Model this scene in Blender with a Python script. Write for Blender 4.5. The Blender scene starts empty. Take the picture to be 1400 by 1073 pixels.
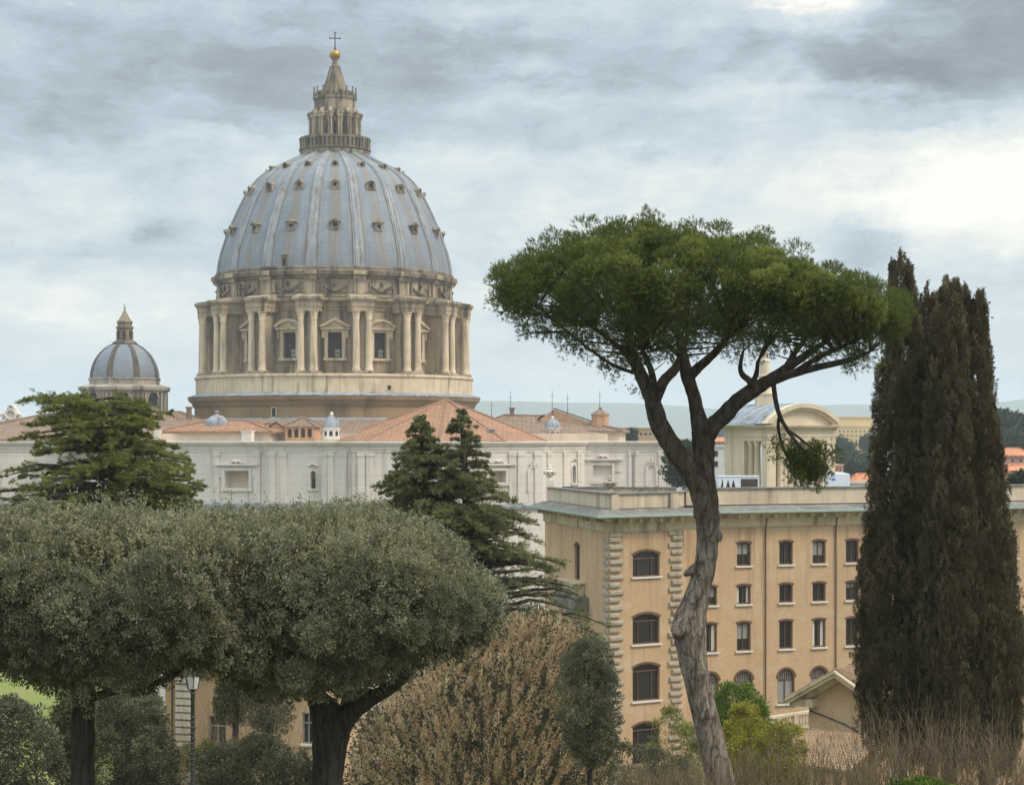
import bpy, bmesh, math, random
import numpy as np
from math import sin, cos, pi, radians, atan2, hypot, sqrt

S = bpy.context.scene
C = S.collection
rng = np.random.default_rng(11)
random.seed(11)

# ------------------------------------------------------------------ camera, sky, sun, exposure
F, CX, HY = 2617.0, 700.0, 600.0        # focal length in photo pixels, principal column, horizon row
cam = bpy.data.objects.new('camera', bpy.data.cameras.new('camera'))
C.objects.link(cam)
cam.rotation_euler = (pi / 2, 0, 0)
cam.data.sensor_width = 36.0
cam.data.lens = F / 1400 * 36.0
cam.data.shift_y = (HY - 536.5) / 1400
cam.data.clip_start = 0.5
cam.data.clip_end = 40000
S.camera = cam
S.view_settings.view_transform = 'Standard'
S.view_settings.look = 'None'
S.view_settings.exposure = 0.5
S.view_settings.gamma = 1.0
S.view_settings.use_curve_mapping = False
S.render.engine = 'CYCLES'
S.cycles.max_bounces = 6
S.cycles.diffuse_bounces = 3
S.cycles.volume_bounces = 2
S.cycles.transparent_max_bounces = 8
S.cycles.use_denoising = True


def lin(r, g, b):
    def f(c):
        c /= 255.0
        return c / 12.92 if c <= 0.04045 else ((c + 0.055) / 1.055) ** 2.4
    return (f(r), f(g), f(b), 1.0)


class NT:
    """small helper to write node trees as expressions"""
    def __init__(self, tree):
        self.t = tree
        tree.nodes.clear()

    def put(self, sock, v):
        if isinstance(v, bpy.types.NodeSocket):
            self.t.links.new(v, sock)
        elif v is not None:
            if hasattr(sock.default_value, '__len__') and not hasattr(v, '__len__'):
                v = (v,) * len(sock.default_value)
            sock.default_value = v

    def n(self, kind, ins=None, **props):
        nd = self.t.nodes.new(kind)
        for k, v in props.items():
            setattr(nd, k, v)
        for k, v in (ins or {}).items():
            self.put(nd.inputs[k], v)
        return nd

    def m(self, op, a, b=None, c=None, clamp=False):
        nd = self.n('ShaderNodeMath', operation=op, use_clamp=clamp)
        for i, v in enumerate((a, b, c)):
            if v is not None:
                self.put(nd.inputs[i], v)
        return nd.outputs[0]

    def vm(self, op, a, b):
        nd = self.n('ShaderNodeVectorMath', {0: a, 1: b}, operation=op)
        return nd.outputs[0]

    def mix(self, fac, a, b, blend='MIX'):
        nd = self.n('ShaderNodeMix', {0: fac, 6: a, 7: b}, data_type='RGBA', blend_type=blend)
        return nd.outputs[2]

    def ramp(self, fac, stops, interp='LINEAR'):
        nd = self.n('ShaderNodeValToRGB', {0: fac})
        el = nd.color_ramp.elements
        nd.color_ramp.interpolation = interp
        while len(el) < len(stops):
            el.new(0.5)
        for e, (p, c) in zip(el, stops):
            e.position = p
            e.color = c if hasattr(c, '__len__') else (c, c, c, 1)
        return nd.outputs[0]

    def smooth(self, v, a, b):
        nd = self.n('ShaderNodeMapRange', {0: v, 1: a, 2: b, 3: 0.0, 4: 1.0}, interpolation_type='SMOOTHSTEP')
        return nd.outputs[0]

    def noise(self, vec, scale, detail=4, rough=0.55, dist=0.0):
        nd = self.n('ShaderNodeTexNoise', {'Vector': vec, 'Scale': scale, 'Detail': detail, 'Roughness': rough, 'Distortion': dist})
        return nd.outputs[0]

    def xyz(self, x, y, z):
        return self.n('ShaderNodeCombineXYZ', {0: x, 1: y, 2: z}).outputs[0]

    def sep(self, v):
        return self.n('ShaderNodeSeparateXYZ', {0: v}).outputs


SUN_DIR = np.array((0.62, -0.28, 0.73))
SUN_DIR /= np.linalg.norm(SUN_DIR)
sun = bpy.data.objects.new('sun', bpy.data.lights.new('sun', 'SUN'))
C.objects.link(sun)
sun.data.energy = 1.5
sun.data.angle = radians(12)
sun.data.color = (1.0, 0.87, 0.69)
from mathutils import Vector
sun.rotation_euler = Vector(SUN_DIR).to_track_quat('Z', 'Y').to_euler()

world = bpy.data.worlds.new('World')
S.world = world
world.use_nodes = True
w = NT(world.node_tree)
d = w.sep(w.n('ShaderNodeTexCoord').outputs['Generated'])
az = w.m('ARCTAN2', d[0], d[1])
el = w.m('ARCSINE', d[2])
U = w.m('MULTIPLY', az, F / 1000)
V = w.m('MULTIPLY', el, F / 1000)


def gauss(px, py, a, b, amp):
    du = w.m('DIVIDE', w.m('SUBTRACT', Uw, (px - CX) / 1000), a / 1000)
    dv = w.m('DIVIDE', w.m('SUBTRACT', Vw, (HY - py) / 1000), b / 1000)
    q = w.m('ADD', w.m('MULTIPLY', du, du), w.m('MULTIPLY', dv, dv))
    return w.m('MULTIPLY', w.m('EXPONENT', w.m('MULTIPLY', q, -1.0)), amp)


base_v = w.xyz(U, w.m('MULTIPLY', V, 2.2), 0.0)
warp1 = w.noise(base_v, 3.2, 5, 0.6)
warp2 = w.noise(w.vm('ADD', base_v, (7.3, 2.1, 4.0)), 3.2, 5, 0.6)
warp3 = w.noise(w.vm('ADD', base_v, (1.3, 8.1, 4.0)), 14.0, 5, 0.65)
w1 = w.m('SUBTRACT', warp1, 0.5)
w2 = w.m('SUBTRACT', warp2, 0.5)
w3 = w.m('SUBTRACT', warp3, 0.5)
Uw = w.m('ADD', U, w.m('ADD', w.m('MULTIPLY', w1, 0.26), w.m('MULTIPLY', w3, 0.12)))
Vw = w.m('ADD', V, w.m('ADD', w.m('MULTIPLY', w2, 0.12), w.m('MULTIPLY', w3, 0.07)))
streak = w.noise(w.xyz(U, w.m('MULTIPLY', Vw, 3.6), 3.7), 2.6, 9, 0.62, 0.25)
fine = w.noise(w.xyz(U, w.m('MULTIPLY', V, 4.5), 5.2), 9.0, 8, 0.64, 0.4)
puff = w.noise(w.xyz(Uw, w.m('MULTIPLY', Vw, 1.7), 9.1), 6.5, 10, 0.66, 0.3)
t = w.m('ADD', 0.565, w.m('MULTIPLY', w.m('SUBTRACT', streak, 0.5), 0.82))
t = w.m('ADD', t, w.m('MULTIPLY', w.m('SUBTRACT', puff, 0.5), 0.60))
t = w.m('ADD', t, w.m('MULTIPLY', w.m('SUBTRACT', fine, 0.5), 0.32))
for g in ((130, 110, 330, 70, -.36), (420, 150, 200, 50, -.10), (60, 20, 300, 25, .10), (620, 60, 340, 90, -.20), (1330, 80, 150, 90, -.52), (1215, 120, 100, 50, -.20), (1160, 340, 70, 38, -.26),
          (60, 348, 90, 18, -.22), (205, 316, 40, 13, -.28), (850, 205, 320, 30, -.14), (1010, 95, 150, 50, -.12), (560, 185, 250, 20, -.10), (150, 240, 200, 18, -.10), (500, 290, 200, 15, -.06),
          (1130, 10, 100, 38, .55), (1300, 240, 230, 62, .34), (1240, 300, 200, 40, .12), (740, 105, 60, 14, .20), (120, 430, 330, 60, .20),
          (700, 290, 400, 50, .10), (1000, 150, 120, 14, .14), (330, 205, 160, 16, .10)):
    t = w.m('ADD', t, gauss(*g))
cloud = w.ramp(t, [(0.0, lin(126, 134, 142)), (0.20, lin(147, 157, 166)), (0.40, lin(175, 188, 197)), (0.58, lin(197, 208, 213)),
                   (0.76, lin(222, 225, 220)), (0.95, lin(250, 246, 236))])
# clear band low over the horizon, blue where the cloud deck ends
low = w.m('MULTIPLY', w.m('SUBTRACT', 1.0, w.smooth(V, 0.02, 0.24)), 0.58)
low = w.m('MULTIPLY', low, w.m('SUBTRACT', 1.15, w.m('MULTIPLY', puff, 0.6)))
cloud = w.mix(low, cloud, w.mix(w.smooth(V, -0.02, 0.12), lin(184, 206, 222), lin(208, 221, 227)))
# an overcast sky is brighter overhead than at the horizon
over = w.m('MULTIPLY', w.m('ADD', 1.0, w.m('MULTIPLY', w.smooth(el, 0.26, 0.95), 2.0)), 0.83)
bgc = w.n('ShaderNodeBackground', {'Color': cloud, 'Strength': over})
sky = w.n('ShaderNodeTexSky', sky_type='NISHITA', sun_disc=False, sun_elevation=math.asin(SUN_DIR[2]),
          sun_rotation=atan2(SUN_DIR[0], SUN_DIR[1]), altitude=80.0, air_density=1.0, dust_density=2.5, ozone_density=1.0)
bgs = w.n('ShaderNodeBackground', {'Color': sky.outputs[0], 'Strength': 0.11})
mx = w.n('ShaderNodeMixShader', {0: 0.93, 1: bgs.outputs[0], 2: bgc.outputs[0]})
w.n('ShaderNodeOutputWorld', {'Surface': mx.outputs[0]})
world.cycles.sampling_method = 'MANUAL'
world.cycles.sample_map_resolution = 512


# ------------------------------------------------------------------ helpers
def P(px, py, Y):
    """world point seen at photo pixel (px, py) at depth Y (eye at the origin, looking along +Y)"""
    return np.array(((px - CX) * Y / F, Y, (HY - py) * Y / F))


def zz(py, Y):
    return (HY - py) * Y / F


def xx(px, Y):
    return (px - CX) * Y / F


def wloc(o):
    v = np.zeros(3)
    while o is not None:
        v += np.array(o.location)
        o = o.parent
    return v


def thing(name, label, cat, loc=(0, 0, 0), rotz=0.0, group=None):
    o = bpy.data.objects.new(name, None)
    C.objects.link(o)
    o.empty_display_size = 0.5
    o.location = [float(a) for a in loc]
    o.rotation_euler = (0, 0, rotz)
    o['label'] = label
    o['category'] = cat
    if group:
        o['group'] = group
    return o


def tag(o, label=None, cat=None, group=None, kind=None):
    for k, v in (('label', label), ('category', cat), ('group', group), ('kind', kind)):
        if v:
            o[k] = v
    return o


def link(name, me, parent=None, loc=(0, 0, 0), rot=0.0):
    o = bpy.data.objects.new(name, me)
    C.objects.link(o)
    o.parent = parent
    o.location = [float(a) for a in loc]
    o.rotation_euler = (0, 0, rot)
    return o


class MB:
    """collects shapes and links them as ONE mesh object"""
    def __init__(self):
        self.v, self.f, self.mi = [], [], []

    def add(self, vs, fs, mi=0):
        o = len(self.v)
        self.v += [tuple(map(float, p)) for p in vs]
        self.f += [tuple(o + i for i in f) for f in fs]
        self.mi += [mi] * len(fs)
        return self

    def hexa(self, p, mi=0):
        return self.add(p, [(0, 3, 2, 1), (4, 5, 6, 7), (0, 1, 5, 4), (1, 2, 6, 5), (2, 3, 7, 6), (3, 0, 4, 7)], mi)

    def box(self, x0, x1, y0, y1, z0, z1, mi=0):
        return self.hexa([(x0, y0, z0), (x1, y0, z0), (x1, y1, z0), (x0, y1, z0), (x0, y0, z1), (x1, y0, z1), (x1, y1, z1), (x0, y1, z1)], mi)

    def obox(self, fr, u0, u1, d0, d1, z0, z1, mi=0):
        """box in a facade frame fr=(O, u, n): along u, outwards n, up z"""
        return self.hexa([fr.at(u0, z0, d1), fr.at(u1, z0, d1), fr.at(u1, z0, d0), fr.at(u0, z0, d0),
                          fr.at(u0, z1, d1), fr.at(u1, z1, d1), fr.at(u1, z1, d0), fr.at(u0, z1, d0)], mi)

    def prism(self, poly, z0, z1, mi=0, cap=True):
        n = len(poly)
        vs = [(x, y, z0) for x, y in poly] + [(x, y, z1) for x, y in poly]
        fs = [(i, (i + 1) % n, n + (i + 1) % n, n + i) for i in range(n)]
        if cap:
            fs += [tuple(range(n))[::-1], tuple(range(n, 2 * n))]
        return self.add(vs, fs, mi)

    def lathe(self, prof, n=48, c=(0, 0, 0), a0=0.0, a1=2 * pi, mi=0, cap=False, ph=0.0):
        full = abs(a1 - a0 - 2 * pi) < 1e-6
        k = n if full else n + 1
        vs = []
        for r, z in prof:
            for i in range(k):
                a = ph + a0 + (a1 - a0) * i / n
                vs.append((c[0] + r * sin(a), c[1] - r * cos(a), c[2] + z))
        fs = []
        for j in range(len(prof) - 1):
            for i in range(n):
                i2 = (i + 1) % k
                fs.append((j * k + i, j * k + i2, (j + 1) * k + i2, (j + 1) * k + i))
        if cap:
            fs.append(tuple(range(k))[::-1])
            fs.append(tuple(range((len(prof) - 1) * k, len(prof) * k)))
        return self.add(vs, fs, mi)

    def cbox(self, r0, r1, a0, a1, z0, z1, n=4, mi=0):
        """box bent round the z axis; angle 0 looks along -y"""
        vs, fs = [], []
        for i in range(n + 1):
            a = a0 + (a1 - a0) * i / n
            s, c = sin(a), -cos(a)
            vs += [(r0 * s, r0 * c, z0), (r1 * s, r1 * c, z0), (r1 * s, r1 * c, z1), (r0 * s, r0 * c, z1)]
        for i in range(n):
            b, q = 4 * i, 4 * i + 4
            for e in range(4):
                fs.append((b + e, b + (e + 1) % 4, q + (e + 1) % 4, q + e))
        fs += [(0, 3, 2, 1), (4 * n, 4 * n + 1, 4 * n + 2, 4 * n + 3)]
        return self.add(vs, fs, mi)

    def loft(self, rings, closed=True, cap=True, mi=0):
        n = len(rings[0])
        vs = [p for r in rings for p in r]
        fs = []
        for j in range(len(rings) - 1):
            for i in range(n if closed else n - 1):
                i2 = (i + 1) % n
                fs.append((j * n + i, j * n + i2, (j + 1) * n + i2, (j + 1) * n + i))
        if cap and closed:
            fs += [tuple(range(n))[::-1], tuple(range((len(rings) - 1) * n, len(rings) * n))]
        return self.add(vs, fs, mi)

    def tube(self, path, rad, n=10, jit=0.0, mi=0):
        path = [np.array(p, float) for p in path]
        if not hasattr(rad, '__len__'):
            rad = [rad] * len(path)
        rings = []
        ref = np.array((0.13, 0.97, 0.21))
        for i, p in enumerate(path):
            tdir = path[min(i + 1, len(path) - 1)] - path[max(i - 1, 0)]
            tdir /= (np.linalg.norm(tdir) + 1e-9)
            s = np.cross(tdir, ref)
            if np.linalg.norm(s) < 1e-3:
                s = np.cross(tdir, (1, 0, 0))
            s /= np.linalg.norm(s)
            q = np.cross(tdir, s)
            ring = []
            for k in range(n):
                a = 2 * pi * k / n
                rr = rad[i] * (1 + jit * random.uniform(-1, 1))
                ring.append(p + (s * cos(a) + q * sin(a)) * rr)
            rings.append(ring)
        return self.loft(rings, mi=mi)

    def build(self, name, mat, parent=None, local=False, loc=(0, 0, 0), rot=0.0, smooth=None, fix=True):
        """local=False: vertices are world coordinates (unrotated parents); local=True: in the parent's space"""
        me = bpy.data.meshes.new(name)
        off = np.zeros(3)
        if not local and parent is not None:
            off = wloc(parent)
        vs = np.array(self.v) - off if len(self.v) else np.zeros((0, 3))
        me.from_pydata(vs.tolist(), [], self.f)
        mats = mat if isinstance(mat, (list, tuple)) else [mat]
        for mm in mats:
            me.materials.append(mm)
        if len(mats) > 1:
            me.polygons.foreach_set('material_index', self.mi)
        if fix:
            bm = bmesh.new()
            bm.from_mesh(me)
            bmesh.ops.recalc_face_normals(bm, faces=bm.faces)
            bm.to_mesh(me)
            bm.free()
        if smooth:
            me.shade_smooth()
            me.set_sharp_from_angle(angle=radians(smooth))
        me.update()
        return link(name, me, parent, loc, rot)


class Frame:
    """a facade: origin on the ground plan, unit u along the wall (left to right seen from outside), n outwards"""
    def __init__(self, a, b):
        self.O = np.array((a[0], a[1]), float)
        e = np.array((b[0] - a[0], b[1] - a[1]), float)
        self.L = float(np.linalg.norm(e))
        self.u = e / self.L
        self.n = np.array((self.u[1], -self.u[0]))

    def at(self, u, z, out=0.0):
        p = self.O + self.u * u + self.n * out
        return (p[0], p[1], z)

    def upx(self, px):
        """distance along the wall of the point seen in photo column px"""
        k = (px - CX) / F
        # (Ox + ux t) = k (Oy + uy t)
        return (k * self.O[1] - self.O[0]) / (self.u[0] - k * self.u[1])

    def Y(self, px):
        return self.O[1] + self.u[1] * self.upx(px)


def facade(mb, fr, z0, z1, openings, depth=0.3, u0=0.0, u1=None, mi=0, seg=8):
    """wall sheet with real openings and reveals; openings = (ua, ub, za, zb, rise of the arch)"""
    u1 = fr.L if u1 is None else u1
    cuts = sorted({u0, u1} | {o[0] for o in openings} | {o[1] for o in openings})
    for a, b in zip(cuts[:-1], cuts[1:]):
        if b - a < 1e-6:
            continue
        here = sorted([o for o in openings if o[0] <= a + 1e-6 and o[1] >= b - 1e-6], key=lambda o: o[2])
        z = z0
        for o in here:
            mb.add([fr.at(a, z), fr.at(b, z), fr.at(b, o[2]), fr.at(a, o[2])], [(0, 1, 2, 3)], mi)
            z = o[3]
        mb.add([fr.at(a, z), fr.at(b, z), fr.at(b, z1), fr.at(a, z1)], [(0, 1, 2, 3)], mi)
    for (a, b, za, zb, rise) in openings:
        arc = arch_pts(a, b, zb, rise, seg)
        zs = zb - rise
        if rise > 0:
            for (p, q) in zip(arc[:-1], arc[1:]):
                mb.add([fr.at(p[0], p[1]), fr.at(q[0], q[1]), fr.at(q[0], zb), fr.at(p[0], zb)], [(0, 1, 2, 3)], mi)
        loop = [(a, za), (a, zs)] + (arc[1:-1] if rise > 0 else []) + [(b, zs), (b, za), (a, za)]
        for (p, q) in zip(loop[:-1], loop[1:]):
            mb.add([fr.at(p[0], p[1]), fr.at(q[0], q[1]), fr.at(q[0], q[1], -depth), fr.at(p[0], p[1], -depth)], [(0, 1, 2, 3)], mi)


def arch_pts(a, b, zb, rise, seg=8):
    if rise <= 0:
        return [(a, zb), (b, zb)]
    hw = (b - a) / 2
    R = (hw * hw + rise * rise) / (2 * rise)
    cz = zb - R
    cx = (a + b) / 2
    th = math.asin(min(1.0, hw / R)) if rise <= hw else pi / 2
    return [(cx + R * sin(-th + 2 * th * i / seg), cz + R * cos(-th + 2 * th * i / seg)) for i in range(seg + 1)]


def sweep(mb, path, prof, closed=False, mi=0):
    """run a moulding profile [(out, z)...] along a plan polyline; 'out' is to the right-hand side of travel (outside)"""
    pts = [np.array(p, float) for p in path]
    n = len(pts)
    rings = []
    for i in range(n):
        dirs = []
        if i > 0 or closed:
            dirs.append(pts[i] - pts[i - 1])
        if i < n - 1 or closed:
            dirs.append(pts[(i + 1) % n] - pts[i])
        ns = []
        for e in dirs:
            e = e / np.linalg.norm(e)
            ns.append(np.array((e[1], -e[0])))
        m = sum(ns)
        m = m / np.linalg.norm(m)
        k = 1.0 / max(0.35, float(np.dot(m, ns[0])))
        rings.append([(pts[i][0] + m[0] * o * k, pts[i][1] + m[1] * o * k, z) for o, z in prof])
    if closed:
        rings.append(rings[0])
    return mb.loft(rings, closed=True, cap=not closed, mi=mi)


# ------------------------------------------------------------------ materials
def new_mat(name):
    m = bpy.data.materials.new(name)
    m.use_nodes = True
    return m, NT(m.node_tree)


def finish(t, col, rough=0.85, bump=None, dist=0.02, spec=0.3, metal=0.0, strength=0.6):
    ins = {'Base Color': col, 'Roughness': rough, 'Specular IOR Level': spec, 'Metallic': metal}
    if bump is not None:
        b = t.n('ShaderNodeBump', {'Height': bump, 'Distance': dist, 'Strength': strength})
        ins['Normal'] = b.outputs[0]
    p = t.n('ShaderNodeBsdfPrincipled', ins)
    t.n('ShaderNodeOutputMaterial', {'Surface': p.outputs[0]})


def pos(t):
    return t.n('ShaderNodeNewGeometry').outputs['Position']


def scaled(t, v, s):
    return t.vm('MULTIPLY', v, s)


def stone(name, light, dark, stain, amt=0.6, big=0.12, course=0.0, bump=0.03, streak_w=0.8, thr=(0.5, 0.72)):
    m, t = new_mat(name)
    p = pos(t)
    a = t.noise(p, big, 6, 0.6)
    s = t.noise(scaled(t, p, (1, 1, 0.10)), streak_w, 5, 0.6)
    g = t.noise(p, 2.2, 6, 0.7)
    col = t.mix(t.smooth(a, 0.32, 0.68), light, dark)
    col = t.mix(t.m('MULTIPLY', t.smooth(s, thr[0], thr[1]), amt), col, stain)
    col = t.mix(t.m('MULTIPLY', t.smooth(g, 0.55, 0.75), amt * 0.7), col, stain)
    if course:
        z = t.sep(p)[2]
        fr = t.m('FRACT', t.m('DIVIDE', z, course))
        line = t.m('LESS_THAN', fr, 0.07)
        blk = t.noise(t.xyz(0.0, 0.0, t.m('FLOOR', t.m('DIVIDE', z, course))), 7.0, 0)
        col = t.mix(t.m('MULTIPLY', line, 0.28), col, stain)
        col = t.mix(t.m('MULTIPLY', t.m('SUBTRACT', blk, 0.3), 0.3), col, dark)
    finish(t, col, 0.9, g, bump)
    return m


def plain(name, col, rough=0.7, var=0.15, scale=1.5, spec=0.3, metal=0.0):
    m, t = new_mat(name)
    n = t.noise(pos(t), scale, 5, 0.65)
    dk = tuple(c * (1 - var * 2) for c in col[:3]) + (1,)
    lt = tuple(min(1, c * (1 + var)) for c in col[:3]) + (1,)
    finish(t, t.mix(n, dk, lt), rough, n, 0.01, spec, metal, 0.3)
    return m


def tiles(name, a, b, c, direc, pitch=0.5, rows=0.45):
    """clay pan tiles: ridges run down the slope, 'direc' lies along the eave"""
    m, t = new_mat(name)
    p = pos(t)
    x = t.sep(t.n('ShaderNodeVectorRotate', {'Vector': p, 'Angle': -atan2(direc[1], direc[0])}, rotation_type='Z_AXIS').outputs[0])
    wv = t.m('ABSOLUTE', t.m('SINE', t.m('MULTIPLY', x[0], pi / pitch)))
    cell = t.noise(t.xyz(t.m('FLOOR', t.m('DIVIDE', x[0], pitch)), t.m('FLOOR', t.m('DIVIDE', x[2], rows * 0.5)), 0.0), 3.3, 1)
    big = t.noise(p, 0.22, 6, 0.65)
    st = t.noise(scaled(t, p, (1, 1, 0.3)), 1.3, 6, 0.7)
    col = t.mix(t.smooth(big, 0.35, 0.66), a, b)
    col = t.mix(t.m('MULTIPLY', t.smooth(st, 0.42, 0.66), 0.85), col, c)
    col = t.mix(t.m('MULTIPLY', t.smooth(cell, 0.35, 0.75), 0.5), col, c)
    col = t.mix(t.m('MULTIPLY', t.m('LESS_THAN', wv, 0.25), 0.20), col, tuple(k * 0.4 for k in c[:3]) + (1,))
    finish(t, col, 0.9, wv, 0.06, 0.2, 0.0, 0.8)
    return m


def leaf(name, stops, trans=0.25, rough=0.6, spec=0.25):
    """leaf colour from the per-leaf 'tone' attribute (leaf variation, plus light and shade painted into some crowns)"""
    m, t = new_mat(name)
    at = t.n('ShaderNodeAttribute', attribute_name='tone').outputs['Fac']
    col = t.ramp(at, stops)
    p = t.n('ShaderNodeBsdfPrincipled', {'Base Color': col, 'Roughness': rough, 'Specular IOR Level': spec})
    tr = t.n('ShaderNodeBsdfTranslucent', {'Color': col})
    mx_ = t.n('ShaderNodeMixShader', {0: trans, 1: p.outputs[0], 2: tr.outputs[0]})
    t.n('ShaderNodeOutputMaterial', {'Surface': mx_.outputs[0]})
    return m


def bark(name, a, b, sc=9.0, zst=0.18, bump=0.05):
    m, t = new_mat(name)
    p = pos(t)
    v = t.noise(scaled(t, p, (1, 1, zst)), sc, 6, 0.7, 0.6)
    g = t.noise(p, 1.1, 5, 0.6)
    col = t.mix(t.smooth(v, 0.35, 0.65), a, b)
    col = t.mix(t.m('MULTIPLY', t.smooth(g, 0.45, 0.7), 0.45), col, tuple(0.5 * (x + y) * 0.8 for x, y in zip(a[:3], b[:3])) + (1,))
    finish(t, col, 0.95, v, bump, 0.1, 0, 1.0)
    return m

M = {}
M['trav'] = stone('drum_travertine', (.50, .40, .275, 1), (.34, .262, .172, 1), (.085, .065, .045, 1), .9, .13, 1.35, .05, .6, (.44, .65))
M['trav_col'] = stone('column_travertine', (.68, .56, .395, 1), (.55, .44, .30, 1), (.15, .115, .078, 1), .75, .25, 0, .03, .9, (.50, .72))
M['trav_dark'] = stone('grimy_travertine', (.27, .215, .15, 1), (.16, .125, .085, 1), (.05, .04, .028, 1), .92, .2, 0, .05, .5, (.42, .66))
M['ochre'] = stone('ochre_tufa', (.34, .23, .12, 1), (.25, .16, .075, 1), (.10, .065, .035, 1), .7, .14, .8, .04, .3)
M['white'] = stone('pale_travertine', (.73, .65, .58, 1), (.63, .555, .485, 1), (.36, .30, .245, 1), .75, .09, 1.6, .03, .55, (.50, .78))
M['leadtop'] = stone('lead_flashing', (.33, .36, .395, 1), (.25, .272, .30, 1), (.13, .115, .10, 1), .8, .4, 0, .02, .9, (.46, .66))
M['gold'] = plain('gilded_bronze', (.42, .25, .055, 1), .42, .2, 1.0, .5, .75)
M['iron'] = plain('dark_iron', (.05, .045, .04, 1), .6)
M['hole'] = plain('shadowed_opening', (.028, .024, .021, 1), .9)
M['louvre'] = plain('brown_louvre', (.075, .06, .047, 1), .7, .25, 3)
M['paleglass'] = plain('pale_window_glass', (.35, .36, .36, 1), .3)
M['roofa'] = tiles('orange_tiles', (.44, .205, .105, 1), (.33, .175, .10, 1), (.19, .125, .085, 1), (1, 0), .9)
M['roofb'] = tiles('brown_tiles', (.30, .19, .12, 1), (.25, .165, .115, 1), (.14, .105, .08, 1), (1, 0), .9)
M['terra'] = stone('terracotta_render', (.56, .33, .20, 1), (.47, .27, .16, 1), (.3, .16, .1, 1), .4, .3)
M['cream'] = stone('cream_render', (.60, .50, .385, 1), (.52, .42, .31, 1), (.35, .25, .17, 1), .5, .25)


def lead_mat(name, nrib, seam_a, seam_z, stain_amt, dorm):
    m, t = new_mat(name)
    o = t.n('ShaderNodeTexCoord').outputs['Object']
    q = t.sep(o)
    a = t.m('ARCTAN2', q[0], t.m('MULTIPLY', q[1], -1.0))
    bay = t.m('FRACT', t.m('ADD', t.m('MULTIPLY', a, nrib / (2 * pi)), 0.5))       # 0.5 = middle of a bay, 0/1 = rib
    off = t.m('ABSOLUTE', t.m('SUBTRACT', bay, 0.5))
    sa = t.m('LESS_THAN', t.m('FRACT', t.m('MULTIPLY', a, seam_a / (2 * pi))), 0.12)
    sz = t.m('LESS_THAN', t.m('FRACT', t.m('DIVIDE', q[2], seam_z)), 0.10)
    pan = t.noise(t.xyz(t.m('FLOOR', t.m('MULTIPLY', a, seam_a / (2 * pi))), t.m('FLOOR', t.m('DIVIDE', q[2], seam_z)), 1.0), 5.1, 1)
    run = t.noise(t.xyz(t.m('MULTIPLY', a, 34.0), t.m('MULTIPLY', q[2], 0.07), 3.0), 1.6, 6, 0.65)
    run2 = t.noise(t.xyz(t.m('MULTIPLY', a, 90.0), t.m('MULTIPLY', q[2], 0.10), 8.0), 1.5, 4, 0.6)
    blot = t.noise(o, 0.16, 6, 0.65)
    col = t.mix(t.smooth(blot, 0.35, 0.7), (.175, .20, .235, 1), (.255, .275, .30, 1))
    col = t.mix(t.m('MULTIPLY', pan, 0.42), col, (.155, .18, .215, 1))
    col = t.mix(t.m('MULTIPLY', t.m('ADD', sa, sz, clamp=True), 0.32), col, (.11, .125, .14, 1))
    edge = t.smooth(off, 0.28, 0.40)                      # run-off beside the ribs
    mid = t.m('SUBTRACT', 1.0, t.smooth(off, 0.06, 0.22))  # run-off below the dormers
    wgt = t.m('ADD', t.m('MULTIPLY', edge, 0.30), t.m('MULTIPLY', mid, dorm))
    brown = t.smooth(t.m('ADD', run, wgt), 0.56, 0.80)
    up = t.smooth(q[2], 70 * 0.1528, 390 * 0.1528)
    brown = t.m('MULTIPLY', brown, t.m('ADD', 0.55, t.m('MULTIPLY', up, 0.45)))
    col = t.mix(t.m('MULTIPLY', brown, stain_amt), col, (.20, .15, .095, 1))
    dark = t.smooth(t.m('ADD', run2, t.m('MULTIPLY', edge, 0.16)), 0.60, 0.76)
    col = t.mix(t.m('MULTIPLY', dark, stain_amt * 0.75), col, (.09, .08, .07, 1))
    groove = t.m('MULTIPLY', t.smooth(off, 0.375, 0.395), t.m('SUBTRACT', 1.0, t.smooth(off, 0.42, 0.44)))
    col = t.mix(t.m('MULTIPLY', groove, t.m('MULTIPLY', stain_amt * .9, t.smooth(run, .35, .55))), col, (.075, .06, .045, 1))
    hgt = t.m('ADD', t.m('MULTIPLY', sa, 1.0), t.m('MULTIPLY', sz, 0.5))
    finish(t, col, 0.6, hgt, 0.06, 0.35, 0.0, 0.5)
    return m


M['lead'] = lead_mat('dome_lead', 16, 16 * 7, 1.25, .85, .22)
M['lead_small'] = lead_mat('small_dome_lead', 8, 8 * 9, 0.9, .75, .0)


def rib_mat():
    m, t = new_mat('rib_lead')
    p = pos(t)
    s = t.noise(scaled(t, p, (1, 1, .10)), 1.3, 5, .65)
    b = t.noise(p, .3, 5, .6)
    col = t.mix(t.smooth(b, .35, .65), (.225, .24, .26, 1), (.31, .32, .33, 1))
    col = t.mix(t.m('MULTIPLY', t.smooth(s, .46, .66), .75), col, (.19, .15, .105, 1))
    finish(t, col, .65, s, .03)
    return m


M['rib'] = rib_mat()
M['trav_lant'] = stone('lantern_stone', (.36, .29, .205, 1), (.25, .195, .135, 1), (.07, .055, .04, 1), .9, .3, 0, .03, .9, (.44, .64))

# ------------------------------------------------------------------ the domed basilica
basilica = thing('basilica', 'great pale basilica with tall ribbed lead dome, gold ball and cross', 'basilica', (0, 330, -52))
DX, DY = xx(458.0, 400.0), 400.0
K = 400.0 / F                                      # metres per photo pixel in the plane of the dome axis
DROT = atan2(-DX, DY)
TWO = 2 * pi
BAY = TWO / 16


def sc(prof):
    return [(r * K, z * K) for r, z in prof]


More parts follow.
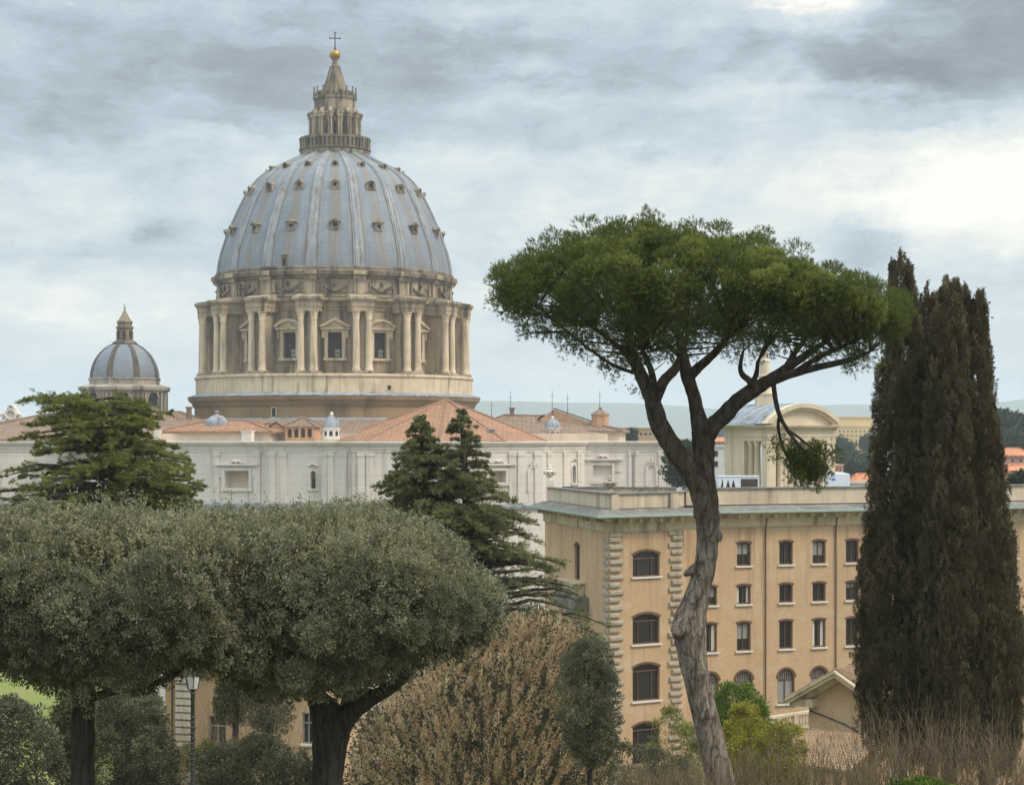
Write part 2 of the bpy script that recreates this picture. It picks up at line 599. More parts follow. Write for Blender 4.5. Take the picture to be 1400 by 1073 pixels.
def dome_part(mb, name, mat, parent=None, rot=0.0, smooth=35):
    """parent None: a part standing on the dome axis; else a sub-part in the parent's own space"""
    if parent is None:
        return mb.build(name, mat, basilica, local=True, loc=(DX, DY - 330, 52), rot=DROT, smooth=smooth)
    return mb.build(name, mat, parent, local=True, rot=rot, smooth=smooth)


def spread(first, angles):
    """copies of a sub-part round the dome axis; the first one is already there"""
    out = [first]
    base = first.rotation_euler.z
    for a in angles:
        c = first.copy()
        C.objects.link(c)
        c.parent = first.parent
        c.rotation_euler = (0, 0, base + a)
        out.append(c)
    return out


rest = [BAY * i for i in range(1, 16)]

# --- drum
b = MB()
hw = 9.6 / 151
for i in range(16):
    c = i * BAY
    b.cbox(140 * K, 151 * K, c - BAY / 2, c - hw, 83 * K, 166 * K, 3)
    b.cbox(140 * K, 151 * K, c + hw, c + BAY / 2, 83 * K, 166 * K, 3)
    b.cbox(140 * K, 151 * K, c - hw, c + hw, 83 * K, 104.5 * K, 2)
    b.cbox(140 * K, 151 * K, c - hw, c + hw, 138 * K, 166 * K, 2)
b.lathe(sc([(140, 166), (153, 166), (153, 170), (155, 170.3), (155, 175), (158, 176), (162, 178), (163, 182), (140, 183.5)]), 96)
b.lathe(sc([(140, 183.3), (157, 183.4), (157, 205), (158.5, 206)]), 96)
drum = dome_part(b, 'drum', M['trav'])
b = MB()
b.lathe(sc([(150, 56), (188, 56.5), (188, 79), (190, 80), (190, 82.5), (189, 83.2), (138, 83.8)]), 96)
dome_part(b, 'stylobate', M['trav_col'], drum)
b = MB()
b.lathe(sc([(150, 27), (189.5, 27), (189.5, 41), (191, 42), (193.5, 47), (194, 48.2), (197, 50), (198.3, 53), (198.3, 55.4), (188.5, 58.5), (150, 58.6)]), 96)
base_ring = dome_part(b, 'base_cornice', M['ochre'], drum)
b = MB()
b.lathe(sc([(188.3, 58.9), (198.9, 55.8), (198.9, 54.6), (199.1, 56.0), (188.3, 59.3)]), 96)
b.lathe(sc([(189.7, 27.3), (196, 25.5), (214, 24), (214, 23)]), 96)
dome_part(b, 'lead_ledge', M['leadtop'], drum)
b = MB()
b.lathe(sc([(157, 205.6), (160, 207), (161, 209.5), (165, 211), (166, 215), (166, 216.2), (162.5, 217.5), (162.5, 221), (161, 222.5), (150, 223)]), 96)
dome_part(b, 'attic_cornice', M['trav_dark'], drum)

# buttress: radial wall, pedestal, paired columns (their own sub-parts), entablature block
b = MB()
b.box(-9.5 * K, 9.5 * K, -174 * K, -150.5 * K, 83.9 * K, 163 * K)
b.box(-14.5 * K, 14.5 * K, -186.5 * K, -150.5 * K, 83.9 * K, 87 * K)
b.box(-14.3 * K, 14.3 * K, -185 * K, -150.5 * K, 163 * K, 169 * K)
b.box(-14.9 * K, 14.9 * K, -185.6 * K, -150.5 * K, 169 * K, 175.4 * K)
b.box(-16.2 * K, 16.2 * K, -187 * K, -150.5 * K, 175.4 * K, 178 * K)
b.box(-18 * K, 18 * K, -189 * K, -150.5 * K, 178 * K, 181.4 * K)
b.add([(-17 * K, -187 * K, 181.4 * K), (17 * K, -187 * K, 181.4 * K), (17 * K, -157.2 * K, 181.4 * K), (-17 * K, -157.2 * K, 181.4 * K), (-15 * K, -158 * K, 187 * K), (15 * K, -158 * K, 187 * K)],
      [(0, 1, 5, 4), (1, 2, 5), (0, 4, 3), (2, 3, 4, 5), (0, 3, 2, 1)])
b.box(-6.5 * K, 6.5 * K, -160 * K, -156.5 * K, 187 * K, 205.5 * K)
b.box(-8 * K, 8 * K, -163.3 * K, -156.5 * K, 205.5 * K, 211 * K)
b.box(-9 * K, 9 * K, -168 * K, -160.5 * K, 211.2 * K, 216.9 * K)
b.box(-9.6 * K, -6.4 * K, -178 * K, -172 * K, 87 * K, 163 * K)
b.box(6.4 * K, 9.6 * K, -178 * K, -172 * K, 87 * K, 163 * K)
f = dome_part(b, 'buttress', M['trav'], drum, BAY / 2)
spread(f, rest)
b = MB()
colprof = sc([(5.6, 87), (5.6, 88.5), (5.2, 90), (4.5, 91.2), (4.5, 96), (4.45, 110), (4.2, 130), (3.75, 151), (4.2, 151.6), (3.9, 152.5), (4.6, 155.5), (4.2, 156.5), (5.2, 159.5), (5.0, 160.5), (6.2, 162), (6.2, 163)])
for s_ in (-1, 1):
    b.lathe(colprof, 14, (s_ * 8.3 * K, -180 * K, 0))
f = dome_part(b, 'column_pair', M['trav_col'], drum, BAY / 2)
spread(f, rest)


def drum_window(seg):
    b = MB()
    R = -151 * K
    # frame standing proud of the wall
    for s_ in (-1, 1):
        x0, x1 = sorted((s_ * 8.8 * K, s_ * 13.5 * K))
        b.box(x0, x1, R - 2.4 * K, R + 1.2 * K, 103.6 * K, 141 * K)
        x0, x1 = sorted((s_ * 13.6 * K, s_ * 17 * K))
        b.box(x0, x1, R - 3.6 * K, R + 2.5 * K, 130 * K, 141 * K)
    b.box(-8.8 * K, 8.8 * K, R - 2.2 * K, R + 1.2 * K, 137.5 * K, 141 * K)
    b.box(-15 * K, 15 * K, R - 3.4 * K, R + 1.2 * K, 101 * K, 104.4 * K)
    b.box(-19 * K, 19 * K, R - 6 * K, R + 3 * K, 141 * K, 143.6 * K)
    if seg:
        arc = arch_pts(-20.5 * K, 20.5 * K, 155 * K, 10 * K, 10)
        arc2 = arch_pts(-16.5 * K, 16.5 * K, 151.8 * K, 7.8 * K, 10)
    else:
        arc = [(-21 * K, 144.5 * K), (0, 156.5 * K), (21 * K, 144.5 * K)]
        arc2 = [(-16 * K, 144.4 * K), (0, 152.6 * K), (16 * K, 144.4 * K)]
    for y0, y1, lo, hi in ((R - 7.5 * K, R + 3 * K, arc2, arc),):
        rings = [[(p[0], y0, p[1]), (q[0], y0, q[1]), (q[0], y1, q[1]), (p[0], y1, p[1])] for p, q in zip(lo, hi)]
        b.loft(rings)
    # tympanum
    vs = [(p[0], R - 2.8 * K, p[1]) for p in arc2] + [(arc2[-1][0], R - 2.8 * K, 143.7 * K), (arc2[0][0], R - 2.8 * K, 143.7 * K)]
    b.add(vs, [tuple(range(len(vs)))])
    b.box(-6 * K, 6 * K, R + 6 * K, R + 6.6 * K, 104 * K, 139 * K, 1)
    b.box(-9.8 * K, 9.8 * K, R + 6.8 * K, R + 7.2 * K, 104 * K, 139 * K, 1)
    for q in range(-2, 3):
        b.box((q * 3.4 - .3) * K, (q * 3.4 + .3) * K, R + 5.2 * K, R + 5.9 * K, 104.6 * K, 138 * K, 1)
    for q in range(2):
        for r_ in range(2):
            b.box((1.3 + q * 3.4 - 1.1) * K, (1.3 + q * 3.4 + 1.6) * K, R + 4.4 * K, R + 4.9 * K, (106 + r_ * 5.4) * K, (110.4 + r_ * 5.4) * K, 2)
    return b


wt = drum_window(False)
f = wt.build('drum_window', [M['trav_col'], M['louvre'], M['paleglass']], drum, local=True, smooth=None)
spread(f, [2 * BAY * i for i in range(1, 8)])
ws = drum_window(True)
f = ws.build('drum_window', [M['trav_col'], M['louvre'], M['paleglass']], drum, local=True, rot=BAY)
spread(f, [2 * BAY * i for i in range(1, 8)])

# festoons hanging in the attic panels
b = MB()
R = 158.6 * K
path, rad = [], []
for i in range(13):
    s_ = -1 + 2 * i / 12
    a = s_ * 15.5 / 158
    z = 199.5 - 8.5 * (1 - s_ * s_)
    path.append((R * sin(a), -R * cos(a), z * K))
    rad.append((1.0 + 1.5 * (1 - s_ * s_)) * K)
b.tube(path, rad, 7, .22)
for s_ in (-1, 1):
    a = s_ * 16.5 / 158
    b.tube([(R * sin(a), -R * cos(a), 203 * K), (R * sin(a), -R * cos(a), 197 * K), (R * sin(a), -R * cos(a), 188 * K)], [1.1 * K, 1.9 * K, .6 * K], 6, .2)
b.tube([(0, -R, 203.4 * K), (0, -R - .8 * K, 200 * K), (0, -R, 196 * K)], [1.2 * K, 3.0 * K, 1.4 * K], 7, .2)
b.lathe(sc([(157.2, 187.5), (158, 187.6), (158, 189), (157.2, 189.1)]), 8, a0=-.15, a1=.15)
f = dome_part(b, 'festoon', M['trav_dark'], drum)
spread(f, rest)
# the small doors and slits one sees from the garden
b = MB()
for (px, py, r, w_, h_) in ((375, 563.5, 189.8, 2.4, 5.6), (532, 529.5, 188.3, 2.4, 2.8)):
    a = math.asin((px - 458) * (1 - r * .9 / F) / r) - DROT * 0
    z = (600 - py) * (1 - r * .95 / F)
    s1, c1 = sin(a), -cos(a)
    e = np.array((-c1, s1))
    def pt(dx, dz, dr):
        return ((s1 * (r + dr) + cos(a) * dx) * K, (c1 * (r + dr) + sin(a) * dx) * K, (z + dz) * K)
    for (dx, dz, d0, d1, mi) in ((w_, h_, -1, .35, 1), (w_ + 1.1, h_ + 1.1, -1, .15, 0)):
        b.hexa([pt(-dx, -dz, d1), pt(dx, -dz, d1), pt(dx, -dz, d0), pt(-dx, -dz, d0), pt(-dx, dz, d1), pt(dx, dz, d1), pt(dx, dz, d0), pt(-dx, dz, d0)], mi)
f = b.build('service_door', [M['trav_col'], M['hole']], drum, local=True)

# --- dome shell
shell_pts = [(159, 222.5), (158, 232), (155.3, 246), (149.2, 265.5), (137.5, 295.5), (121.8, 328), (111.2, 344), (96, 359.3), (73, 370.8), (51, 382), (43, 387)]
zs = np.array([p[1] for p in shell_pts]) * 1.0
rs = np.array([p[0] for p in shell_pts]) * 1.0
tt = np.linspace(0, len(shell_pts) - 1, 41)


def catmull(v, t):
    out = []
    for x in t:
        i = min(int(x), len(v) - 2)
        f_ = x - i
        p0, p1, p2, p3 = v[max(i - 1, 0)], v[i], v[i + 1], v[min(i + 2, len(v) - 1)]
        out.append(.5 * (2 * p1 + (p2 - p0) * f_ + (2 * p0 - 5 * p1 + 4 * p2 - p3) * f_ ** 2 + (3 * p1 - p0 - 3 * p2 + p3) * f_ ** 3))
    return np.array(out)


def smooth1(v):
    v = v.copy()
    for _ in range(6):
        v[1:-1] = .25 * v[:-2] + .5 * v[1:-1] + .25 * v[2:]
    return v


pr, pz = smooth1(catmull(rs, tt)), smooth1(catmull(zs, tt))
b = MB()
b.lathe([(r * K, z * K) for r, z in zip(pr, pz)], 128)
dome = dome_part(b, 'dome_shell', M['lead'], smooth=60)


def rib_mesh(pr, pz, w0, w1, h, k):
    b = MB()
    rings = []
    n = len(pr)
    for i in range(n):
        j0, j1 = max(i - 1, 0), min(i + 1, n - 1)
        tr, tz = pr[j1] - pr[j0], pz[j1] - pz[j0]
        L = hypot(tr, tz)
        nr, nz = tz / L, -tr / L
        wd = w0 + (w1 - w0) * i / (n - 1)
        ring = []
        for (x, o) in ((-.5, -.8), (-.5, h * .5), (-.36, h * .5), (-.33, h), (-.12, h), (-.1, h * .72), (.1, h * .72), (.12, h), (.33, h), (.36, h * .5), (.5, h * .5), (.5, -.8)):
            r = pr[i] + nr * o
            ring.append((x * wd * k, -r * k, (pz[i] + nz * o) * k))
        rings.append(ring)
    return b.loft(rings, closed=True)


f = dome_part(rib_mesh(pr, pz, 15, 8.2, 2.2, K), 'rib', M['rib'], dome, BAY / 2, 30)
spread(f, rest)


def shell_at(z):
    """radius and outward normal (r, z) of the shell at height z"""
    r = float(np.interp(z, pz, pr))
    r2 = float(np.interp(z + 2, pz, pr))
    tr, tz = r2 - r, 2.0
    L = hypot(tr, tz)
    return r, tz / L, -tr / L


def dormer_low(z, s_=1.0):
    r, nr, nz = shell_at(z)
    b = MB()
    R0, R1 = (r - 9) * K, (r + 3.2) * K
    for q in (-1, 1):
        x0, x1 = sorted((q * 3 * s_ * K, q * 5.2 * s_ * K))
        b.box(x0, x1, -R1, -R0, (z - 5) * K, (z + 4.4) * K)
    b.box(-3 * s_ * K, 3 * s_ * K, -R1, -R0, (z - 5) * K, (z - 3.4) * K)
    b.box(-3 * s_ * K, 3 * s_ * K, -R1, -R0, (z + 2.8) * K, (z + 4.4) * K)
    b.box(-3 * s_ * K, 3 * s_ * K, -(r - .2) * K, -R0, (z - 3.4) * K, (z + 2.8) * K, 1)
    b.box(-6.6 * s_ * K, 6.6 * s_ * K, -(r + 4.6) * K, -R0, (z + 4.4) * K, (z + 5.6) * K)
    b.add([(-7.6 * s_ * K, -(r + 5.4) * K, (z + 5.5) * K), (7.6 * s_ * K, -(r + 5.4) * K, (z + 5.5) * K), (0, -(r + 5.4) * K, (z + 9.6) * K),
           (-7.6 * s_ * K, -R0, (z + 5.5) * K), (7.6 * s_ * K, -R0, (z + 5.5) * K), (0, -R0, (z + 9.6) * K)], [(0, 1, 2), (3, 5, 4), (0, 2, 5, 3), (1, 4, 5, 2), (0, 3, 4, 1)])
    return b


def dormer_round(z, rad):
    r, nr, nz = shell_at(z)
    b = MB()
    R1, R0 = r + 3.5, r - rad * 1.6
    # hooded drum: ring with a dark eye and a shell-shaped hood
    ring = []
    for rr, y in ((rad, R0), (rad, R1), (rad * .62, R1 + .4), (rad * .55, R1 - 1.6)):
        ring.append([(rr * cos(a) * K, -y * K, (z + rr * sin(a)) * K) for a in np.linspace(0, 2 * pi, 17)[:-1]])
    b.loft(ring, cap=False)
    b.add([(rad * .57 * cos(a) * K, -(R1 - 1.5) * K, (z + rad * .57 * sin(a)) * K) for a in np.linspace(0, 2 * pi, 17)[:-1]], [tuple(range(16))], 1)
    hood = []
    for rr, y in ((rad * 1.05, R1 + 1.6), (rad * 1.45, R1 + 1.8), (rad * 1.45, R0), (rad * 1.05, R0)):
        hood.append([(rr * cos(a) * K, -y * K, (z + rr * sin(a)) * K) for a in np.linspace(.15 * pi, .85 * pi, 9)])
    b.loft(hood + [hood[0]], closed=False)
    for q in (-1, 1):
        x0, x1 = sorted((q * rad * 1.02 * K, q * rad * 1.5 * K))
        b.box(x0, x1, -(R1 + .6) * K, -R0 * K, (z - rad * 1.15) * K, (z + rad * .5) * K)
    b.box(-rad * 1.6 * K, rad * 1.6 * K, -(R1 + 1) * K, -R0 * K, (z - rad * 1.5) * K, (z - rad * 1.05) * K)
    return b


for mb, nm in ((dormer_low(275), 'dormer'), (dormer_round(332, 4.3), 'dormer'), (dormer_round(362.5, 3.2), 'dormer')):
    f = mb.build(nm, [M['trav_lant'], M['hole']], dome, local=True)
    spread(f, rest)
b = MB()
r, _, _ = shell_at(229)
b.box(-3.4 * K, 3.4 * K, -(r + 2.2) * K, -(r - 4) * K, 223 * K, 236 * K)
b.box(-2 * K, 2 * K, -(r + 2.5) * K, -(r - 4.4) * K, 222.6 * K, 233 * K, 1)
b.box(-4 * K, 4 * K, -(r + 3.2) * K, -(r - 4.2) * K, 236 * K, 237.4 * K)
b.build('service_door', [M['trav_dark'], M['hole']], dome, local=True, rot=-.42)

# --- lantern
b = MB()
b.lathe(sc([(40, 384), (46.5, 385), (47.5, 388), (47.5, 391.5), (45.5, 392), (45.5, 392.6), (20, 393)]), 64)
b.lathe(sc([(26, 392.5), (26, 440), (28, 440.5), (28.5, 444), (29.5, 446), (28.5, 448), (28.2, 461), (29.5, 462), (30.3, 464), (30.3, 465.5), (18, 466.5)]), 48)
lantern = dome_part(b, 'lantern', M['trav_lant'], smooth=30)
b = MB()
for i in range(48):
    a = TWO * i / 48
    b.cbox(46.4 * K, 48.2 * K, a, a + TWO / 48 * .62, 393 * K, 406 * K, 1)
b.lathe(sc([(45.6, 392.2), (49, 392.3), (49, 394.6), (46.2, 394.7)]), 64)
b.lathe(sc([(45.9, 406), (48.8, 406), (48.8, 409.4), (45.9, 409.6)]), 64)
b.lathe(sc([(46.0, 394), (46.0, 406.5)]), 64)
dome_part(b, 'parapet', M['trav_dark'], lantern, 0, 30)
b = MB()
b.box(-3.6 * K, 3.6 * K, -36.5 * K, -25 * K, 393 * K, 395.5 * K)
for q in (-1, 1):
    b.lathe(sc([(1.55, 395.5), (1.5, 420), (1.35, 433), (2.0, 436)]), 8, (q * 1.7 * K, -34.6 * K, 0))
b.box(-2.6 * K, 2.6 * K, -33.6 * K, -25 * K, 395.5 * K, 436 * K)
b.box(-3.9 * K, 3.9 * K, -37 * K, -25 * K, 436 * K, 440.5 * K)
b.box(-4.4 * K, 4.4 * K, -38.2 * K, -25 * K, 440.5 * K, 443 * K)
b.loft([[(-2.4 * K, -34 * K, 443 * K), (2.4 * K, -34 * K, 443 * K), (2.4 * K, -27 * K, 443 * K), (-2.4 * K, -27 * K, 443 * K)],
        [(-1.6 * K, -30 * K, 449 * K), (1.6 * K, -30 * K, 449 * K), (1.6 * K, -27.5 * K, 449 * K), (-1.6 * K, -27.5 * K, 449 * K)]])
f = dome_part(b, 'lantern_column', M['trav'], lantern, BAY / 2, 30)
spread(f, rest)
b = MB()
b.box(-1.9 * K, 1.9 * K, -26.6 * K, -25.7 * K, 398 * K, 437 * K, 0)
b.box(-1.3 * K, 1.3 * K, -27.0 * K, -25.6 * K, 399 * K, 430 * K, 1)
f = b.build('lantern_window', [M['terra'], M['hole']], lantern, local=True)
spread(f, rest)
b = MB()
b.lathe(sc([(1.7, 465.5), (1.9, 467), (1.2, 468.5), (1.6, 471), (.9, 474), (.7, 477), (1.4, 478), (.2, 479.5)]), 8, (0, -28.8 * K, 0))
f = dome_part(b, 'candelabrum', M['trav_dark'], lantern, BAY / 2, 30)
spread(f, rest)
b = MB()
rings = []
for (r, z) in ((22, 466), (20.5, 470), (17.5, 474), (15, 481), (12.2, 489), (9.6, 498), (7.4, 506), (7.0, 507), (7.4, 508.3), (4.2, 510), (3.4, 514), (3.2, 517), (4.0, 518)):
    rings.append([((r + (.055 * r * cos(16 * a))) * sin(a) * K, -(r + .055 * r * cos(16 * a)) * cos(a) * K, z * K) for a in np.linspace(0, TWO, 97)[:-1]])
b.loft(rings)
for i in range(16):
    a = TWO * i / 16
    d_ = np.array((sin(a), -cos(a)))
    b.tube([(d_[0] * r * K, d_[1] * r * K, z * K) for r, z in ((25.5, 466.3), (25.8, 470), (23.2, 473.5), (20.8, 472), (20.4, 475))], [1.5 * K, 1.6 * K, 1.5 * K, 1.3 * K, .8 * K], 6)
dome_part(b, 'spire', M['trav_dark'], lantern, 0, 30)
b = MB()
b.lathe([(max(.01, 7.6 * sin(a)) * K, (524.3 - 7.6 * cos(a)) * K) for a in np.linspace(0, pi, 17)], 24)
b.lathe(sc([(3.3, 516.5), (3.6, 518), (3, 519)]), 16)
dome_part(b, 'gold_ball', M['gold'], lantern, 0, 60)
b = MB()
b.lathe(sc([(2.6, 530.5), (1.6, 533), (1.2, 535), (.7, 536)]), 12)
b.tube([(0, 0, 534 * K), (0, 0, 554.5 * K)], [.75 * K] * 2, 6)
b.tube([(-6.6 * K, 0, 547.3 * K), (6.6 * K, 0, 547.3 * K)], [.7 * K] * 2, 6)
for (x, z) in ((-6.8, 547.3), (6.8, 547.3), (0, 554.8)):
    b.lathe([(max(.01, 1.25 * sin(a)) * K, (z - 1.25 * cos(a)) * K) for a in np.linspace(0, pi, 7)], 8, (x * K, 0, 0))
dome_part(b, 'cross', M['iron'], lantern, 0, 30)

# --- the smaller dome beside it
Y2 = 385.0
k2 = Y2 / F
S2 = MB()
ph8 = pi / 8


def s2(prof):
    return [(r * k2, z * k2) for r, z in prof]


S2.lathe(s2([(50, 30), (60, 31), (60, 62), (61.5, 62.5), (62, 64), (65.5, 66), (66, 70), (50, 74), (50, 75), (50.5, 80), (52, 81), (52, 82.5), (46, 83)]), 8, ph=ph8)
M['grey_trav'] = stone('greyed_travertine', (.44, .385, .31, 1), (.32, .275, .22, 1), (.11, .095, .075, 1), .85, .2, 0, .04, .6, (.45, .66))
sd = S2.build('small_drum', M['grey_trav'], basilica, local=True, loc=(xx(170.5, Y2), Y2 - 330, 52), rot=.15)
b = MB()
b.lathe(s2([(43.4 * cos(t_) + 3.6, 82 + 49 * sin(t_)) for t_ in np.linspace(0, 1.36, 22)]), 64)
smalldome = b.build('small_dome', M['lead_small'], sd, local=True, smooth=60)
sp = [43.4 * cos(t_) + 3.6 for t_ in np.linspace(0, 1.36, 22)]
sz_ = [82 + 49 * sin(t_) for t_ in np.linspace(0, 1.36, 22)]
rb = rib_mesh(np.array(sp), np.array(sz_), 8, 5, 1.0, k2)
M['rib_dark'] = stone('grimy_rib_lead', (.15, .125, .10, 1), (.09, .075, .06, 1), (.04, .034, .03, 1), .8, .5, 0, .02, .8)
f = rb.build('small_dome_rib', M['rib_dark'], sd, local=True, rot=ph8)
spread(f, [pi / 4 * i for i in range(1, 8)])
b = MB()
ap = 60 * cos(ph8)
arc = arch_pts(-8.5 * k2, 8.5 * k2, 64 * k2, 8.4 * k2, 10)
b.add([(p[0], -(ap + .25) * k2, p[1]) for p in arc] + [(8.5 * k2, -(ap + .25) * k2, 44 * k2), (-8.5 * k2, -(ap + .25) * k2, 44 * k2)], [tuple(range(len(arc) + 2))], 1)
o_ = arch_pts(-11 * k2, 11 * k2, 66.2 * k2, 10.6 * k2, 10)
b.loft([[(p[0], -(ap + .1) * k2, p[1]), (p[0], -(ap + 1.6) * k2, p[1]), (q[0], -(ap + 1.6) * k2, q[1]), (q[0], -(ap + .1) * k2, q[1])] for p, q in zip(arc, o_)])
for q in (-1, 1):
    for xx_ in (14.5, 20.5):
        x0, x1 = sorted((q * (xx_ - 2) * k2, q * (xx_ + 2) * k2))
        b.box(x0, x1, -(ap + 2.2) * k2, -(ap - 1) * k2, 31 * k2, 62.4 * k2)
f = b.build('arched_opening', [M['grey_trav'], M['hole']], sd, local=True)
spread(f, [pi / 4 * i for i in range(1, 8)])
b = MB()
b.lathe(s2([(17, 129), (17, 131), (14.5, 133), (13, 134), (11.2, 134.5), (10.6, 150), (12, 151), (12, 153), (9.8, 154), (9.8, 158), (11.2, 159), (10.5, 160.5)]), 16)
b.lathe(s2([(10.5, 160), (8, 163), (5, 168), (2.2, 174), (1.2, 176), (.4, 178)]), 16)
b.lathe([(max(.01, 1.6 * sin(a)) * k2, (178.6 - 1.6 * cos(a)) * k2) for a in np.linspace(0, pi, 7)], 8)
b.tube([(0, 0, 178 * k2), (0, 0, 184.5 * k2)], [.35 * k2] * 2, 5)
b.tube([(-2.2 * k2, 0, 182.4 * k2), (2.2 * k2, 0, 182.4 * k2)], [.32 * k2] * 2, 5)
for i in range(8):
    a = pi / 4 * i
    b.cbox(10.2 * k2, 11.35 * k2, a - .13, a + .13, 136.5 * k2, 147 * k2, 2, 1)
b.build('small_lantern', [M['trav_dark'], M['hole']], sd, local=True, smooth=30)

# --- body of the church: the long white wall towards the garden
ZB = -52.0


def pl(px, Y):
    return (xx(px, Y), Y)


WP = [pl(-120, 351), pl(212, 351), pl(214, 345), pl(362, 339), pl(364, 337), pl(480, 332.5), pl(482, 331.5), pl(640, 331.5), pl(642, 333), pl(742, 338.5), pl(745, 340), pl(798, 351), pl(800, 352), pl(922, 353)]
ZT = -.55
b = MB()
wb = []                                       # window recesses, kept for the frames


def opn(fr, pa, pb, ya, yb, rise=0.0):
    Y = fr.Y((pa + pb) / 2)
    return (fr.upx(pa), fr.upx(pb), zz(yb, Y), zz(ya, Y), rise)


OP = {2: [(308, 340.6, 643.5, 667, 0)], 4: [(424.6, 432.2, 643.5, 668, 'r')], 8: [(669, 691, 643.5, 659.5, 0)], 10: [(781.5, 786.5, 636, 660, 'r')], 12: [(811, 836.5, 636, 657, 0)]}
wframes = []
for i in range(len(WP) - 1):
    fr = Frame(WP[i], WP[i + 1])
    wframes.append(fr)
    ops = []
    for (pa, pb, ya, yb, rise) in OP.get(i, []):
        o = opn(fr, pa, pb, ya, yb)
        if rise == 'r':
            o = o[:4] + ((o[1] - o[0]) / 2 * .98,)
        ops.append(o)
    facade(b, fr, ZB, ZT, ops, 1.6)
    wb.append((fr, ops))
b.prism([WP[-1], (WP[-1][0], 430), (WP[0][0], 430), WP[0]], ZB, ZT, cap=False)
b.add([(x, y, ZT - .3) for x, y in WP] + [(WP[-1][0], 430, ZT - .3), (WP[0][0], 430, ZT - .3)], [tuple(range(len(WP) + 2))])
wall = b.build('wall', M['white'], basilica)
b = MB()
sweep(b, WP, [(-.3, -2.3), (.12, -2.3), (.12, -1.9), (.25, -1.8), (.25, -1.35), (.5, -1.2), (.8, -.75), (.85, -.5), (-.3, -.42)])
b.build('cornice', M['white'], wall)
b = MB()
sweep(b, WP, [(-.2, -12.2), (.55, -12.2), (.6, -11.7), (-.2, -11.35)])
b.build('ledge', M['leadtop'], wall)
# pilaster strips
for i, pxs in ((2, (219, 296, 352)), (4, (372, 388)), (4, (444, 452, 470)), (6, (494, 506, 600, 630)), (8, (652, 700, 712, 735)), (10, (750, 772, 791)), (12, (803, 864, 868, 905))):
    fr = wframes[i]
    for px in pxs:
        u = fr.upx(px)
        if .2 < u < fr.L - .2:
            b = MB()
            b.obox(fr, u - .62, u + .62, -.2, .28, -11.3, -2.32)
            b.obox(fr, u - .72, u + .72, -.2, .36, -3.0, -2.33)
            b.build('pilaster', M['white'], wall)
for (fr, ops) in wb:
    for o in ops:
        wide = (o[1] - o[0]) > 2
        b = MB()
        cx_, hw_ = (o[0] + o[1]) / 2, (o[1] - o[0]) / 2
        if wide:
            for q in (-1, 1):
                x0, x1 = sorted((cx_ + q * (hw_ + .02), cx_ + q * (hw_ + .55)))
                b.obox(fr, x0, x1, -.1, .3, o[2] - .4, o[3] + .5)
                x0, x1 = sorted((cx_ + q * (hw_ + .6), cx_ + q * (hw_ + 1.7)))
                b.obox(fr, x0, x1, -.1, .2, o[3] - 1.2, o[3] + .9)
            b.obox(fr, o[0], o[1], -.1, .3, o[3] + .02, o[3] + .5)
            b.obox(fr, o[0] - .7, o[1] + .7, -.1, .36, o[2] - .55, o[2] - .02)
            b.obox(fr, o[0] - 1.9, o[1] + 1.9, -.1, .62, o[3] + .92, o[3] + 1.25)
            b.tube([fr.at(cx_ - 1.1, o[3] + 1.4, .3), fr.at(cx_ - .5, o[3] + 1.8, .35), fr.at(cx_, o[3] + 1.6, .4), fr.at(cx_ + .5, o[3] + 1.8, .35), fr.at(cx_ + 1.1, o[3] + 1.4, .3)], [.15, .28, .34, .28, .15], 7)
            b.obox(fr, o[0] - .3, o[1] + .3, -1.7, -1.62, o[2] - .3, o[3] + .3, 1)
            lun = arch_pts(cx_ - hw_ * .75, cx_ + hw_ * .1, o[2] + 1.2, 1.15, 8)
            b.add([fr.at(p[0], p[1], -1.56) for p in lun] + [fr.at(lun[-1][0], o[2], -1.56), fr.at(lun[0][0], o[2], -1.56)], [tuple(range(len(lun) + 2))], 2)
            b.build('window_recess', [M['white'], M['cream'], M['trav_col']], wall)
        else:
            arc, arc2 = arch_pts(o[0], o[1], o[3], o[4]), arch_pts(o[0] - .28, o[1] + .28, o[3] + .28, o[4] + .26)
            b.loft([[fr.at(p[0], p[1], -.05), fr.at(p[0], p[1], .2), fr.at(q[0], q[1], .2), fr.at(q[0], q[1], -.05)] for p, q in zip([(o[0], o[2])] + arc + [(o[1], o[2])], [(o[0] - .28, o[2])] + arc2 + [(o[1] + .28, o[2])])])
            b.obox(fr, o[0] - .4, o[1] + .4, -.05, .3, o[2] - .35, o[2] - .02)
            b.tube([fr.at(cx_ - .9, o[3] + .8, .15), fr.at(cx_, o[3] + 1.3, .25), fr.at(cx_ + .9, o[3] + .8, .15)], [.12, .3, .12], 6, .2)
            b.obox(fr, o[0] - .1, o[1] + .1, -.75, -.7, o[2] - .1, o[2] + (o[3] - o[2]) * .56, 1)
            b.obox(fr, o[0] - .1, o[1] + .1, -.75, -.7, o[2] + (o[3] - o[2]) * .57, o[3] + .1, 2)
            b.build('niche_window', [M['white'], M['hole'], M['trav_dark']], wall)
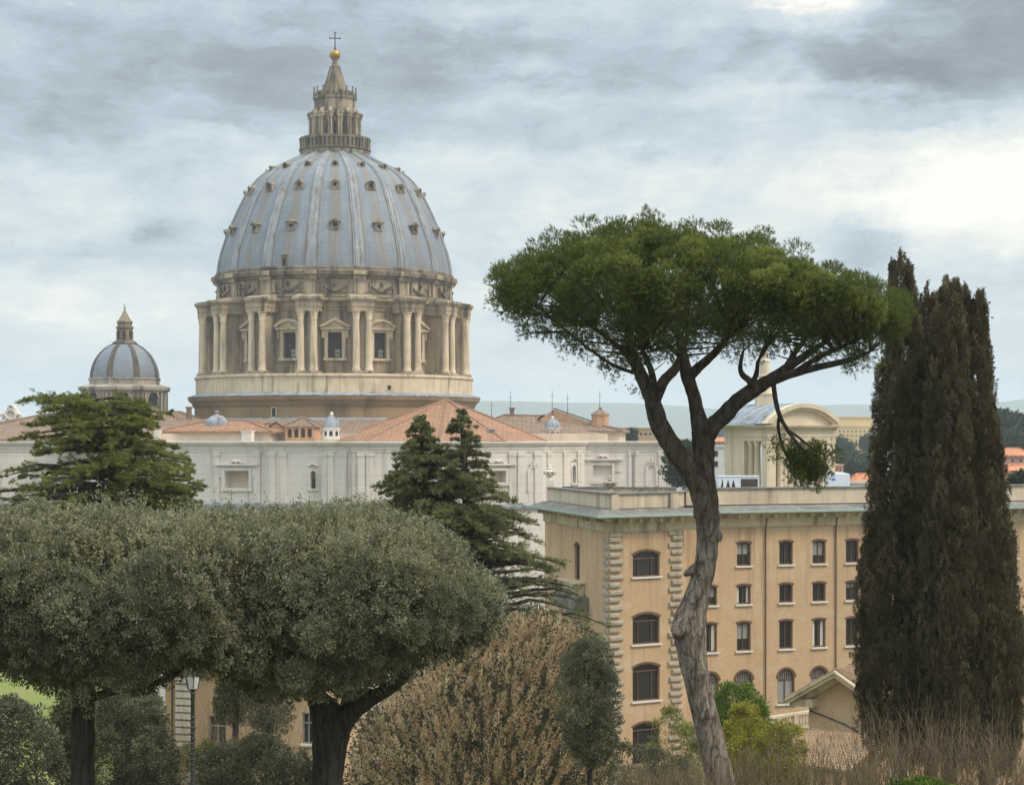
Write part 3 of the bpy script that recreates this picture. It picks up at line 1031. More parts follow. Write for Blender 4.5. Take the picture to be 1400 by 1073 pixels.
# carved niches on the right-hand part
for (i, px, py0, py1) in ((8, 729, 634, 672), (12, 891, 631, 664)):
    fr = wframes[i]
    Y = fr.Y(px)
    u = fr.upx(px)
    b = MB()
    arc, arc2 = arch_pts(u - .75, u + .75, zz(py0 + 5, Y), .74), arch_pts(u - 1.15, u + 1.15, zz(py0 + 2, Y), 1.1)
    zl = zz(py1, Y)
    b.loft([[fr.at(p[0], p[1], -.05), fr.at(p[0], p[1], .25), fr.at(q[0], q[1], .25), fr.at(q[0], q[1], -.05)] for p, q in zip([(u - .75, zl)] + arc + [(u + .75, zl)], [(u - 1.15, zl)] + arc2 + [(u + 1.15, zl)])])
    for s_ in (-1, 0, 1):
        b.tube([fr.at(u + s_ * .55, zz(py0 + 2, Y), .2), fr.at(u + s_ * .6, zz(py0 - (2 if s_ else 5), Y), .3)], [.25, .12], 7, .2)
    b.build('carved_niche', M['white'], wall)


# --- roofs
def roof(name, mat, apex, eaves, parent=basilica, thick=.35):
    """hipped roof: faces from each eave edge to the ridge points (one or two)"""
    b = MB()
    ap = [np.array(a) for a in apex]
    ev = [np.array(e) for e in eaves]
    n = len(ev)
    for i in range(n):
        p, q = ev[i], ev[(i + 1) % n]
        pa = min(ap, key=lambda a: np.linalg.norm(a[:2] - p[:2]))
        qa = min(ap, key=lambda a: np.linalg.norm(a[:2] - q[:2]))
        if pa is qa:
            b.add([p, q, pa], [(0, 1, 2)])
        else:
            b.add([p, q, qa, pa], [(0, 1, 2, 3)])
        dn = np.array((0, 0, -thick))
        b.add([p, q, q + dn, p + dn], [(0, 1, 2, 3)])
        if i < n - 1 or n > 3:
            b.tube([p + (0, 0, .05), pa + (0, 0, .1)], [.16, .16], 5)
    for a_, c_ in zip(ap[:-1], ap[1:]):
        b.tube([a_, c_], [.22, .22], 6)
    return b.build(name, mat, parent)


# broad brown roofs left of and under the dome
roof('roof', M['roofb'], [P(62, 566.5, 372), P(245, 563, 372)], [P(-95, 600.5, 351), P(228, 600.5, 351), P(300, 597, 360), P(330, 590, 392), P(-60, 590, 392)])
zt = 24.6 * K
b = MB()
cs, sn = cos(DROT), sin(DROT)


def dl(x, y, z):
    return (DX + cs * x - sn * y, DY + sn * x + cs * y, z)


A_, B_ = 206 * K, 330 * K
b.loft([[dl(-B_, -B_ * .98, 1.0), dl(B_, -B_ * .98, 1.0), dl(B_, B_, 1.0), dl(-B_, B_, 1.0)], [dl(-A_, -A_, zt), dl(A_, -A_, zt), dl(A_, A_, zt), dl(-A_, A_, zt)]], cap=False)
b.build('crossing_roof', M['roofb'], basilica)
b = MB()
b.loft([[dl(-B_, -B_ * .98, -1.0), dl(B_, -B_ * .98, -1.0), dl(B_, B_, -1.0), dl(-B_, B_, -1.0)], [dl(-B_, -B_ * .98, 1.0), dl(B_, -B_ * .98, 1.0), dl(B_, B_, 1.0), dl(-B_, B_, 1.0)]], cap=False)
b.build('crossing_wall', M['cream'], basilica)
# the big orange fan over the apse
roof('apse_roof', M['roofa'], [P(610, 547, 366)], [P(458, 601.5, 352), P(500, 602.5, 335), P(600, 602.5, 331.5), P(690, 602.5, 335), P(748, 603.5, 350), P(748, 600, 378), P(458, 598, 378)])
# low orange pavilion with its lead cap
pv = MB()
fr = Frame(pl(220, 349), pl(372, 344))
pv.obox(fr, 0.6, fr.L - .6, -14, -.2, -.4, zz(589.5, 346))
pav = pv.build('pavilion', M['cream'], basilica)
e_ = [fr.at(-.2, zz(589, 347), .4), fr.at(fr.L + .2, zz(589.5, 345), .4), fr.at(fr.L + .2, zz(589, 345), -14.5), fr.at(-.2, zz(589, 347), -14.5)]
roof('pavilion_roof', M['roofa'], [fr.at(fr.L * .36, zz(574, 355), -7), fr.at(fr.L * .64, zz(575.5, 355), -7)], e_, pav)
b = MB()
cp = P(296.5, 580, 352)
b.lathe([(2.05 * cos(a), 1.75 * sin(a)) for a in np.linspace(0, 1.5, 9)], 20, cp)
b.lathe([(.25, 1.7), (.25, 2.2), (.45, 2.25), (.45, 2.4), (.1, 2.5)], 10, cp)
b.lathe([(2.15, -1.2), (2.15, 0.02)], 20, cp)
b.build('lead_cap', M['leadtop'], pav, smooth=50)
b = MB()
fr2 = Frame(pl(211, 348), pl(220, 347.7))
b.obox(fr2, 0, fr2.L - .15, -2, .1, -.4, zz(587.5, 348))
b.build('roof_hatch', M['white'], pav)
b = MB()
fr2 = Frame(pl(330.5, 342), pl(344, 341.5))
b.obox(fr2, 0, fr2.L, -1.2, .2, -.4, zz(590.5, 342))
b.obox(fr2, -.12, fr2.L + .12, -1.3, .32, zz(590.5, 342), zz(589, 342))
b.build('roof_box', M['white'], basilica)
# small gabled roof with an eye, between pavilion and aedicule
b = MB()
fr2 = Frame(pl(352, 350), pl(402, 350))
zt2, zb2 = zz(576, 350), zz(596, 350)
for d0, d1, mi in ((-16, 0, 0),):
    b.add([fr2.at(0, zb2, d1), fr2.at(fr2.L, zb2, d1), fr2.at(fr2.L * .5, zt2 - .25, d1), fr2.at(0, zb2, d0), fr2.at(fr2.L, zb2, d0), fr2.at(fr2.L * .5, zt2 - .25, d0)], [(0, 1, 2), (3, 5, 4)], 1)
    b.add([fr2.at(-.4, zb2 - .05, .3), fr2.at(fr2.L * .5, zt2, .3), fr2.at(fr2.L * .5, zt2, d0), fr2.at(-.4, zb2 - .05, d0)], [(0, 1, 2, 3)], 0)
    b.add([fr2.at(fr2.L + .4, zb2 - .05, .3), fr2.at(fr2.L * .5, zt2, .3), fr2.at(fr2.L * .5, zt2, d0), fr2.at(fr2.L + .4, zb2 - .05, d0)], [(0, 1, 2, 3)], 0)
b.lathe([(.5, -.05), (.75, -.05), (.75, .12), (.5, .12)], 14, (0, 0, 0))
b.v[-56:] = [fr2.at(fr2.L * .3 + x, zz(583, 350) + y, .1 + z) for x, y, z in b.v[-56:]]
b.build('gabled_roof', [M['roofb'], M['terra']], basilica)
# aedicule with arched openings under a pyramid roof
b = MB()
fr2 = Frame(pl(391.5, 346), pl(428, 345))
zc = zz(582.5, 345.5)
aops = []
n_ = 4
for i in range(n_):
    u_ = fr2.L * (i + .5) / n_
    aops.append((u_ - .38, u_ + .38, zz(598, 345), zz(585.5, 345), .36))
facade(b, fr2, -.4, zc, aops, .4)
b.obox(fr2, .02, fr2.L - .02, -4.4, -.5, -.4, zc - .05)
for i in range(n_ + 1):
    u_ = fr2.L * i / n_
    b.obox(fr2, u_ - .14, u_ + .14, -.05, .16, -.4, zc - .2)
aed = b.build('aedicule', M['terra'], basilica)
b = MB()
for o in aops:
    b.obox(fr2, o[0] - .02, o[1] + .02, -.44, -.36, o[2], o[3], 0)
b.build('arched_opening', M['louvre'], aed)
roof('aedicule_roof', M['roofb'], [fr2.at(fr2.L * .5, zz(571, 347), -2.3)], [fr2.at(-.5, zc, .5), fr2.at(fr2.L + .5, zc, .5), fr2.at(fr2.L + .5, zc, -5), fr2.at(-.5, zc, -5)], aed, .2)


def cupola(px, Y, y_base, y_drum, y_top, wpx, name='cupola'):
    k = Y / F
    b = MB()
    rd = wpx / 2 * k
    o = P(px, y_drum, Y)
    hb = (y_base - y_drum) * k
    b.lathe([(rd, -hb), (rd, -.14), (rd * 1.12, -.1), (rd * 1.12, .08), (rd * .9, .1)], 8, o, ph=pi / 8)
    for i in range(8):
        a = i * pi / 4
        rr = rd * cos(pi / 8)
        e = np.array((cos(a), sin(a)))
        nn = np.array((sin(a), -cos(a)))
        c0 = o[:2] + nn * (rr + .02)
        v = [(*(c0 + e * s_), z) for s_, z in ((-.3, o[2] - hb * .68), (.3, o[2] - hb * .68), (.3, o[2] - hb * .25), (-.3, o[2] - hb * .25))]
        b.add(v, [(0, 1, 2, 3)], 2)
    hd = (y_drum - y_top) * k
    b.lathe([(rd * .95 * cos(a), .1 + hd * .72 * sin(a)) for a in np.linspace(0, 1.42, 10)], 24, o, mi=1)
    for i in range(8):
        a = i * pi / 4
        b.tube([o + np.array((rd * .97 * cos(s_) * sin(a), -rd * .97 * cos(s_) * cos(a), .1 + hd * .73 * sin(s_))) for s_ in np.linspace(0, 1.4, 8)], [.07] * 8, 5, mi=1)
    b.lathe([(rd * .2, .05 + hd * .7), (rd * .2, hd * .86), (rd * .26, hd * .87), (rd * .08, hd), (.01, hd * 1.03)], 10, o)
    return b.build(name, [M['white'], M['leadtop'], M['hole']], basilica, smooth=40)


cupola(453.5, 343, 601, 585.5, 563, 23)
cupola(755.5, 357, 603, 585.5, 569, 22)
b = MB()
o = P(777.5, 581, 372)
b.lathe([(1.75 * cos(a), 1.5 * sin(a)) for a in np.linspace(0, 1.55, 9)], 20, o)
for i in range(10):
    a = i * pi / 5
    b.tube([o + np.array((1.78 * cos(s_) * sin(a), -1.78 * cos(s_) * cos(a), 1.53 * sin(s_))) for s_ in np.linspace(0, 1.5, 7)], [.06] * 7, 5)
b.lathe([(1.9, -1.5), (1.9, .02)], 20, o)
b.build('lead_cap', M['leadtop'], basilica, smooth=50)
# white chimney on the fan roof
b = MB()
c_ = P(672.5, 596, 341)
b.box(c_[0] - .55, c_[0] + .55, c_[1] - .5, c_[1] + .5, c_[2] - .8, zz(588, 341))
b.box(c_[0] - .65, c_[0] + .65, c_[1] - .6, c_[1] + .6, zz(588, 341), zz(587, 341))
b.build('chimney', M['leadtop'], basilica)
# long roofs behind, right of the dome
b = MB()
fr3 = Frame(pl(640, 366), pl(846, 362))
b.obox(fr3, 0, fr3.L, -16, 0, -1, zz(589.5, 363))
nave = b.build('nave_wall', M['cream'], basilica)
roof('nave_roof', M['roofb'], [P(690, 567.5, 372), P(765, 569, 372)], [fr3.at(-.5, zz(588, 366), .8), fr3.at(fr3.L + .8, zz(589, 362), .8), fr3.at(fr3.L + .8, zz(589, 362), -17), fr3.at(-.5, zz(588, 366), -17)], nave)
b = MB()
a1, a2, a3 = P(757.5, 557.5, 369), P(735, 572, 369), P(842, 586.5, 364)
back = np.array((0, 9, 0))
b.add([a1, a3, a3 + back, a1 + back], [(0, 1, 2, 3)])
b.add([a1, a2, a2 + back, a1 + back], [(0, 1, 2, 3)])
b.add([a1 + (0, .3, -.3), a2 + (.3, .3, -.2), P(757, 588, 369), a3 + (-.3, .3, -.3)], [(0, 1, 2), (0, 2, 3)], 1)
b.build('gable', [M['roofb'], M['terra']], nave)
b = MB()
b.lathe([(1.75, -1.5), (1.75, .95), (1.95, 1.0), (1.95, 1.2)], 8, P(820.5, 575, 366), ph=pi / 8)
b.lathe([(2.0, 1.15), (1.0, 1.8), (.3, 2.15), (.3, 2.5), (.02, 2.6)], 8, P(820.5, 575, 366), mi=1, ph=pi / 8)
for i in range(4):
    a = i * pi / 2 + .4
    b.cbox(1.65, 1.69, a - .14, a + .14, -.3, .5, 1, 2)
n0 = len(b.v) - 4 * 8
o = P(820.5, 575, 366)
b.v[n0:] = [(x + o[0], y + o[1], z + o[2]) for x, y, z in b.v[n0:]]
b.build('turret', [M['terra'], M['roofb'], M['hole']], nave)
for (px, py, Y, h) in ((672, 566, 374, 2.5), (698, 566, 374, 4.6), (755, 558, 369, 3.4), (776, 563, 369, 3.5), (820, 560, 366, 3.6)):
    b = MB()
    o = P(px, py, Y)
    b.tube([o - (0, 0, 1.5), o + (0, 0, h)], [.07, .035], 5)
    b.tube([o + (-.35, 0, h * .7), o + (.35, 0, h * .7)], [.03, .03], 4)
    b.build('antenna', M['iron'], nave)
for (px, py, Y) in ((700, 567, 372), (258.5, 566, 366)):
    b = MB()
    o = P(px, py, Y)
    b.box(o[0] - .45, o[0] + .45, o[1] - .45, o[1] + .45, o[2] - 2, o[2] + 1.1)
    b.box(o[0] - .6, o[0] + .6, o[1] - .6, o[1] + .6, o[2] + 1.1, o[2] + 1.4)
    b.build('chimney', M['roofb'], basilica)
# pale scrolled clock gable of the far front
b = MB()
YG = 470.0
sil = [(-14, 596), (0, 578), (4, 566), (8, 562), (11, 556), (15, 553.5), (19, 556), (22, 562), (26, 566), (27, 572), (33, 580), (44, 596)]
pts = [P(a, c2, YG) for a, c2 in sil]
b.add([p for p in pts] + [p + (0, 3, 0) for p in pts], [tuple(range(len(pts)))[::-1], tuple(range(len(pts), 2 * len(pts)))] + [(i, (i + 1) % len(pts), len(pts) + (i + 1) % len(pts), len(pts) + i) for i in range(len(pts))])
for (px, py, r) in ((4, 571, .9), (26, 571, .9), (15, 557, .6)):
    o = P(px, py, YG)
    b.tube([o + (r * cos(a), -.3, r * sin(a)) for a in np.linspace(0, TWO, 13)], [.28] * 13, 6)
o = P(15, 567, YG)
b.tube([o + (1.15 * cos(a), -.2, 1.15 * sin(a)) for a in np.linspace(0, TWO, 17)], [.3] * 17, 6)
b.build('clock_gable', M['white'], basilica)

# ------------------------------------------------------------------ the brick palace
def brick_mat():
    m, t = new_mat('buff_brick')
    p = pos(t)
    a = t.noise(p, .12, 6, .6)
    fine = t.noise(scaled(t, p, (1, 1, 3.2)), 3.2, 4, .7)
    s = t.noise(scaled(t, p, (1, 1, .12)), .9, 5, .6)
    col = t.mix(t.smooth(a, .3, .7), (.58, .395, .235, 1), (.48, .32, .185, 1))
    col = t.mix(t.m('MULTIPLY', t.smooth(fine, .4, .7), .5), col, (.38, .245, .15, 1))
    col = t.mix(t.m('MULTIPLY', t.smooth(s, .54, .75), .4), col, (.33, .215, .125, 1))
    z = t.sep(p)[2]
    pt = t.noise(scaled(t, p, (1, 1, 1.4)), .45, 3, .5)
    col = t.mix(t.m('MULTIPLY', t.smooth(pt, .56, .60), .28), col, (.60, .45, .31, 1))
    wet = t.noise(scaled(t, p, (1, 1, .05)), 1.7, 6, .65)
    top = t.smooth(z, -16.0, -6.5)
    col = t.mix(t.m('MULTIPLY', t.smooth(t.m('ADD', wet, t.m('MULTIPLY', top, .10)), .56, .74), .55), col, (.24, .165, .105, 1))
    ln = t.m('LESS_THAN', t.m('FRACT', t.m('DIVIDE', z, .16)), .2)
    col = t.mix(t.m('MULTIPLY', ln, .16), col, (.62, .47, .32, 1))
    finish(t, col, .92, fine, .012)
    return m


M['brick'] = brick_mat()
M['stucco'] = stone('parapet_stucco', (.60, .50, .37, 1), (.50, .41, .30, 1), (.20, .165, .125, 1), .7, .3, 0, .02, .9, (.5, .7))
M['ycorn'] = stone('yellow_cornice', (.60, .49, .34, 1), (.50, .40, .265, 1), (.17, .13, .085, 1), .75, .35, 0, .02, .8, (.48, .68))
M['coping'] = stone('mossy_coping', (.20, .185, .16, 1), (.12, .11, .095, 1), (.33, .31, .27, 1), .5, .8)
M['gutter'] = plain('verdigris_gutter', (.44, .55, .51, 1), .5, .15, 2)
M['quoin'] = stone('rusticated_quoin', (.42, .36, .28, 1), (.32, .27, .2, 1), (.13, .105, .08, 1), .7, .9, 0, .06, 1.4)
M['frame'] = plain('reddish_frame', (.16, .085, .055, 1), .8)
M['sill'] = plain('white_stone_sill', (.68, .64, .57, 1), .8, .1)
M['blind'] = plain('grey_blind', (.30, .29, .265, 1), .8, .15)
M['steel'] = plain('white_steel', (.70, .74, .78, 1), .5, .06)
M['blue'] = plain('blue_oval', (.05, .16, .62, 1), .5, .05)


def glass(name, col):
    m, t = new_mat(name)
    n = t.noise(pos(t), .7, 3)
    finish(t, t.mix(n, tuple(c * .6 for c in col[:3]) + (1,), col), .16, None, 0, .35)
    return m


M['pane'] = glass('dark_window_glass', (.035, .03, .026, 1))

YB = 141.0
A0 = (xx(745, 160.5), 160.5)
B0 = (xx(832, YB), YB)
C0 = (xx(931, 144.6), 144.6)
wdir = np.array((9.1, 3.75))
W_ref = np.array((xx(1018, 150.0), 150.0))


def wing_at(px):
    k = (px - CX) / F
    s_ = (k * W_ref[1] - W_ref[0]) / (wdir[0] - k * wdir[1])
    return tuple(W_ref + wdir * s_)


W0, W1 = wing_at(938), wing_at(1450)
ZG = -36.0
ZE = -5.75                                             # eaves
palace = thing('brick_palace', 'large buff brick palace with quoined corner block and rows of dark windows', 'building', (B0[0], B0[1] + 6, ZG))
fl, ff, fw = Frame(A0, B0), Frame(B0, C0), Frame(W0, W1)
fc = Frame(C0, (W0[0] + .01, W0[1]))


def win_open(fr, pa, pb, ya, yb, rise):
    Y = fr.Y((pa + pb) / 2)
    return (fr.upx(pa), fr.upx(pb), zz(yb, Y), zz(ya, Y), rise)


front_w = [win_open(ff, 865, 902, ya, yb, .32) for ya, yb in ((753, 788), (838.5, 880), (907, 957.5), (987.5, 1044))]
cols = [(962.5, 980.5, (1, 2, 3)), (1007.5, 1026.5, (0, 1, 2, 3)), (1065.5, 1084, (0, 1, 2, 3)), (1111, 1129, (0, 1, 2, 3)), (1156.5, 1174, (0, 1, 2, 3)),
        (1201, 1218, (0, 1, 2, 3)), (1246, 1262, (0, 1, 2, 3)), (1290, 1306, (0, 1, 2, 3)), (1333, 1348, (0, 1, 2, 3)), (1376, 1391, (0, 1, 2, 3)), (1414, 1428, (0, 1, 2, 3))]
rows = [(740, 771.5), (798, 823.5), (848, 886.5), (914, 961.5)]
Yr = fw.Y(1075)
wing_w = []
for (pa, pb, rr) in cols:
    ua, ub = fw.upx(pa), fw.upx(pb)
    for r_ in rr:
        ya, yb = rows[r_]
        zb_, zt_ = zz(yb, Yr), zz(ya, Yr)
        if r_ == 3:
            wd = (ub - ua) / 2 * 1.28
            c_ = (ua + ub) / 2
            wing_w.append((c_ - wd, c_ + wd, zb_, zt_, wd * .96, r_))
        else:
            wing_w.append((ua, ub, zb_, zt_, .12, r_))
left_w = [win_open(fl, 785.5, 792.5, 743, 793, .3)]

b = MB()
facade(b, fl, ZG, ZE, left_w, .35)
facade(b, ff, ZG, ZE, front_w, .4)
facade(b, fc, ZG, ZE, [])
facade(b, fw, ZG, ZE, [o[:5] for o in wing_w], .32)
back = [W1, (W1[0] - 9, W1[1] + 22), (A0[0] + 6, A0[1] + 16), A0]
for p_, q_ in zip(back[:-1], back[1:]):
    b.add([(*p_, ZG), (*q_, ZG), (*q_, ZE), (*p_, ZE)], [(0, 1, 2, 3)])
pwall = b.build('wall', M['brick'], palace, fix=False)
b = MB()
plan = [A0, B0, C0, (W0[0], W0[1]), W1, (W1[0] - 9, W1[1] + 22), (A0[0] + 6, A0[1] + 16)]
b.add([(x, y, ZE + .62) for x, y in plan], [tuple(range(len(plan)))])
b.build('flat_roof', M['coping'], palace)


def cornice(path, name_sfx=''):
    b = MB()
    sweep(b, path, [(-.1, ZE - 1.15), (.10, ZE - 1.15), (.16, ZE - 1.0), (.16, ZE - .42), (.34, ZE - .3), (.46, ZE - .12), (1.05, ZE - .08), (1.12, ZE + .12), (1.12, ZE + .16), (-.1, ZE + .5)])
    co = b.build('cornice', M['ycorn'], palace)
    b = MB()
    sweep(b, path, [(1.125, ZE + .02), (1.27, ZE + .02), (1.3, ZE + .22), (1.125, ZE + .19)])
    b.build('gutter', M['gutter'], co)
    b = MB()
    sweep(b, path, [(.2, ZE + .46), (1.115, ZE + .18), (1.115, ZE + .2), (.2, ZE + .56)])
    b.build('lead_slope', M['coping'], co)
    return co


uC = ff.u
C1 = (C0[0] + uC[0] * 2.55, C0[1] + uC[1] * 2.55)
c1 = cornice([A0, B0, C1])
c2 = cornice([(W0[0] + fw.u[0] * 2.3, W0[1] + fw.u[1] * 2.3), W1])
for fr, n_, ua_, co in ((fl, 14, 0, c1), (ff, 7, 0, c1), (fw, 30, 2.6, c2)):
    for i in range(n_):
        u_ = ua_ + (fr.L - ua_) * (i + .5) / n_
        b = MB()
        b.obox(fr, u_ - .1, u_ + .1, .17, .8, ZE - .42, ZE - .1)
        b.build('bracket', M['ycorn'], co)


def parapet(path, z0, z1, th=.32):
    b = MB()
    sweep(b, path, [(-th, z0), (0, z0), (0, z0 + .16), (-.05, z0 + .17), (-.05, z1), (-th, z1)])
    pa_ = b.build('parapet', M['stucco'], palace)
    b = MB()
    sweep(b, path, [(-th - .1, z1 + .003), (.09, z1 + .003), (.09, z1 + .1), (-th - .1, z1 + .13)])
    b.build('coping', M['coping'], pa_)
    return pa_


zp0, zp1 = ZE + .45, -4.1
pA, pB = fl.at(.6, 0, -.05), fl.at(fl.L, 0, 0)
pB = (B0[0] + .06, B0[1] + .12)
par = parapet([pA[:2], pB, ff.at(ff.L, 0, -.1)[:2], (W0[0] + .2, W0[1] + 2)], zp0, zp1)
parapet([fw.at(.3, 0, -.5)[:2], fw.at(fw.L, 0, -.5)[:2]], zp0 + .04, -3.93)
for ua_, ub_ in ((ff.L - 1.0, ff.L - .25), (.25, .9)):
    b = MB()
    b.obox(ff, ua_, ub_, -.1, .06, zp0, zp1 - .02)
    b.build('pier', M['stucco'], par)
# far parapet of the terrace, broken coping
b = MB()
fb = Frame(pl(768, 168), pl(925, 166))
b.obox(fb, 0, fb.L, -.3, 0, ZE, zz(668.3, 167))
bp = b.build('back_parapet', M['ycorn'], palace)
b = MB()
for i in range(9):
    b.obox(fb, fb.L * (i + .03) / 9, fb.L * (i + .95) / 9, -.4, .1, zz(668.2, 167), zz(665.4, 167) + random.uniform(-.02, .02))
b.build('coping', M['coping'], bp)
# quoins: courses of rough blocks, alternately long and short
def quoin(fr, side, u_c, n=52, both=None):
    b = MB()
    h = .56
    for i in range(n):
        z1 = ZE - 1.5 - i * h
        z0 = z1 - h * random.uniform(.62, .74)
        w_ = .98 if i % 2 == 0 else 1.24
        w_ *= random.uniform(.95, 1.05)
        for (fq, ua, ub) in ([(fr, u_c, u_c + side * w_)] + ([(both[0], both[1], both[1] + both[2] * w_ * .8)] if both else [])):
            a_, c_ = min(ua, ub), max(ua, ub)
            o = random.uniform(.16, .24)
            cor = lambda u_, z_, d_: fq.at(u_, z_, d_)
            ring0 = [cor(a_, z0, -.05), cor(c_, z0, -.05), cor(c_, z1, -.05), cor(a_, z1, -.05)]
            e_ = .05
            ring1 = [cor(a_, z0 + .02, o * .6), cor(c_, z0 + .02, o * .6), cor(c_, z1 - .02, o * .6), cor(a_, z1 - .02, o * .6)]
            ring2 = [cor(a_ + e_, z0 + .09, o), cor(c_ - e_, z0 + .09, o), cor(c_ - e_, z1 - .09, o), cor(a_ + e_, z1 - .09, o)]
            b.loft([ring0, ring1, ring2])
    return b.build('quoins', M['quoin'], palace)


quoin(ff, 1, 0.0, both=(fl, fl.L, -1))
quoin(ff, -1, ff.L + .05)
for ua_, ub_ in ((.05, 1.25), (ff.L - 1.2, ff.L)):
    b = MB()
    b.obox(ff, ua_, ub_, -.05, .14, ZE - 1.46, ZE - 1.16)
    b.build('capital', M['quoin'], palace)

for px in (1046, 1142, 1230):
    b = MB()
    u_ = fw.upx(px)
    b.tube([fw.at(u_, ZE - .45, .3), fw.at(u_, ZE - 1.3, .1), fw.at(u_, ZG, .1)], [.055] * 3, 6)
    b.build('downpipe', M['frame'], palace)

# windows: each its own part with pane and sill
def window(fr, o, kind):
    a, c, z0, z1, rise = o[:5]
    m_ = (a + c) / 2
    b = MB()
    arc = arch_pts(a, c, z1, rise, 8)
    ins = .09
    arc_i = arch_pts(a + ins, c - ins, z1 - ins, max(.02, rise - ins * .6), 8)
    out_ = [(a, z0)] + arc + [(c, z0)]
    in_ = [(a + ins, z0 + ins)] + arc_i + [(c - ins, z0 + ins)]
    rg = [[fr.at(p[0], p[1], -.3), fr.at(p[0], p[1], -.18), fr.at(q[0], q[1], -.18), fr.at(q[0], q[1], -.3)] for p, q in zip(out_, in_)]
    b.loft(rg + [rg[0]], cap=False)
    if kind == 'big':
        b.obox(fr, a + ins, c - ins, -.27, -.2, z1 - rise - .28, z1 - rise - .2)
        for q in (-1, 1):
            b.obox(fr, m_ + q * (c - a) * .25 - .025, m_ + q * (c - a) * .25 + .025, -.27, -.2, z0 + ins, z1 - rise - .28)
    elif kind == 'arch':
        b.obox(fr, a + ins, c - ins, -.27, -.2, z1 - rise - .14, z1 - rise - .06)
        b.obox(fr, m_ - .04, m_ + .04, -.27, -.2, z0 + ins, z1 - rise - .14)
        for q in range(-3, 4):
            xq = m_ + q * (c - a) * .125
            hq = rise * sqrt(max(.02, 1 - ((xq - m_) / ((c - a) / 2)) ** 2)) - .08
            b.obox(fr, xq - .02, xq + .02, -.26, -.21, z1 - rise - .06, z1 - rise + max(.1, hq))
    else:
        b.obox(fr, m_ - .025, m_ + .025, -.27, -.2, z0 + ins, z1 - ins)
    # arch of headers round the opening
    if rise > 0:
        o2 = arch_pts(a - .16, c + .16, z1 + .16, rise + .02, 8)
        b.loft([[fr.at(p[0], p[1], -.02), fr.at(p[0], p[1], .025), fr.at(q[0], q[1], .025), fr.at(q[0], q[1], -.02)] for p, q in zip(arc, o2)])
    wdo = b.build('window', M['frame'], palace)
    b = MB()
    b.add([fr.at(p[0], p[1], -.29) for p in out_], [tuple(range(len(out_)))])
    b.build('pane', M['pane'], wdo)
    b = MB()
    b.obox(fr, a - .14, c + .14, -.28, .16, z0 - .13, z0 - .004)
    b.build('sill', M['sill'], wdo)
    if kind == 'arch':
        b = MB()
        b.add([fr.at(p[0], p[1], -.282) for p in [(a + ins, z0 + ins)] + arc_i + [(c - ins, z0 + ins)]], [tuple(range(len(arc_i) + 2))])
        b.build('blind', M['blind'], wdo)
    elif kind == 'wing' and random.random() < .16:
        b = MB()
        for q in (-1, 1):
            x0_, x1_ = sorted((m_ + q * (c - a) * .5 - q * ins, m_ + q * (c - a) * random.uniform(.18, .3)))
            b.obox(fr, x0_, x1_, -.289, -.283, z0 + ins, z1 - .16)
        b.build('curtain', M['sill'], wdo)
    elif kind == 'wing' and random.random() < .3:
        b = MB()
        k_ = random.uniform(.25, .75)
        b.obox(fr, a + ins + .05, c - ins - .05, -.288, -.282, z1 - (z1 - z0) * k_, z1 - .16)
        b.build('blind', M['blind'], wdo)
    return wdo


for o in front_w:
    window(ff, o, 'big')
for o in wing_w:
    window(fw, o, 'arch' if o[5] == 3 else 'wing')
for o in left_w:
    window(fl, o, 'slit')
# ledge and hood on the left flank
b = MB()
u_ = fl.upx(790)
b.obox(fl, u_ - 3.4, u_ + 2.1, 0.02, .75, zz(813, fl.Y(790)), zz(796, fl.Y(790)))
b.obox(fl, u_ - 3.5, u_ + 2.2, 0.02, .85, zz(796, fl.Y(790)), zz(794, fl.Y(790)))
b.build('balcony', M['ycorn'], palace)
b = MB()
b.obox(fl, u_ - 3.4, u_ + 3.4, 0.02, 1.1, zz(836, fl.Y(800)), zz(815, fl.Y(800)))
b.build('porch_roof', M['coping'], palace)
# balustrade of the lower terrace
b = MB()
ba, bb = pl(1040, 137), pl(1112, 141)
fbal = Frame(ba, bb)
zt_, zb_ = zz(976, 139), zz(997, 139)
b.obox(fbal, 0, fbal.L, -.3, 0, zb_ - .35, zb_)
b.obox(fbal, 0, fbal.L, -.34, .04, zt_ - .18, zt_)
n_ = 18
for i in range(n_ + 1):
    u_ = fbal.L * i / n_
    if i % 6 == 0:
        b.obox(fbal, u_ - .2, u_ + .2, -.32, .02, zb_, zt_ - .19)
    else:
        c_ = fbal.at(u_, 0, -.15)
        hh = zt_ - .18 - zb_
        b.lathe([(.06, 0), (.05, hh * .1), (.1, hh * .35), (.045, hh * .7), (.07, hh)], 8, (c_[0], c_[1], zb_))
bal = b.build('balustrade', M['stucco'], palace)
b = MB()
b.obox(fbal, -1, fbal.L + .3, -6, -.05, ZG, zb_ - .35)
b.build('terrace_wall', M['stucco'], palace)


# ------------------------------------------------------------------ stone urns on the parapet
def urn_mesh():
    b = MB()
    b.box(-.26, .26, -.26, .26, 0, .12)
    b.lathe([(.24, .12), (.2, .17), (.1, .24), (.09, .3), (.2, .36), (.34, .5), (.36, .6), (.3, .63), (.44, .7), (.44, .75), (.3, .78), (.15, .85), (.13, .92), (.2, .95), (.17, 1.02), (.09, 1.08), (.13, 1.14), (.06, 1.24), (.01, 1.27)], 14, (0, 0, 0))
    for q in range(8):
        a = q * pi / 4
        b.tube([(.34 * sin(a), .34 * cos(a), .5), (.46 * sin(a), .46 * cos(a), .62), (.44 * sin(a), .44 * cos(a), .76), (.34 * sin(a), .34 * cos(a), .8)], [.05, .07, .06, .03], 5)
    return b


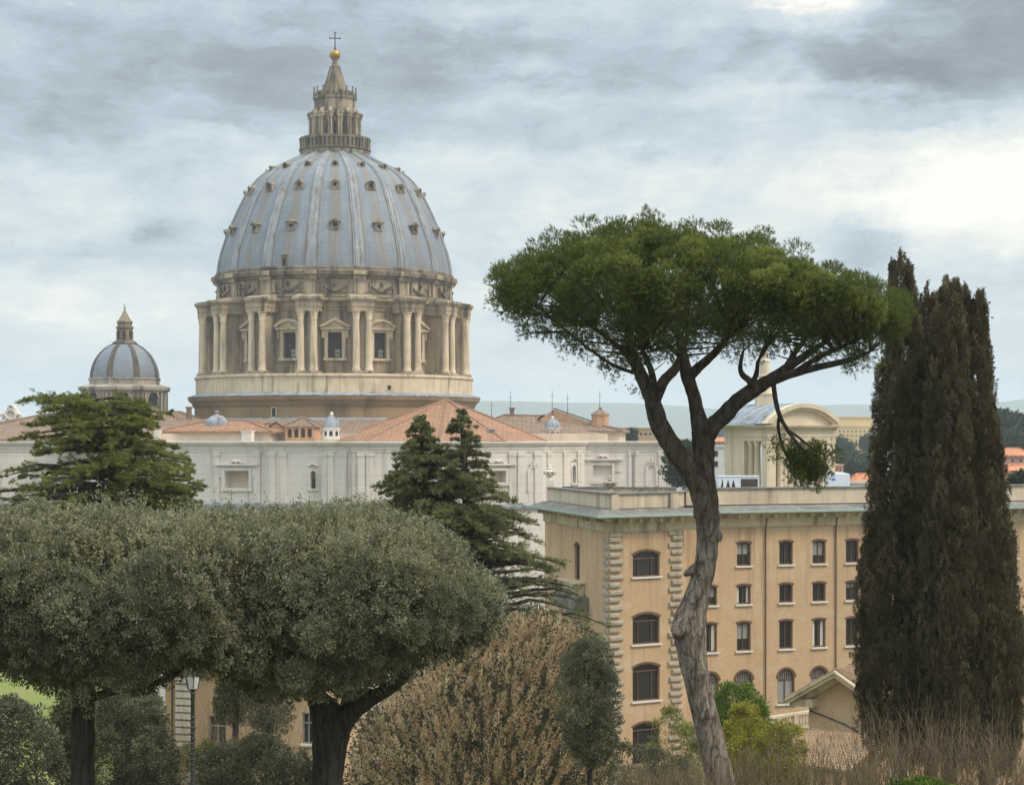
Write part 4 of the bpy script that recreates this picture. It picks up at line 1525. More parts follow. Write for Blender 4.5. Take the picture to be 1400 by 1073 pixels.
t1 = thing('stone_urn', 'weathered stone urn on the corner of the palace parapet, in front of the brick block', 'urn', (*fl.at(fl.L - .35, 0, -.2)[:2], zp1 + .12), group='urns on the palace roof')
urn_mesh().build('urn', M['quoin'], t1, local=True, smooth=40)
b = MB()
b.box(-.3, .3, -.3, .3, -.02, .16)
t1.location.z += .02
b.build('plinth', M['stucco'], t1, local=True)
t2 = thing('stone_urn', 'pale stone urn at the far end of the left parapet, against the white wall', 'urn', (*fl.at(.85, 0, -.22)[:2], zp1 + .55), group='urns on the palace roof')
o_ = urn_mesh().build('urn', M['white'], t2, local=True, smooth=40)
o_.scale = (1.08, 1.08, 1.15)
b = MB()
b.box(-.32, .32, -.32, .32, -.5, 0)
b.build('plinth', M['white'], t2, local=True)

# roof plant
def on_wing(px0, px1, py0, py1, Y):
    return xx(px0, Y), xx(px1, Y), zz(py1, Y), zz(py0, Y)


YR = 158.0
x0, x1, z0, z1 = on_wing(982, 1038, 650.5, 668.5, YR)
z0 = ZE + .62
t3 = thing('rooftop_unit', 'white rooftop unit with three dark triangles and one dark panel', 'roof unit', ((x0 + x1) / 2, YR, z0))
b = MB()
b.box(x0, x1, YR, YR + 1.6, z0, z1 - .06)
b.box(x0 - .05, x1 + .05, YR - .05, YR + 1.65, z1 - .06, z1)
b.box(x0 + .4, x0 + .5, YR - .06, YR, z0, z1 - .07)
b.build('housing', M['steel'], t3)
for i in range(3):
    b = MB()
    xa = xx(988 + i * 7.4, YR)
    zb_ = zz(666.7, YR)
    tri = [(xa - .17, zb_), (xa + .17, zb_), (xa, zz(655.5, YR))]
    b.loft([[(x, YR - .012, z) for x, z in tri], [(x, YR - .03, z) for x, z in tri]])
    b.build('dark_triangle', M['hole'], t3)
b = MB()
b.box(xx(1013, YR), xx(1036, YR), YR - .03, YR - .012, zz(666.8, YR), zz(654.5, YR))
b.build('dark_panel', M['louvre'], t3)
x0, x1, z0, z1 = on_wing(1132.5, 1162, 646, 668, 160)
z0 = ZE + .62
t4 = thing('rooftop_unit', 'plain pale blue-white roof box with a small blue oval', 'roof unit', ((x0 + x1) / 2, 160, z0))
b = MB()
b.loft([[(x0, 160, z0), (x1, 160, z0), (x1, 162, z0), (x0, 162, z0)], [(x0, 160, z1 - .12), (x1, 160, z1 - .12), (x1, 162, z1 - .12), (x0, 162, z1 - .12)],
        [(x0 + .05, 160.05, z1), (x1 - .4, 160.05, z1), (x1 - .4, 161.9, z1), (x0 + .05, 161.9, z1)]])
b.build('housing', M['steel'], t4)
b = MB()
o = P(1139.5, 655.3, 160)
for y_ in ():
    pass
b.loft([[(o[0] + .17 * cos(a), 159.985, o[2] + .09 * sin(a)) for a in np.linspace(0, TWO, 17)[:-1]], [(o[0] + .17 * cos(a), 159.97, o[2] + .09 * sin(a)) for a in np.linspace(0, TWO, 17)[:-1]]])
b.build('emblem', M['blue'], t4)

# ------------------------------------------------------------------ columned belvedere with its curved pediment
M['tuff'] = stone('yellow_tuff', (.68, .575, .42, 1), (.58, .48, .345, 1), (.3, .22, .13, 1), .45, .25, 0, .02, .6)
YV = 205.0
L0 = pl(990, 214)
L1 = pl(1049, YV)
L2 = pl(1143, 209.5)
bel = thing('belvedere', 'yellow stone columned belvedere with curved pediment, lead vault and pinnacle', 'tower', (L1[0], L1[1] + 4, -20))
gl, gf = Frame(L0, L1), Frame(L1, L2)
zc0, zc1 = zz(603, YV), zz(581, YV)               # entablature
zb0 = zz(668, YV) - .6
b = MB()
poly = [gl.at(.05, 0, -.3)[:2], gf.at(.3, 0, -.3)[:2], gf.at(gf.L - .1, 0, -.3)[:2], gf.at(gf.L - .1, 0, -gl.L)[:2]]
b.prism(poly, -20, zb0)
base_b = b.build('base', M['tuff'], bel)
b = MB()
pw = [L0, L1, L2]
sweep(b, pw, [(-.8, zc0), (-.05, zc0), (-.05, zc0 + .45), (.02, zc0 + .46), (.02, zc0 + 1.15), (.18, zc0 + 1.3), (.28, zc1 - .3), (.62, zc1 - .2), (.68, zc1 - .02), (-.8, zc1 + .02)])
q4 = gf.at(gf.L - .3, 0, -gl.L)
b.add([(*L0, zc0 + .02), (*L1, zc0 + .02), (*L2, zc0 + .02), (q4[0], q4[1], zc0 + .02)], [(0, 1, 2, 3)])
b.add([(*L0, zc1 - .05), (*L1, zc1 - .05), (*L2, zc1 - .05), (q4[0], q4[1], zc1 - .05)], [(0, 1, 2, 3)])
ent = b.build('entablature', M['tuff'], bel)


def bcol(fr, u, r=.36, d=-.42):
    b = MB()
    c_ = fr.at(u, 0, d)
    h = zc0 - zb0
    b.lathe([(r * 1.35, 0), (r * 1.35, .18), (r * 1.1, .3), (r, .4), (r, h * .4), (r * .86, h - .7), (r * 1.0, h - .62), (r * .9, h - .5), (r * 1.3, h - .15), (r * 1.35, h)], 14, (c_[0], c_[1], zb0))
    return b.build('column', M['tuff'], bel, smooth=40)


def bpier(fr, u0, u1, d0=-.95, d1=-.03):
    b = MB()
    b.obox(fr, u0, u1, d0, d1, zb0, zc0 - .005)
    b.obox(fr, u0 - .1, u1 + .1, d0 - .05, d1 + .08, zb0, zb0 + .35)
    b.obox(fr, u0 - .06, u1 + .06, d0 - .03, d1 + .05, zc0 - .3, zc0 - .006)
    return b.build('pier', M['tuff'], bel)


bpier(gl, .1, gl.upx(1017))
bcol(gl, gl.upx(1023)), bcol(gl, gl.upx(1031)), bcol(gl, gl.upx(1041.5))
bpier(gf, .0, gf.upx(1061))
for px in (1070, 1075.5, 1083):
    bcol(gf, gf.upx(px), .33)
bcol(gf, gf.upx(1092), .33)
bpier(gf, gf.upx(1101), gf.upx(1113))
bcol(gf, gf.upx(1119), .33), bcol(gf, gf.upx(1126), .33)
bpier(gf, gf.upx(1131), gf.L - .1)
bpier(gf, gf.L - 1.6, gf.L - .3, -gl.L, -gl.L + 1)
b = MB()
b.obox(gf, gf.upx(1078), gf.upx(1104), -4.2, -4, zb0, zc0 - .01)
b.build('back_wall', M['terra'], bel)
hp = zz(551, YV) - zc1
ua, ub = -.55, gf.L + .55
arc = arch_pts(ua, ub, zc1 + hp, hp - .15, 18)
arc2 = arch_pts(ua + 1.1, ub - 1.1, zc1 + hp - .75, hp - .85, 18)
arc3 = arch_pts(ua + .7, ub - .7, zc1 + hp - .45, hp - .6, 18)
b = MB()
b.loft([[gf.at(p[0], p[1], -.3), gf.at(p[0], p[1], .62), gf.at(q[0], q[1], .62), gf.at(q[0], q[1], .35), gf.at(s_[0], s_[1], .3), gf.at(s_[0], s_[1], -.3)] for p, q, s_ in zip(arc, arc3, arc2)])
b.add([gf.at(p[0], p[1], -.1) for p in arc2] + [gf.at(ub - 1.1, zc1, -.1), gf.at(ua + 1.1, zc1, -.1)], [tuple(range(len(arc2) + 2))])
b.build('pediment', M['tuff'], bel)
b = MB()
D_ = gl.L + .4
b.loft([[gf.at(p[0], p[1] - .03, -.25 if k_ == 0 else -D_) for p in arc] for k_ in (0, 1)], closed=False)
b.add([gf.at(p[0], p[1] - .03, -D_) for p in arc], [tuple(range(len(arc)))])
for i in range(1, 6):
    dd = -D_ * i / 6
    b.loft([[gf.at(p[0], p[1] - .02, dd - .04), gf.at(p[0], p[1] + .04, dd), gf.at(p[0], p[1] - .02, dd + .04)] for p in arc], closed=False)
b.build('lead_vault', M['leadtop'], bel, smooth=40)
b = MB()
o = P(1046, 551, 213)
k = 213 / F
b.box(o[0] - 12.5 * k, o[0] + 12.5 * k, o[1] - 12 * k, o[1] + 12 * k, o[2] - 30 * k, o[2] + 11 * k)
b.box(o[0] - 13.6 * k, o[0] + 13.6 * k, o[1] - 13 * k, o[1] + 13 * k, o[2] + 11 * k, o[2] + 13 * k)
b.lathe([(11.5 * k, 13 * k), (9.5 * k, 20 * k), (8 * k, 34 * k), (9.5 * k, 35 * k), (9.5 * k, 38 * k), (7.5 * k, 39 * k), (6.5 * k, 56 * k), (7.6 * k, 57 * k), (5 * k, 62 * k), (1.2 * k, 74 * k), (.1, 75 * k)], 12, o)
b.build('pinnacle', M['tuff'], bel, smooth=30)

# ------------------------------------------------------------------ small gabled house below, at the right
M['tile_near'] = tiles('buff_pan_tiles', (.42, .28, .165, 1), (.36, .235, .14, 1), (.2, .15, .1, 1), (.572, .82), .32, .4)
YH = 104.0
H0 = pl(1106, YH + 1)
H1 = (H0[0] + .82 * 3.9, H0[1] - .572 * 3.9)
hs = Frame(H0, H1)
house = thing('gabled_house', 'small buff house with pale moulded gable eaves and clay pan tiles beside the cypresses', 'house', (*hs.at(hs.L / 2, 0, -3)[:2], -24))
ze, zr = zz(945, YH), zz(916, YH)
b = MB()
b.add([hs.at(0, -24), hs.at(hs.L, -24), hs.at(hs.L, ze), hs.at(hs.L / 2, zr - .25), hs.at(0, ze)], [(0, 1, 2, 3, 4)])
D_ = 10.0
b.add([hs.at(0, -24), hs.at(0, ze), hs.at(0, ze, -D_), hs.at(0, -24, -D_)], [(0, 1, 2, 3)])
b.add([hs.at(hs.L, -24), hs.at(hs.L, ze), hs.at(hs.L, ze, -D_), hs.at(hs.L, -24, -D_)], [(0, 1, 2, 3)])
b.add([hs.at(0, -24, -D_), hs.at(hs.L, -24, -D_), hs.at(hs.L, ze, -D_), hs.at(hs.L / 2, zr - .25, -D_), hs.at(0, ze, -D_)], [(0, 1, 2, 3, 4)])
b.build('wall', M['brick'], house)
sl = (zr - ze) / (hs.L / 2)
for sgn in (0, 1):
    e_u = -.95 if sgn == 0 else hs.L + .95
    e_z = zr - (hs.L / 2 + .95) * sl
    b = MB()
    for (d_, t_) in ((0, 0),):
        b.hexa([hs.at(e_u, e_z, .75), hs.at(hs.L / 2, zr, .75), hs.at(hs.L / 2, zr, -D_ - .6), hs.at(e_u, e_z, -D_ - .6),
                hs.at(e_u, e_z + .12, .75), hs.at(hs.L / 2, zr + .12, .75), hs.at(hs.L / 2, zr + .12, -D_ - .6), hs.at(e_u, e_z + .12, -D_ - .6)])
    # rows of half-round tiles running down the slope
    for i in range(35):
        dd = .6 - i * .31
        b.tube([hs.at(e_u, e_z + .13, dd), hs.at(hs.L / 2, zr + .13, dd)], [.1, .09], 6)
    b.build('roof', M['tile_near'], house)
    b = MB()
    rake = [(.77, -.02), (.95, -.05), (.95, .1), (1.05, .16), (1.05, .3), (.77, .3)]
    b.loft([[hs.at(u_, z_ - .22 + q, d_) for d_, q in rake] for u_, z_ in ((e_u, e_z), (hs.L / 2, zr))])
    b.loft([[hs.at(u_, z_ - .62 + q, d_) for d_, q in ((.02, 0), (.3, .05), (.5, .28), (.76, .3), (.76, .42), (.02, .42))] for u_, z_ in ((e_u + (.5 if sgn == 0 else -.5), e_z + .3), (hs.L / 2, zr))])
    b.build('bargeboard', M['ycorn'], house)
b = MB()
b.obox(hs, -.85, .55, .02, .7, e_z - .42 + .1, e_z + .1)
b.build('eaves_return', M['ycorn'], house)
b = MB()
b.tube([hs.at(u_, z_, .06) for u_, z_ in ((.05, zz(974, YH)), (1.0, zz(980, YH)), (2.2, zz(989, YH)), (2.9, zz(997, YH)))], [.035] * 4, 5)
b.build('cable', M['iron'], house)
# lean-to with its own tiles
hs = Frame(pl(1106, YH - .5), pl(1200, YH - 3))
b = MB()
za_, zb_ = zz(1004, YH - 2), zz(1044, YH - 4)
b.hexa([hs.at(-.6, zb_, 4.2), hs.at(hs.L + .5, zb_, 4.2), hs.at(hs.L + .5, za_, .05), hs.at(-.6, za_, .05), hs.at(-.6, zb_ + .12, 4.2), hs.at(hs.L + .5, zb_ + .12, 4.2), hs.at(hs.L + .5, za_ + .12, .05), hs.at(-.6, za_ + .12, .05)])
for i in range(19):
    u_ = -.5 + i * .22
    b.tube([hs.at(u_, zb_ + .11, 4.2), hs.at(u_, za_ + .11, .06)], [.075, .07], 6)
lt = b.build('lean_to_roof', M['tile_near'], house)
b = MB()
b.obox(hs, -.3, hs.L, 3.6, 4.0, -24, zb_ - .02)
b.obox(hs, -.3, .1, .1, 3.6, -24, zb_ - .02)
b.build('lean_to_wall', M['brick'], house)

# ------------------------------------------------------------------ brick lodge glimpsed under the oaks
YL = 112.0
lo = Frame(pl(226, YL), pl(436, YL - 3))
lodge = thing('brick_lodge', 'brick lodge with pale corner quoins glimpsed beneath the clipped oaks', 'house', (*lo.at(lo.L / 2, 0, -4)[:2], -26))
zl1 = zz(905, YL)
lw = [(lo.upx(285), lo.upx(309), zz(1016, YL), zz(975, YL), 0), (lo.upx(413), lo.upx(429), zz(1006, YL), zz(965, YL), 0)]
b = MB()
facade(b, lo, -26, zl1, lw, .25)
b.add([lo.at(0, -26), lo.at(0, zl1), lo.at(0, zl1, -8), lo.at(0, -26, -8)], [(0, 1, 2, 3)])
b.add([lo.at(lo.L, -26), lo.at(lo.L, zl1), lo.at(lo.L, zl1, -8), lo.at(lo.L, -26, -8)], [(0, 1, 2, 3)])
b.add([lo.at(0, -26, -8), lo.at(0, zl1, -8), lo.at(lo.L, zl1, -8), lo.at(lo.L, -26, -8)], [(0, 1, 2, 3)])
b.build('wall', M['brick'], lodge, fix=False)
roof('roof', M['roofb'], [lo.at(lo.L * .3, zl1 + 2, -4), lo.at(lo.L * .7, zl1 + 2, -4)], [lo.at(-.6, zl1, .6), lo.at(lo.L + .6, zl1, .6), lo.at(lo.L + .6, zl1, -8.6), lo.at(-.6, zl1, -8.6)], lodge)
b = MB()
for i in range(26):
    z1_ = zz(925, YL) - i * .42
    u0_, u1_ = lo.upx(241), lo.upx(262 if i % 2 else 266)
    b.obox(lo, u0_, u1_, -.05, random.uniform(.1, .18), z1_ - .3, z1_)
b.build('quoins', M['white'], lodge)
b = MB()
b.tube([lo.at(lo.upx(236.5), z_, .1) for z_ in (-26, zl1)], [.05, .05], 6)
b.build('drainpipe', M['iron'], lodge)
for o in lw:
    b = MB()
    m_ = (o[0] + o[1]) / 2
    b.obox(lo, o[0], o[1], -.22, -.2, o[2], o[3], 1)
    for q in (o[0], m_ - .04, o[1] - .08):
        b.obox(lo, q, q + .08, -.19, -.12, o[2], o[3])
    for q in (o[2], o[2] + (o[3] - o[2]) * .65, o[3] - .08):
        b.obox(lo, o[0] + .081, m_ - .041, -.19, -.13, q, q + .08)
        b.obox(lo, m_ + .041, o[1] - .081, -.19, -.13, q, q + .08)
    wq = b.build('window', [M['blind'], M['pane']], lodge)
    b = MB()
    b.obox(lo, o[0] - .15, o[1] + .15, -.2, .15, o[2] - .14, o[2] - .004)
    b.build('sill', M['sill'], wq)

# ------------------------------------------------------------------ street lamp among the oaks
YP = 42.0
lp = P(263.5, 1073, YP)
kp = YP / F
lamp = thing('street_lamp', 'black cast-iron lamp post with a milky tapered lantern under the oak', 'lamp', (lp[0], YP, zz(1073, YP) - 3.2))
b = MB()
z0 = zz(1073, YP) - 3.2
b.lathe([(.16, z0), (.16, z0 + .3), (.1, z0 + .45), (.085, z0 + .7), (.062, z0 + 2.9), (.07, zz(1070, YP)), (.05, zz(1062, YP)), (.043, zz(950, YP)), (.06, zz(948, YP)), (.04, zz(945, YP)), (.1, zz(941.5, YP))], 10, (lp[0], YP, 0))
for i in range(11):
    z_ = zz(1052 - i * 7.2, YP)
    b.lathe([(.043, z_ - .03), (.064, z_), (.043, z_ + .03)], 8, (lp[0] + .006 * (-1) ** i, YP, 0))
b.build('post', M['iron'], lamp, smooth=40)
M['milk'] = plain('milky_glass', (.62, .62, .58, 1), .4, .06)
b = MB()
b.lathe([(.115, zz(941, YP)), (.175, zz(922.5, YP))], 6, (lp[0], YP, 0), ph=.3)
lg = b.build('lantern_glass', M['milk'], lamp)
b = MB()
for i in range(6):
    a = .3 + i * pi / 3
    b.tube([(lp[0] + .118 * sin(a), YP - .118 * cos(a), zz(941.4, YP)), (lp[0] + .178 * sin(a), YP - .178 * cos(a), zz(922, YP))], [.011] * 2, 5)
b.lathe([(.2, zz(922.4, YP)), (.19, zz(921, YP)), (.12, zz(916, YP)), (.04, zz(913, YP)), (.045, zz(911.5, YP)), (.01, zz(909, YP))], 6, (lp[0], YP, 0), ph=.3)
b.build('lantern_frame', M['iron'], lamp)

# ------------------------------------------------------------------ terrain, hills, far city
def interp(v, pts):
    return np.interp(v, [p[0] for p in pts], [p[1] for p in pts])


def height(x, y):
    v = interp(y, [(-60, -1.8), (6, -1.8), (14, -4.5), (26, -8.2), (45, -11), (70, -15.5), (100, -21), (118, -24), (150, -33), (300, -50.5), (1000, -49), (10000, -46)])
    t_ = interp(y, [(-60, -1.8), (6, -1.8), (14, -4.5), (26, -8.0), (45, -9.6), (70, -11), (110, -11.6), (135, -10.5), (170, -9.5), (260, -45), (1000, -49), (10000, -46)])
    ratio = x / np.maximum(y, 15.0)
    s_ = np.clip((-.185 - ratio) / .05, 0, 1)
    s_ = s_ * s_ * (3 - 2 * s_)
    s_ = s_ * np.clip((260 - y) / 60, 0, 1)
    return v * (1 - s_) + t_ * s_


def ground_mat():
    m, t = new_mat('garden_ground')
    p = pos(t)
    a = t.noise(p, .08, 6, .6)
    g = t.noise(p, 1.4, 6, .7)
    far = t.smooth(t.sep(p)[1], 250, 500)
    near = t.mix(t.smooth(a, .35, .65), (.085, .10, .03, 1), (.12, .105, .05, 1))
    near = t.mix(t.m('MULTIPLY', t.smooth(g, .45, .7), .6), near, (.05, .06, .022, 1))
    vor = t.n('ShaderNodeTexVoronoi', {'Vector': p, 'Scale': .03}).outputs['Color']
    city = t.ramp(t.sep(vor)[0], [(0, (.07, .09, .04, 1)), (.35, (.13, .12, .07, 1)), (.6, (.26, .17, .11, 1)), (.8, (.30, .26, .21, 1)), (1, (.09, .11, .05, 1))])
    city = t.mix(t.smooth(t.noise(p, .004, 4), .45, .6), city, (.06, .08, .04, 1))
    finish(t, t.mix(far, near, city), .95, g, .03)
    return m


ys = np.concatenate([np.linspace(-40, 10, 11), np.linspace(13, 170, 80), np.linspace(180, 400, 23), np.geomspace(450, 5600, 18)])
us = np.linspace(-1, 1, 121)
gx = us[None, :] * (60 + np.maximum(ys, 0)[:, None] * .85)
gy = np.repeat(ys[:, None], 121, 1)
gz = height(gx, gy)
nr, nc = gx.shape
idx = np.arange(nr * nc).reshape(nr, nc)
me = bpy.data.meshes.new('ground')
me.from_pydata(np.stack([gx, gy, gz], -1).reshape(-1, 3).tolist(), [], np.stack([idx[:-1, :-1], idx[:-1, 1:], idx[1:, 1:], idx[1:, :-1]], -1).reshape(-1, 4).tolist())
me.materials.append(ground_mat())
me.shade_smooth()
tag(link('ground', me), kind='structure')


def lawn_mat():
    m, t = new_mat('lawn_grass')
    p = pos(t)
    a = t.noise(p, .25, 6, .6)
    g = t.noise(p, 9, 4, .7)
    col = t.mix(t.smooth(a, .35, .65), (.15, .20, .04, 1), (.22, .19, .07, 1))
    col = t.mix(t.m('MULTIPLY', g, .4), col, (.12, .18, .02, 1))
    finish(t, col, .9, g, .03)
    return m


ly = np.linspace(48, 160, 57)
lu = np.linspace(-.40, -.185, 25)
lx = lu[None, :] * ly[:, None]
lyy = np.repeat(ly[:, None], 25, 1)
lz = height(lx, lyy) + .03
idx = np.arange(57 * 25).reshape(57, 25)
me = bpy.data.meshes.new('lawn')
me.from_pydata(np.stack([lx, lyy, lz], -1).reshape(-1, 3).tolist(), [], np.stack([idx[:-1, :-1], idx[:-1, 1:], idx[1:, 1:], idx[1:, :-1]], -1).reshape(-1, 4).tolist())
me.materials.append(lawn_mat())
me.shade_smooth()
tag(link('lawn', me), kind='structure')

# distant hills: a real ridge with depth
hx = np.linspace(-3300, 3300, 261)
sil = 118 + 24 * np.sin(hx / 700 + .6) + 15 * np.sin(hx / 260 + 2) + 6 * np.sin(hx / 97)
hv, hf = [], []
for j, (dy, s_) in enumerate(((-900, 0), (-500, .55), (-150, .92), (0, 1), (300, .7), (900, 0))):
    for i, x in enumerate(hx):
        hv.append((x, 5000 + dy * .6, -47 + sil[i] * s_ * (1 + .05 * sin(x / 83 + j))))
for j in range(5):
    for i in range(260):
        hf.append((j * 261 + i, j * 261 + i + 1, (j + 1) * 261 + i + 1, (j + 1) * 261 + i))
me = bpy.data.meshes.new('hills')
me.from_pydata(hv, [], hf)
me.materials.append(plain('hill_scrub', (.10, .12, .08, 1), .95, .2, .003))
me.shade_smooth()
tag(link('hills', me), kind='structure')

M['far_yellow'] = stone('far_yellow_render', (.62, .46, .23, 1), (.55, .40, .2, 1), (.4, .28, .15, 1), .2, .05, 0, 0)
M['far_pink'] = stone('far_pink_render', (.60, .33, .24, 1), (.5, .27, .2, 1), (.35, .2, .15, 1), .3, .05, 0, 0)
M['far_white'] = stone('far_white_render', (.62, .60, .57, 1), (.52, .5, .47, 1), (.35, .32, .3, 1), .3, .08, 0, 0)
M['far_ochre'] = stone('far_ochre_render', (.46, .32, .18, 1), (.38, .26, .15, 1), (.22, .15, .1, 1), .4, .05, 0, 0)
M['roof_bright'] = tiles('bright_orange_tiles', (.62, .25, .12, 1), (.52, .21, .11, 1), (.36, .17, .1, 1), (1, 0), 1.2)


def far_house(label, px0, px1, pyt, Y, wall, roofm=None, rise=0, win=None, group=None, name='town_house', depth=None, setback=None):
    x0, x1 = xx(px0, Y), xx(px1, Y)
    zt_ = zz(pyt, Y)
    zb_ = float(height(np.array((x0 + x1) / 2), np.array(Y))) - 1
    dp = depth or max(8.0, (x1 - x0) * .6)
    h_ = thing(name, label, 'building', ((x0 + x1) / 2, Y + dp / 2, zb_), group=group)
    b = MB()
    b.box(x0, x1, Y, Y + dp, zb_, zt_)
    if not roofm:
        b.box(x0 - .15, x1 + .15, Y - .2, Y + dp + .2, zt_, zt_ + Y * .0008)
    b.build('wall', wall, h_)
    if roofm:
        rr = rise * Y / F
        w_ = x1 - x0
        roof('roof', roofm, [(x0 + w_ * .3, Y + dp / 2, zt_ + rr), (x1 - w_ * .3, Y + dp / 2, zt_ + rr)], [(x0 - .5, Y - .6, zt_), (x1 + .5, Y - .6, zt_), (x1 + .5, Y + dp + .5, zt_), (x0 - .5, Y + dp + .5, zt_)], h_)
    if setback:
        a_, c_, pt = setback
        b = MB()
        b.box(xx(a_, Y), xx(c_, Y), Y + dp * .25, Y + dp * .9, zt_, zz(pt, Y))
        b.box(xx(a_, Y) - .3, xx(c_, Y) + .3, Y + dp * .22, Y + dp * .93, zz(pt, Y), zz(pt, Y) + .5)
        b.build('upper_storey', wall, h_)
    if win:
        nx, rows_, wpx, hpx = win
        b = MB()
        ww, wh = wpx * Y / F / 2, hpx * Y / F / 2
        b.box(-ww, ww, -.1, .05, -wh, wh)
        first = None
        for r_ in rows_:
            for i in range(nx):
                loc = (x0 + (x1 - x0) * (i + .5) / nx - (x0 + x1) / 2, -dp / 2, zz(r_, Y) - zb_)
                if first is None:
                    first = b.build('window', M['hole'], h_, local=True, loc=loc)
                else:
                    c_ = first.copy()
                    C.objects.link(c_)
                    c_.parent = h_
                    c_.location = loc
    return h_


far_house('long brown flat-topped block with a row of small windows beyond the white wall', 846, 906, 586.5, 520, M['far_ochre'], win=(9, (593,), 2.6, 3), name='long_block')
far_house('pale house with two rows of windows behind the pine trunk', 972, 1001, 611, 330, M['far_white'], win=(2, (620, 634), 4.4, 7.5))
far_house('huge yellow block with five rows of tiny windows and a set-back top', 1128, 1196, 584, 900, M['far_yellow'], win=(12, (589.5, 595.5, 602, 608.5, 615), 1.5, 2.6), name='apartment_block', setback=(1138, 1196, 571))
far_house('low house with a bright orange hipped roof by the cypress edge', 1167, 1203, 660, 300, M['far_white'], M['roof_bright'], 11)
far_house('pink house with a flat top beside the blue-white roof box', 1128, 1153, 637, 340, M['far_pink'], win=(3, (642,), 2, 3))
far_house('terracotta house right of the cypresses, upper of two', 1368, 1412, 622, 420, M['far_pink'], M['roof_bright'], 9, win=(4, (630,), 2.2, 3.6))
far_house('low peach house right of the cypresses with an orange roof', 1374, 1430, 643, 300, M['far_pink'], M['roof_bright'], 7)
far_house('ochre house with brown roof far left of the columned belvedere', 968, 1000, 603, 700, M['far_ochre'], M['roof_bright'], 5, win=(5, (607,), 1.5, 2.4))
far_house('small pale far house seen between the two pine limbs', 908, 936, 602, 1100, M['far_white'], M['roof_bright'], 3)
far_house('white far house above the ochre roof by the belvedere', 976, 996, 594, 1600, M['far_white'], win=(4, (596.5,), 1.2, 1.8))
far_house('tan far house under the hills left of the pine trunk', 872, 900, 598.5, 1500, M['far_ochre'], M['roof_bright'], 2.5)
far_house('pale far house between the orange-roofed house and the yellow block', 1170, 1196, 625, 560, M['far_white'], M['roofb'], 5, win=(5, (629,), 1.5, 2.4))
far_house('salmon far house below the pines at the right border', 1384, 1440, 606, 620, M['far_pink'], M['roof_bright'], 4)
for i, (a_, c_, pt, Y) in enumerate(((1000, 1024, 592, 1900), (1120, 1150, 596, 1300), (1340, 1372, 600, 1400), (1400, 1440, 597, 1700), (930, 948, 597, 2100))):
    far_house(['pale far block peeping past the belvedere pinnacle', 'ochre far block left of the huge yellow one', 'far block hidden mostly by the cypress tops', 'far pale block at the right border', 'far tan block between the pine stems'][i], a_, c_, pt, Y, [M['far_white'], M['far_ochre']][i % 2], win=(6, (pt + 3,), 1.1, 1.4))

# low white walls and hedge line below the far yellow block
t5 = thing('garden_wall', 'low white wall below the yellow block beside the cypresses', 'wall', (*P(1180, 663, 240)[:2], -46))
b = MB()
q0, q1 = P(1160, 662, 240), P(1205, 661, 240)
b.hexa([(q0[0], 240, -46), (q1[0], 240, -46), (q1[0], 240.6, -46), (q0[0], 240.6, -46), (q0[0], 240, q0[2]), (q1[0], 240, q1[2]), (q1[0], 240.6, q1[2]), (q0[0], 240.6, q0[2])])
b.box(q0[0] - .1, q1[0] + .1, 239.85, 240.75, q0[2] + .1, q0[2] + .35)
b.build('wall', M['far_white'], t5)

# ------------------------------------------------------------------ vegetation
def unit(v):
    return v / (np.linalg.norm(v, axis=-1, keepdims=True) + 1e-9)


def rdir(n):
    return unit(rng.normal(size=(n, 3)))


def quads_mesh(name, verts, k, tone, mat, parent):
    """verts (N,k,3) polygons with one tone per polygon"""
    n = len(verts)
    me = bpy.data.meshes.new(name)
    off = wloc(parent) if parent is not None else np.zeros(3)
    me.vertices.add(n * k)
    me.vertices.foreach_set('co', (verts.reshape(-1, 3) - off).astype(np.float32).ravel())
    me.loops.add(n * k)
    me.loops.foreach_set('vertex_index', np.arange(n * k, dtype=np.int32))
    me.polygons.add(n)
    me.polygons.foreach_set('loop_start', np.arange(0, n * k, k, dtype=np.int32))
    at = me.attributes.new('tone', 'FLOAT', 'FACE')
    at.data.foreach_set('value', np.clip(tone, 0, 1).astype(np.float32))
    me.materials.append(mat)
    me.update(calc_edges=True)
    return link(name, me, parent)


def leaves(name, c, axis, L, W, tone, mat, parent, droop=0.0):
    """diamond leaves: base point c, direction axis"""
    n = len(c)
    L = np.broadcast_to(L, (n,))[:, None]
    W = np.broadcast_to(W, (n,))[:, None]
    s = unit(np.cross(axis, rdir(n)))
    nrm = np.cross(axis, s)
    mid = c + axis * L * .45
    v = np.stack([c, mid + s * W * .5 + nrm * W * .15, c + axis * L - np.array((0, 0, 1.0)) * L * droop, mid - s * W * .5 + nrm * W * .15], 1)
    return quads_mesh(name, v, 4, tone, mat, parent)


def needles(name, c, axis, L, W, tone, mat, parent):
    n = len(c)
    L = np.broadcast_to(L, (n,))[:, None]
    W = np.broadcast_to(W, (n,))[:, None]
    s = unit(np.cross(axis, rdir(n)))
    v = np.stack([c - s * W * .5, c + s * W * .5, c + axis * L], 1)
    return quads_mesh(name, v, 3, tone, mat, parent)


def outline(pts, Y):
    """photo outline [(px, top, bottom)] -> arrays of x, ztop, zbottom at depth Y"""
    a = np.array(pts, float)
    return (a[:, 0] - CX) * Y / F, (HY - a[:, 1]) * Y / F, (HY - a[:, 2]) * Y / F


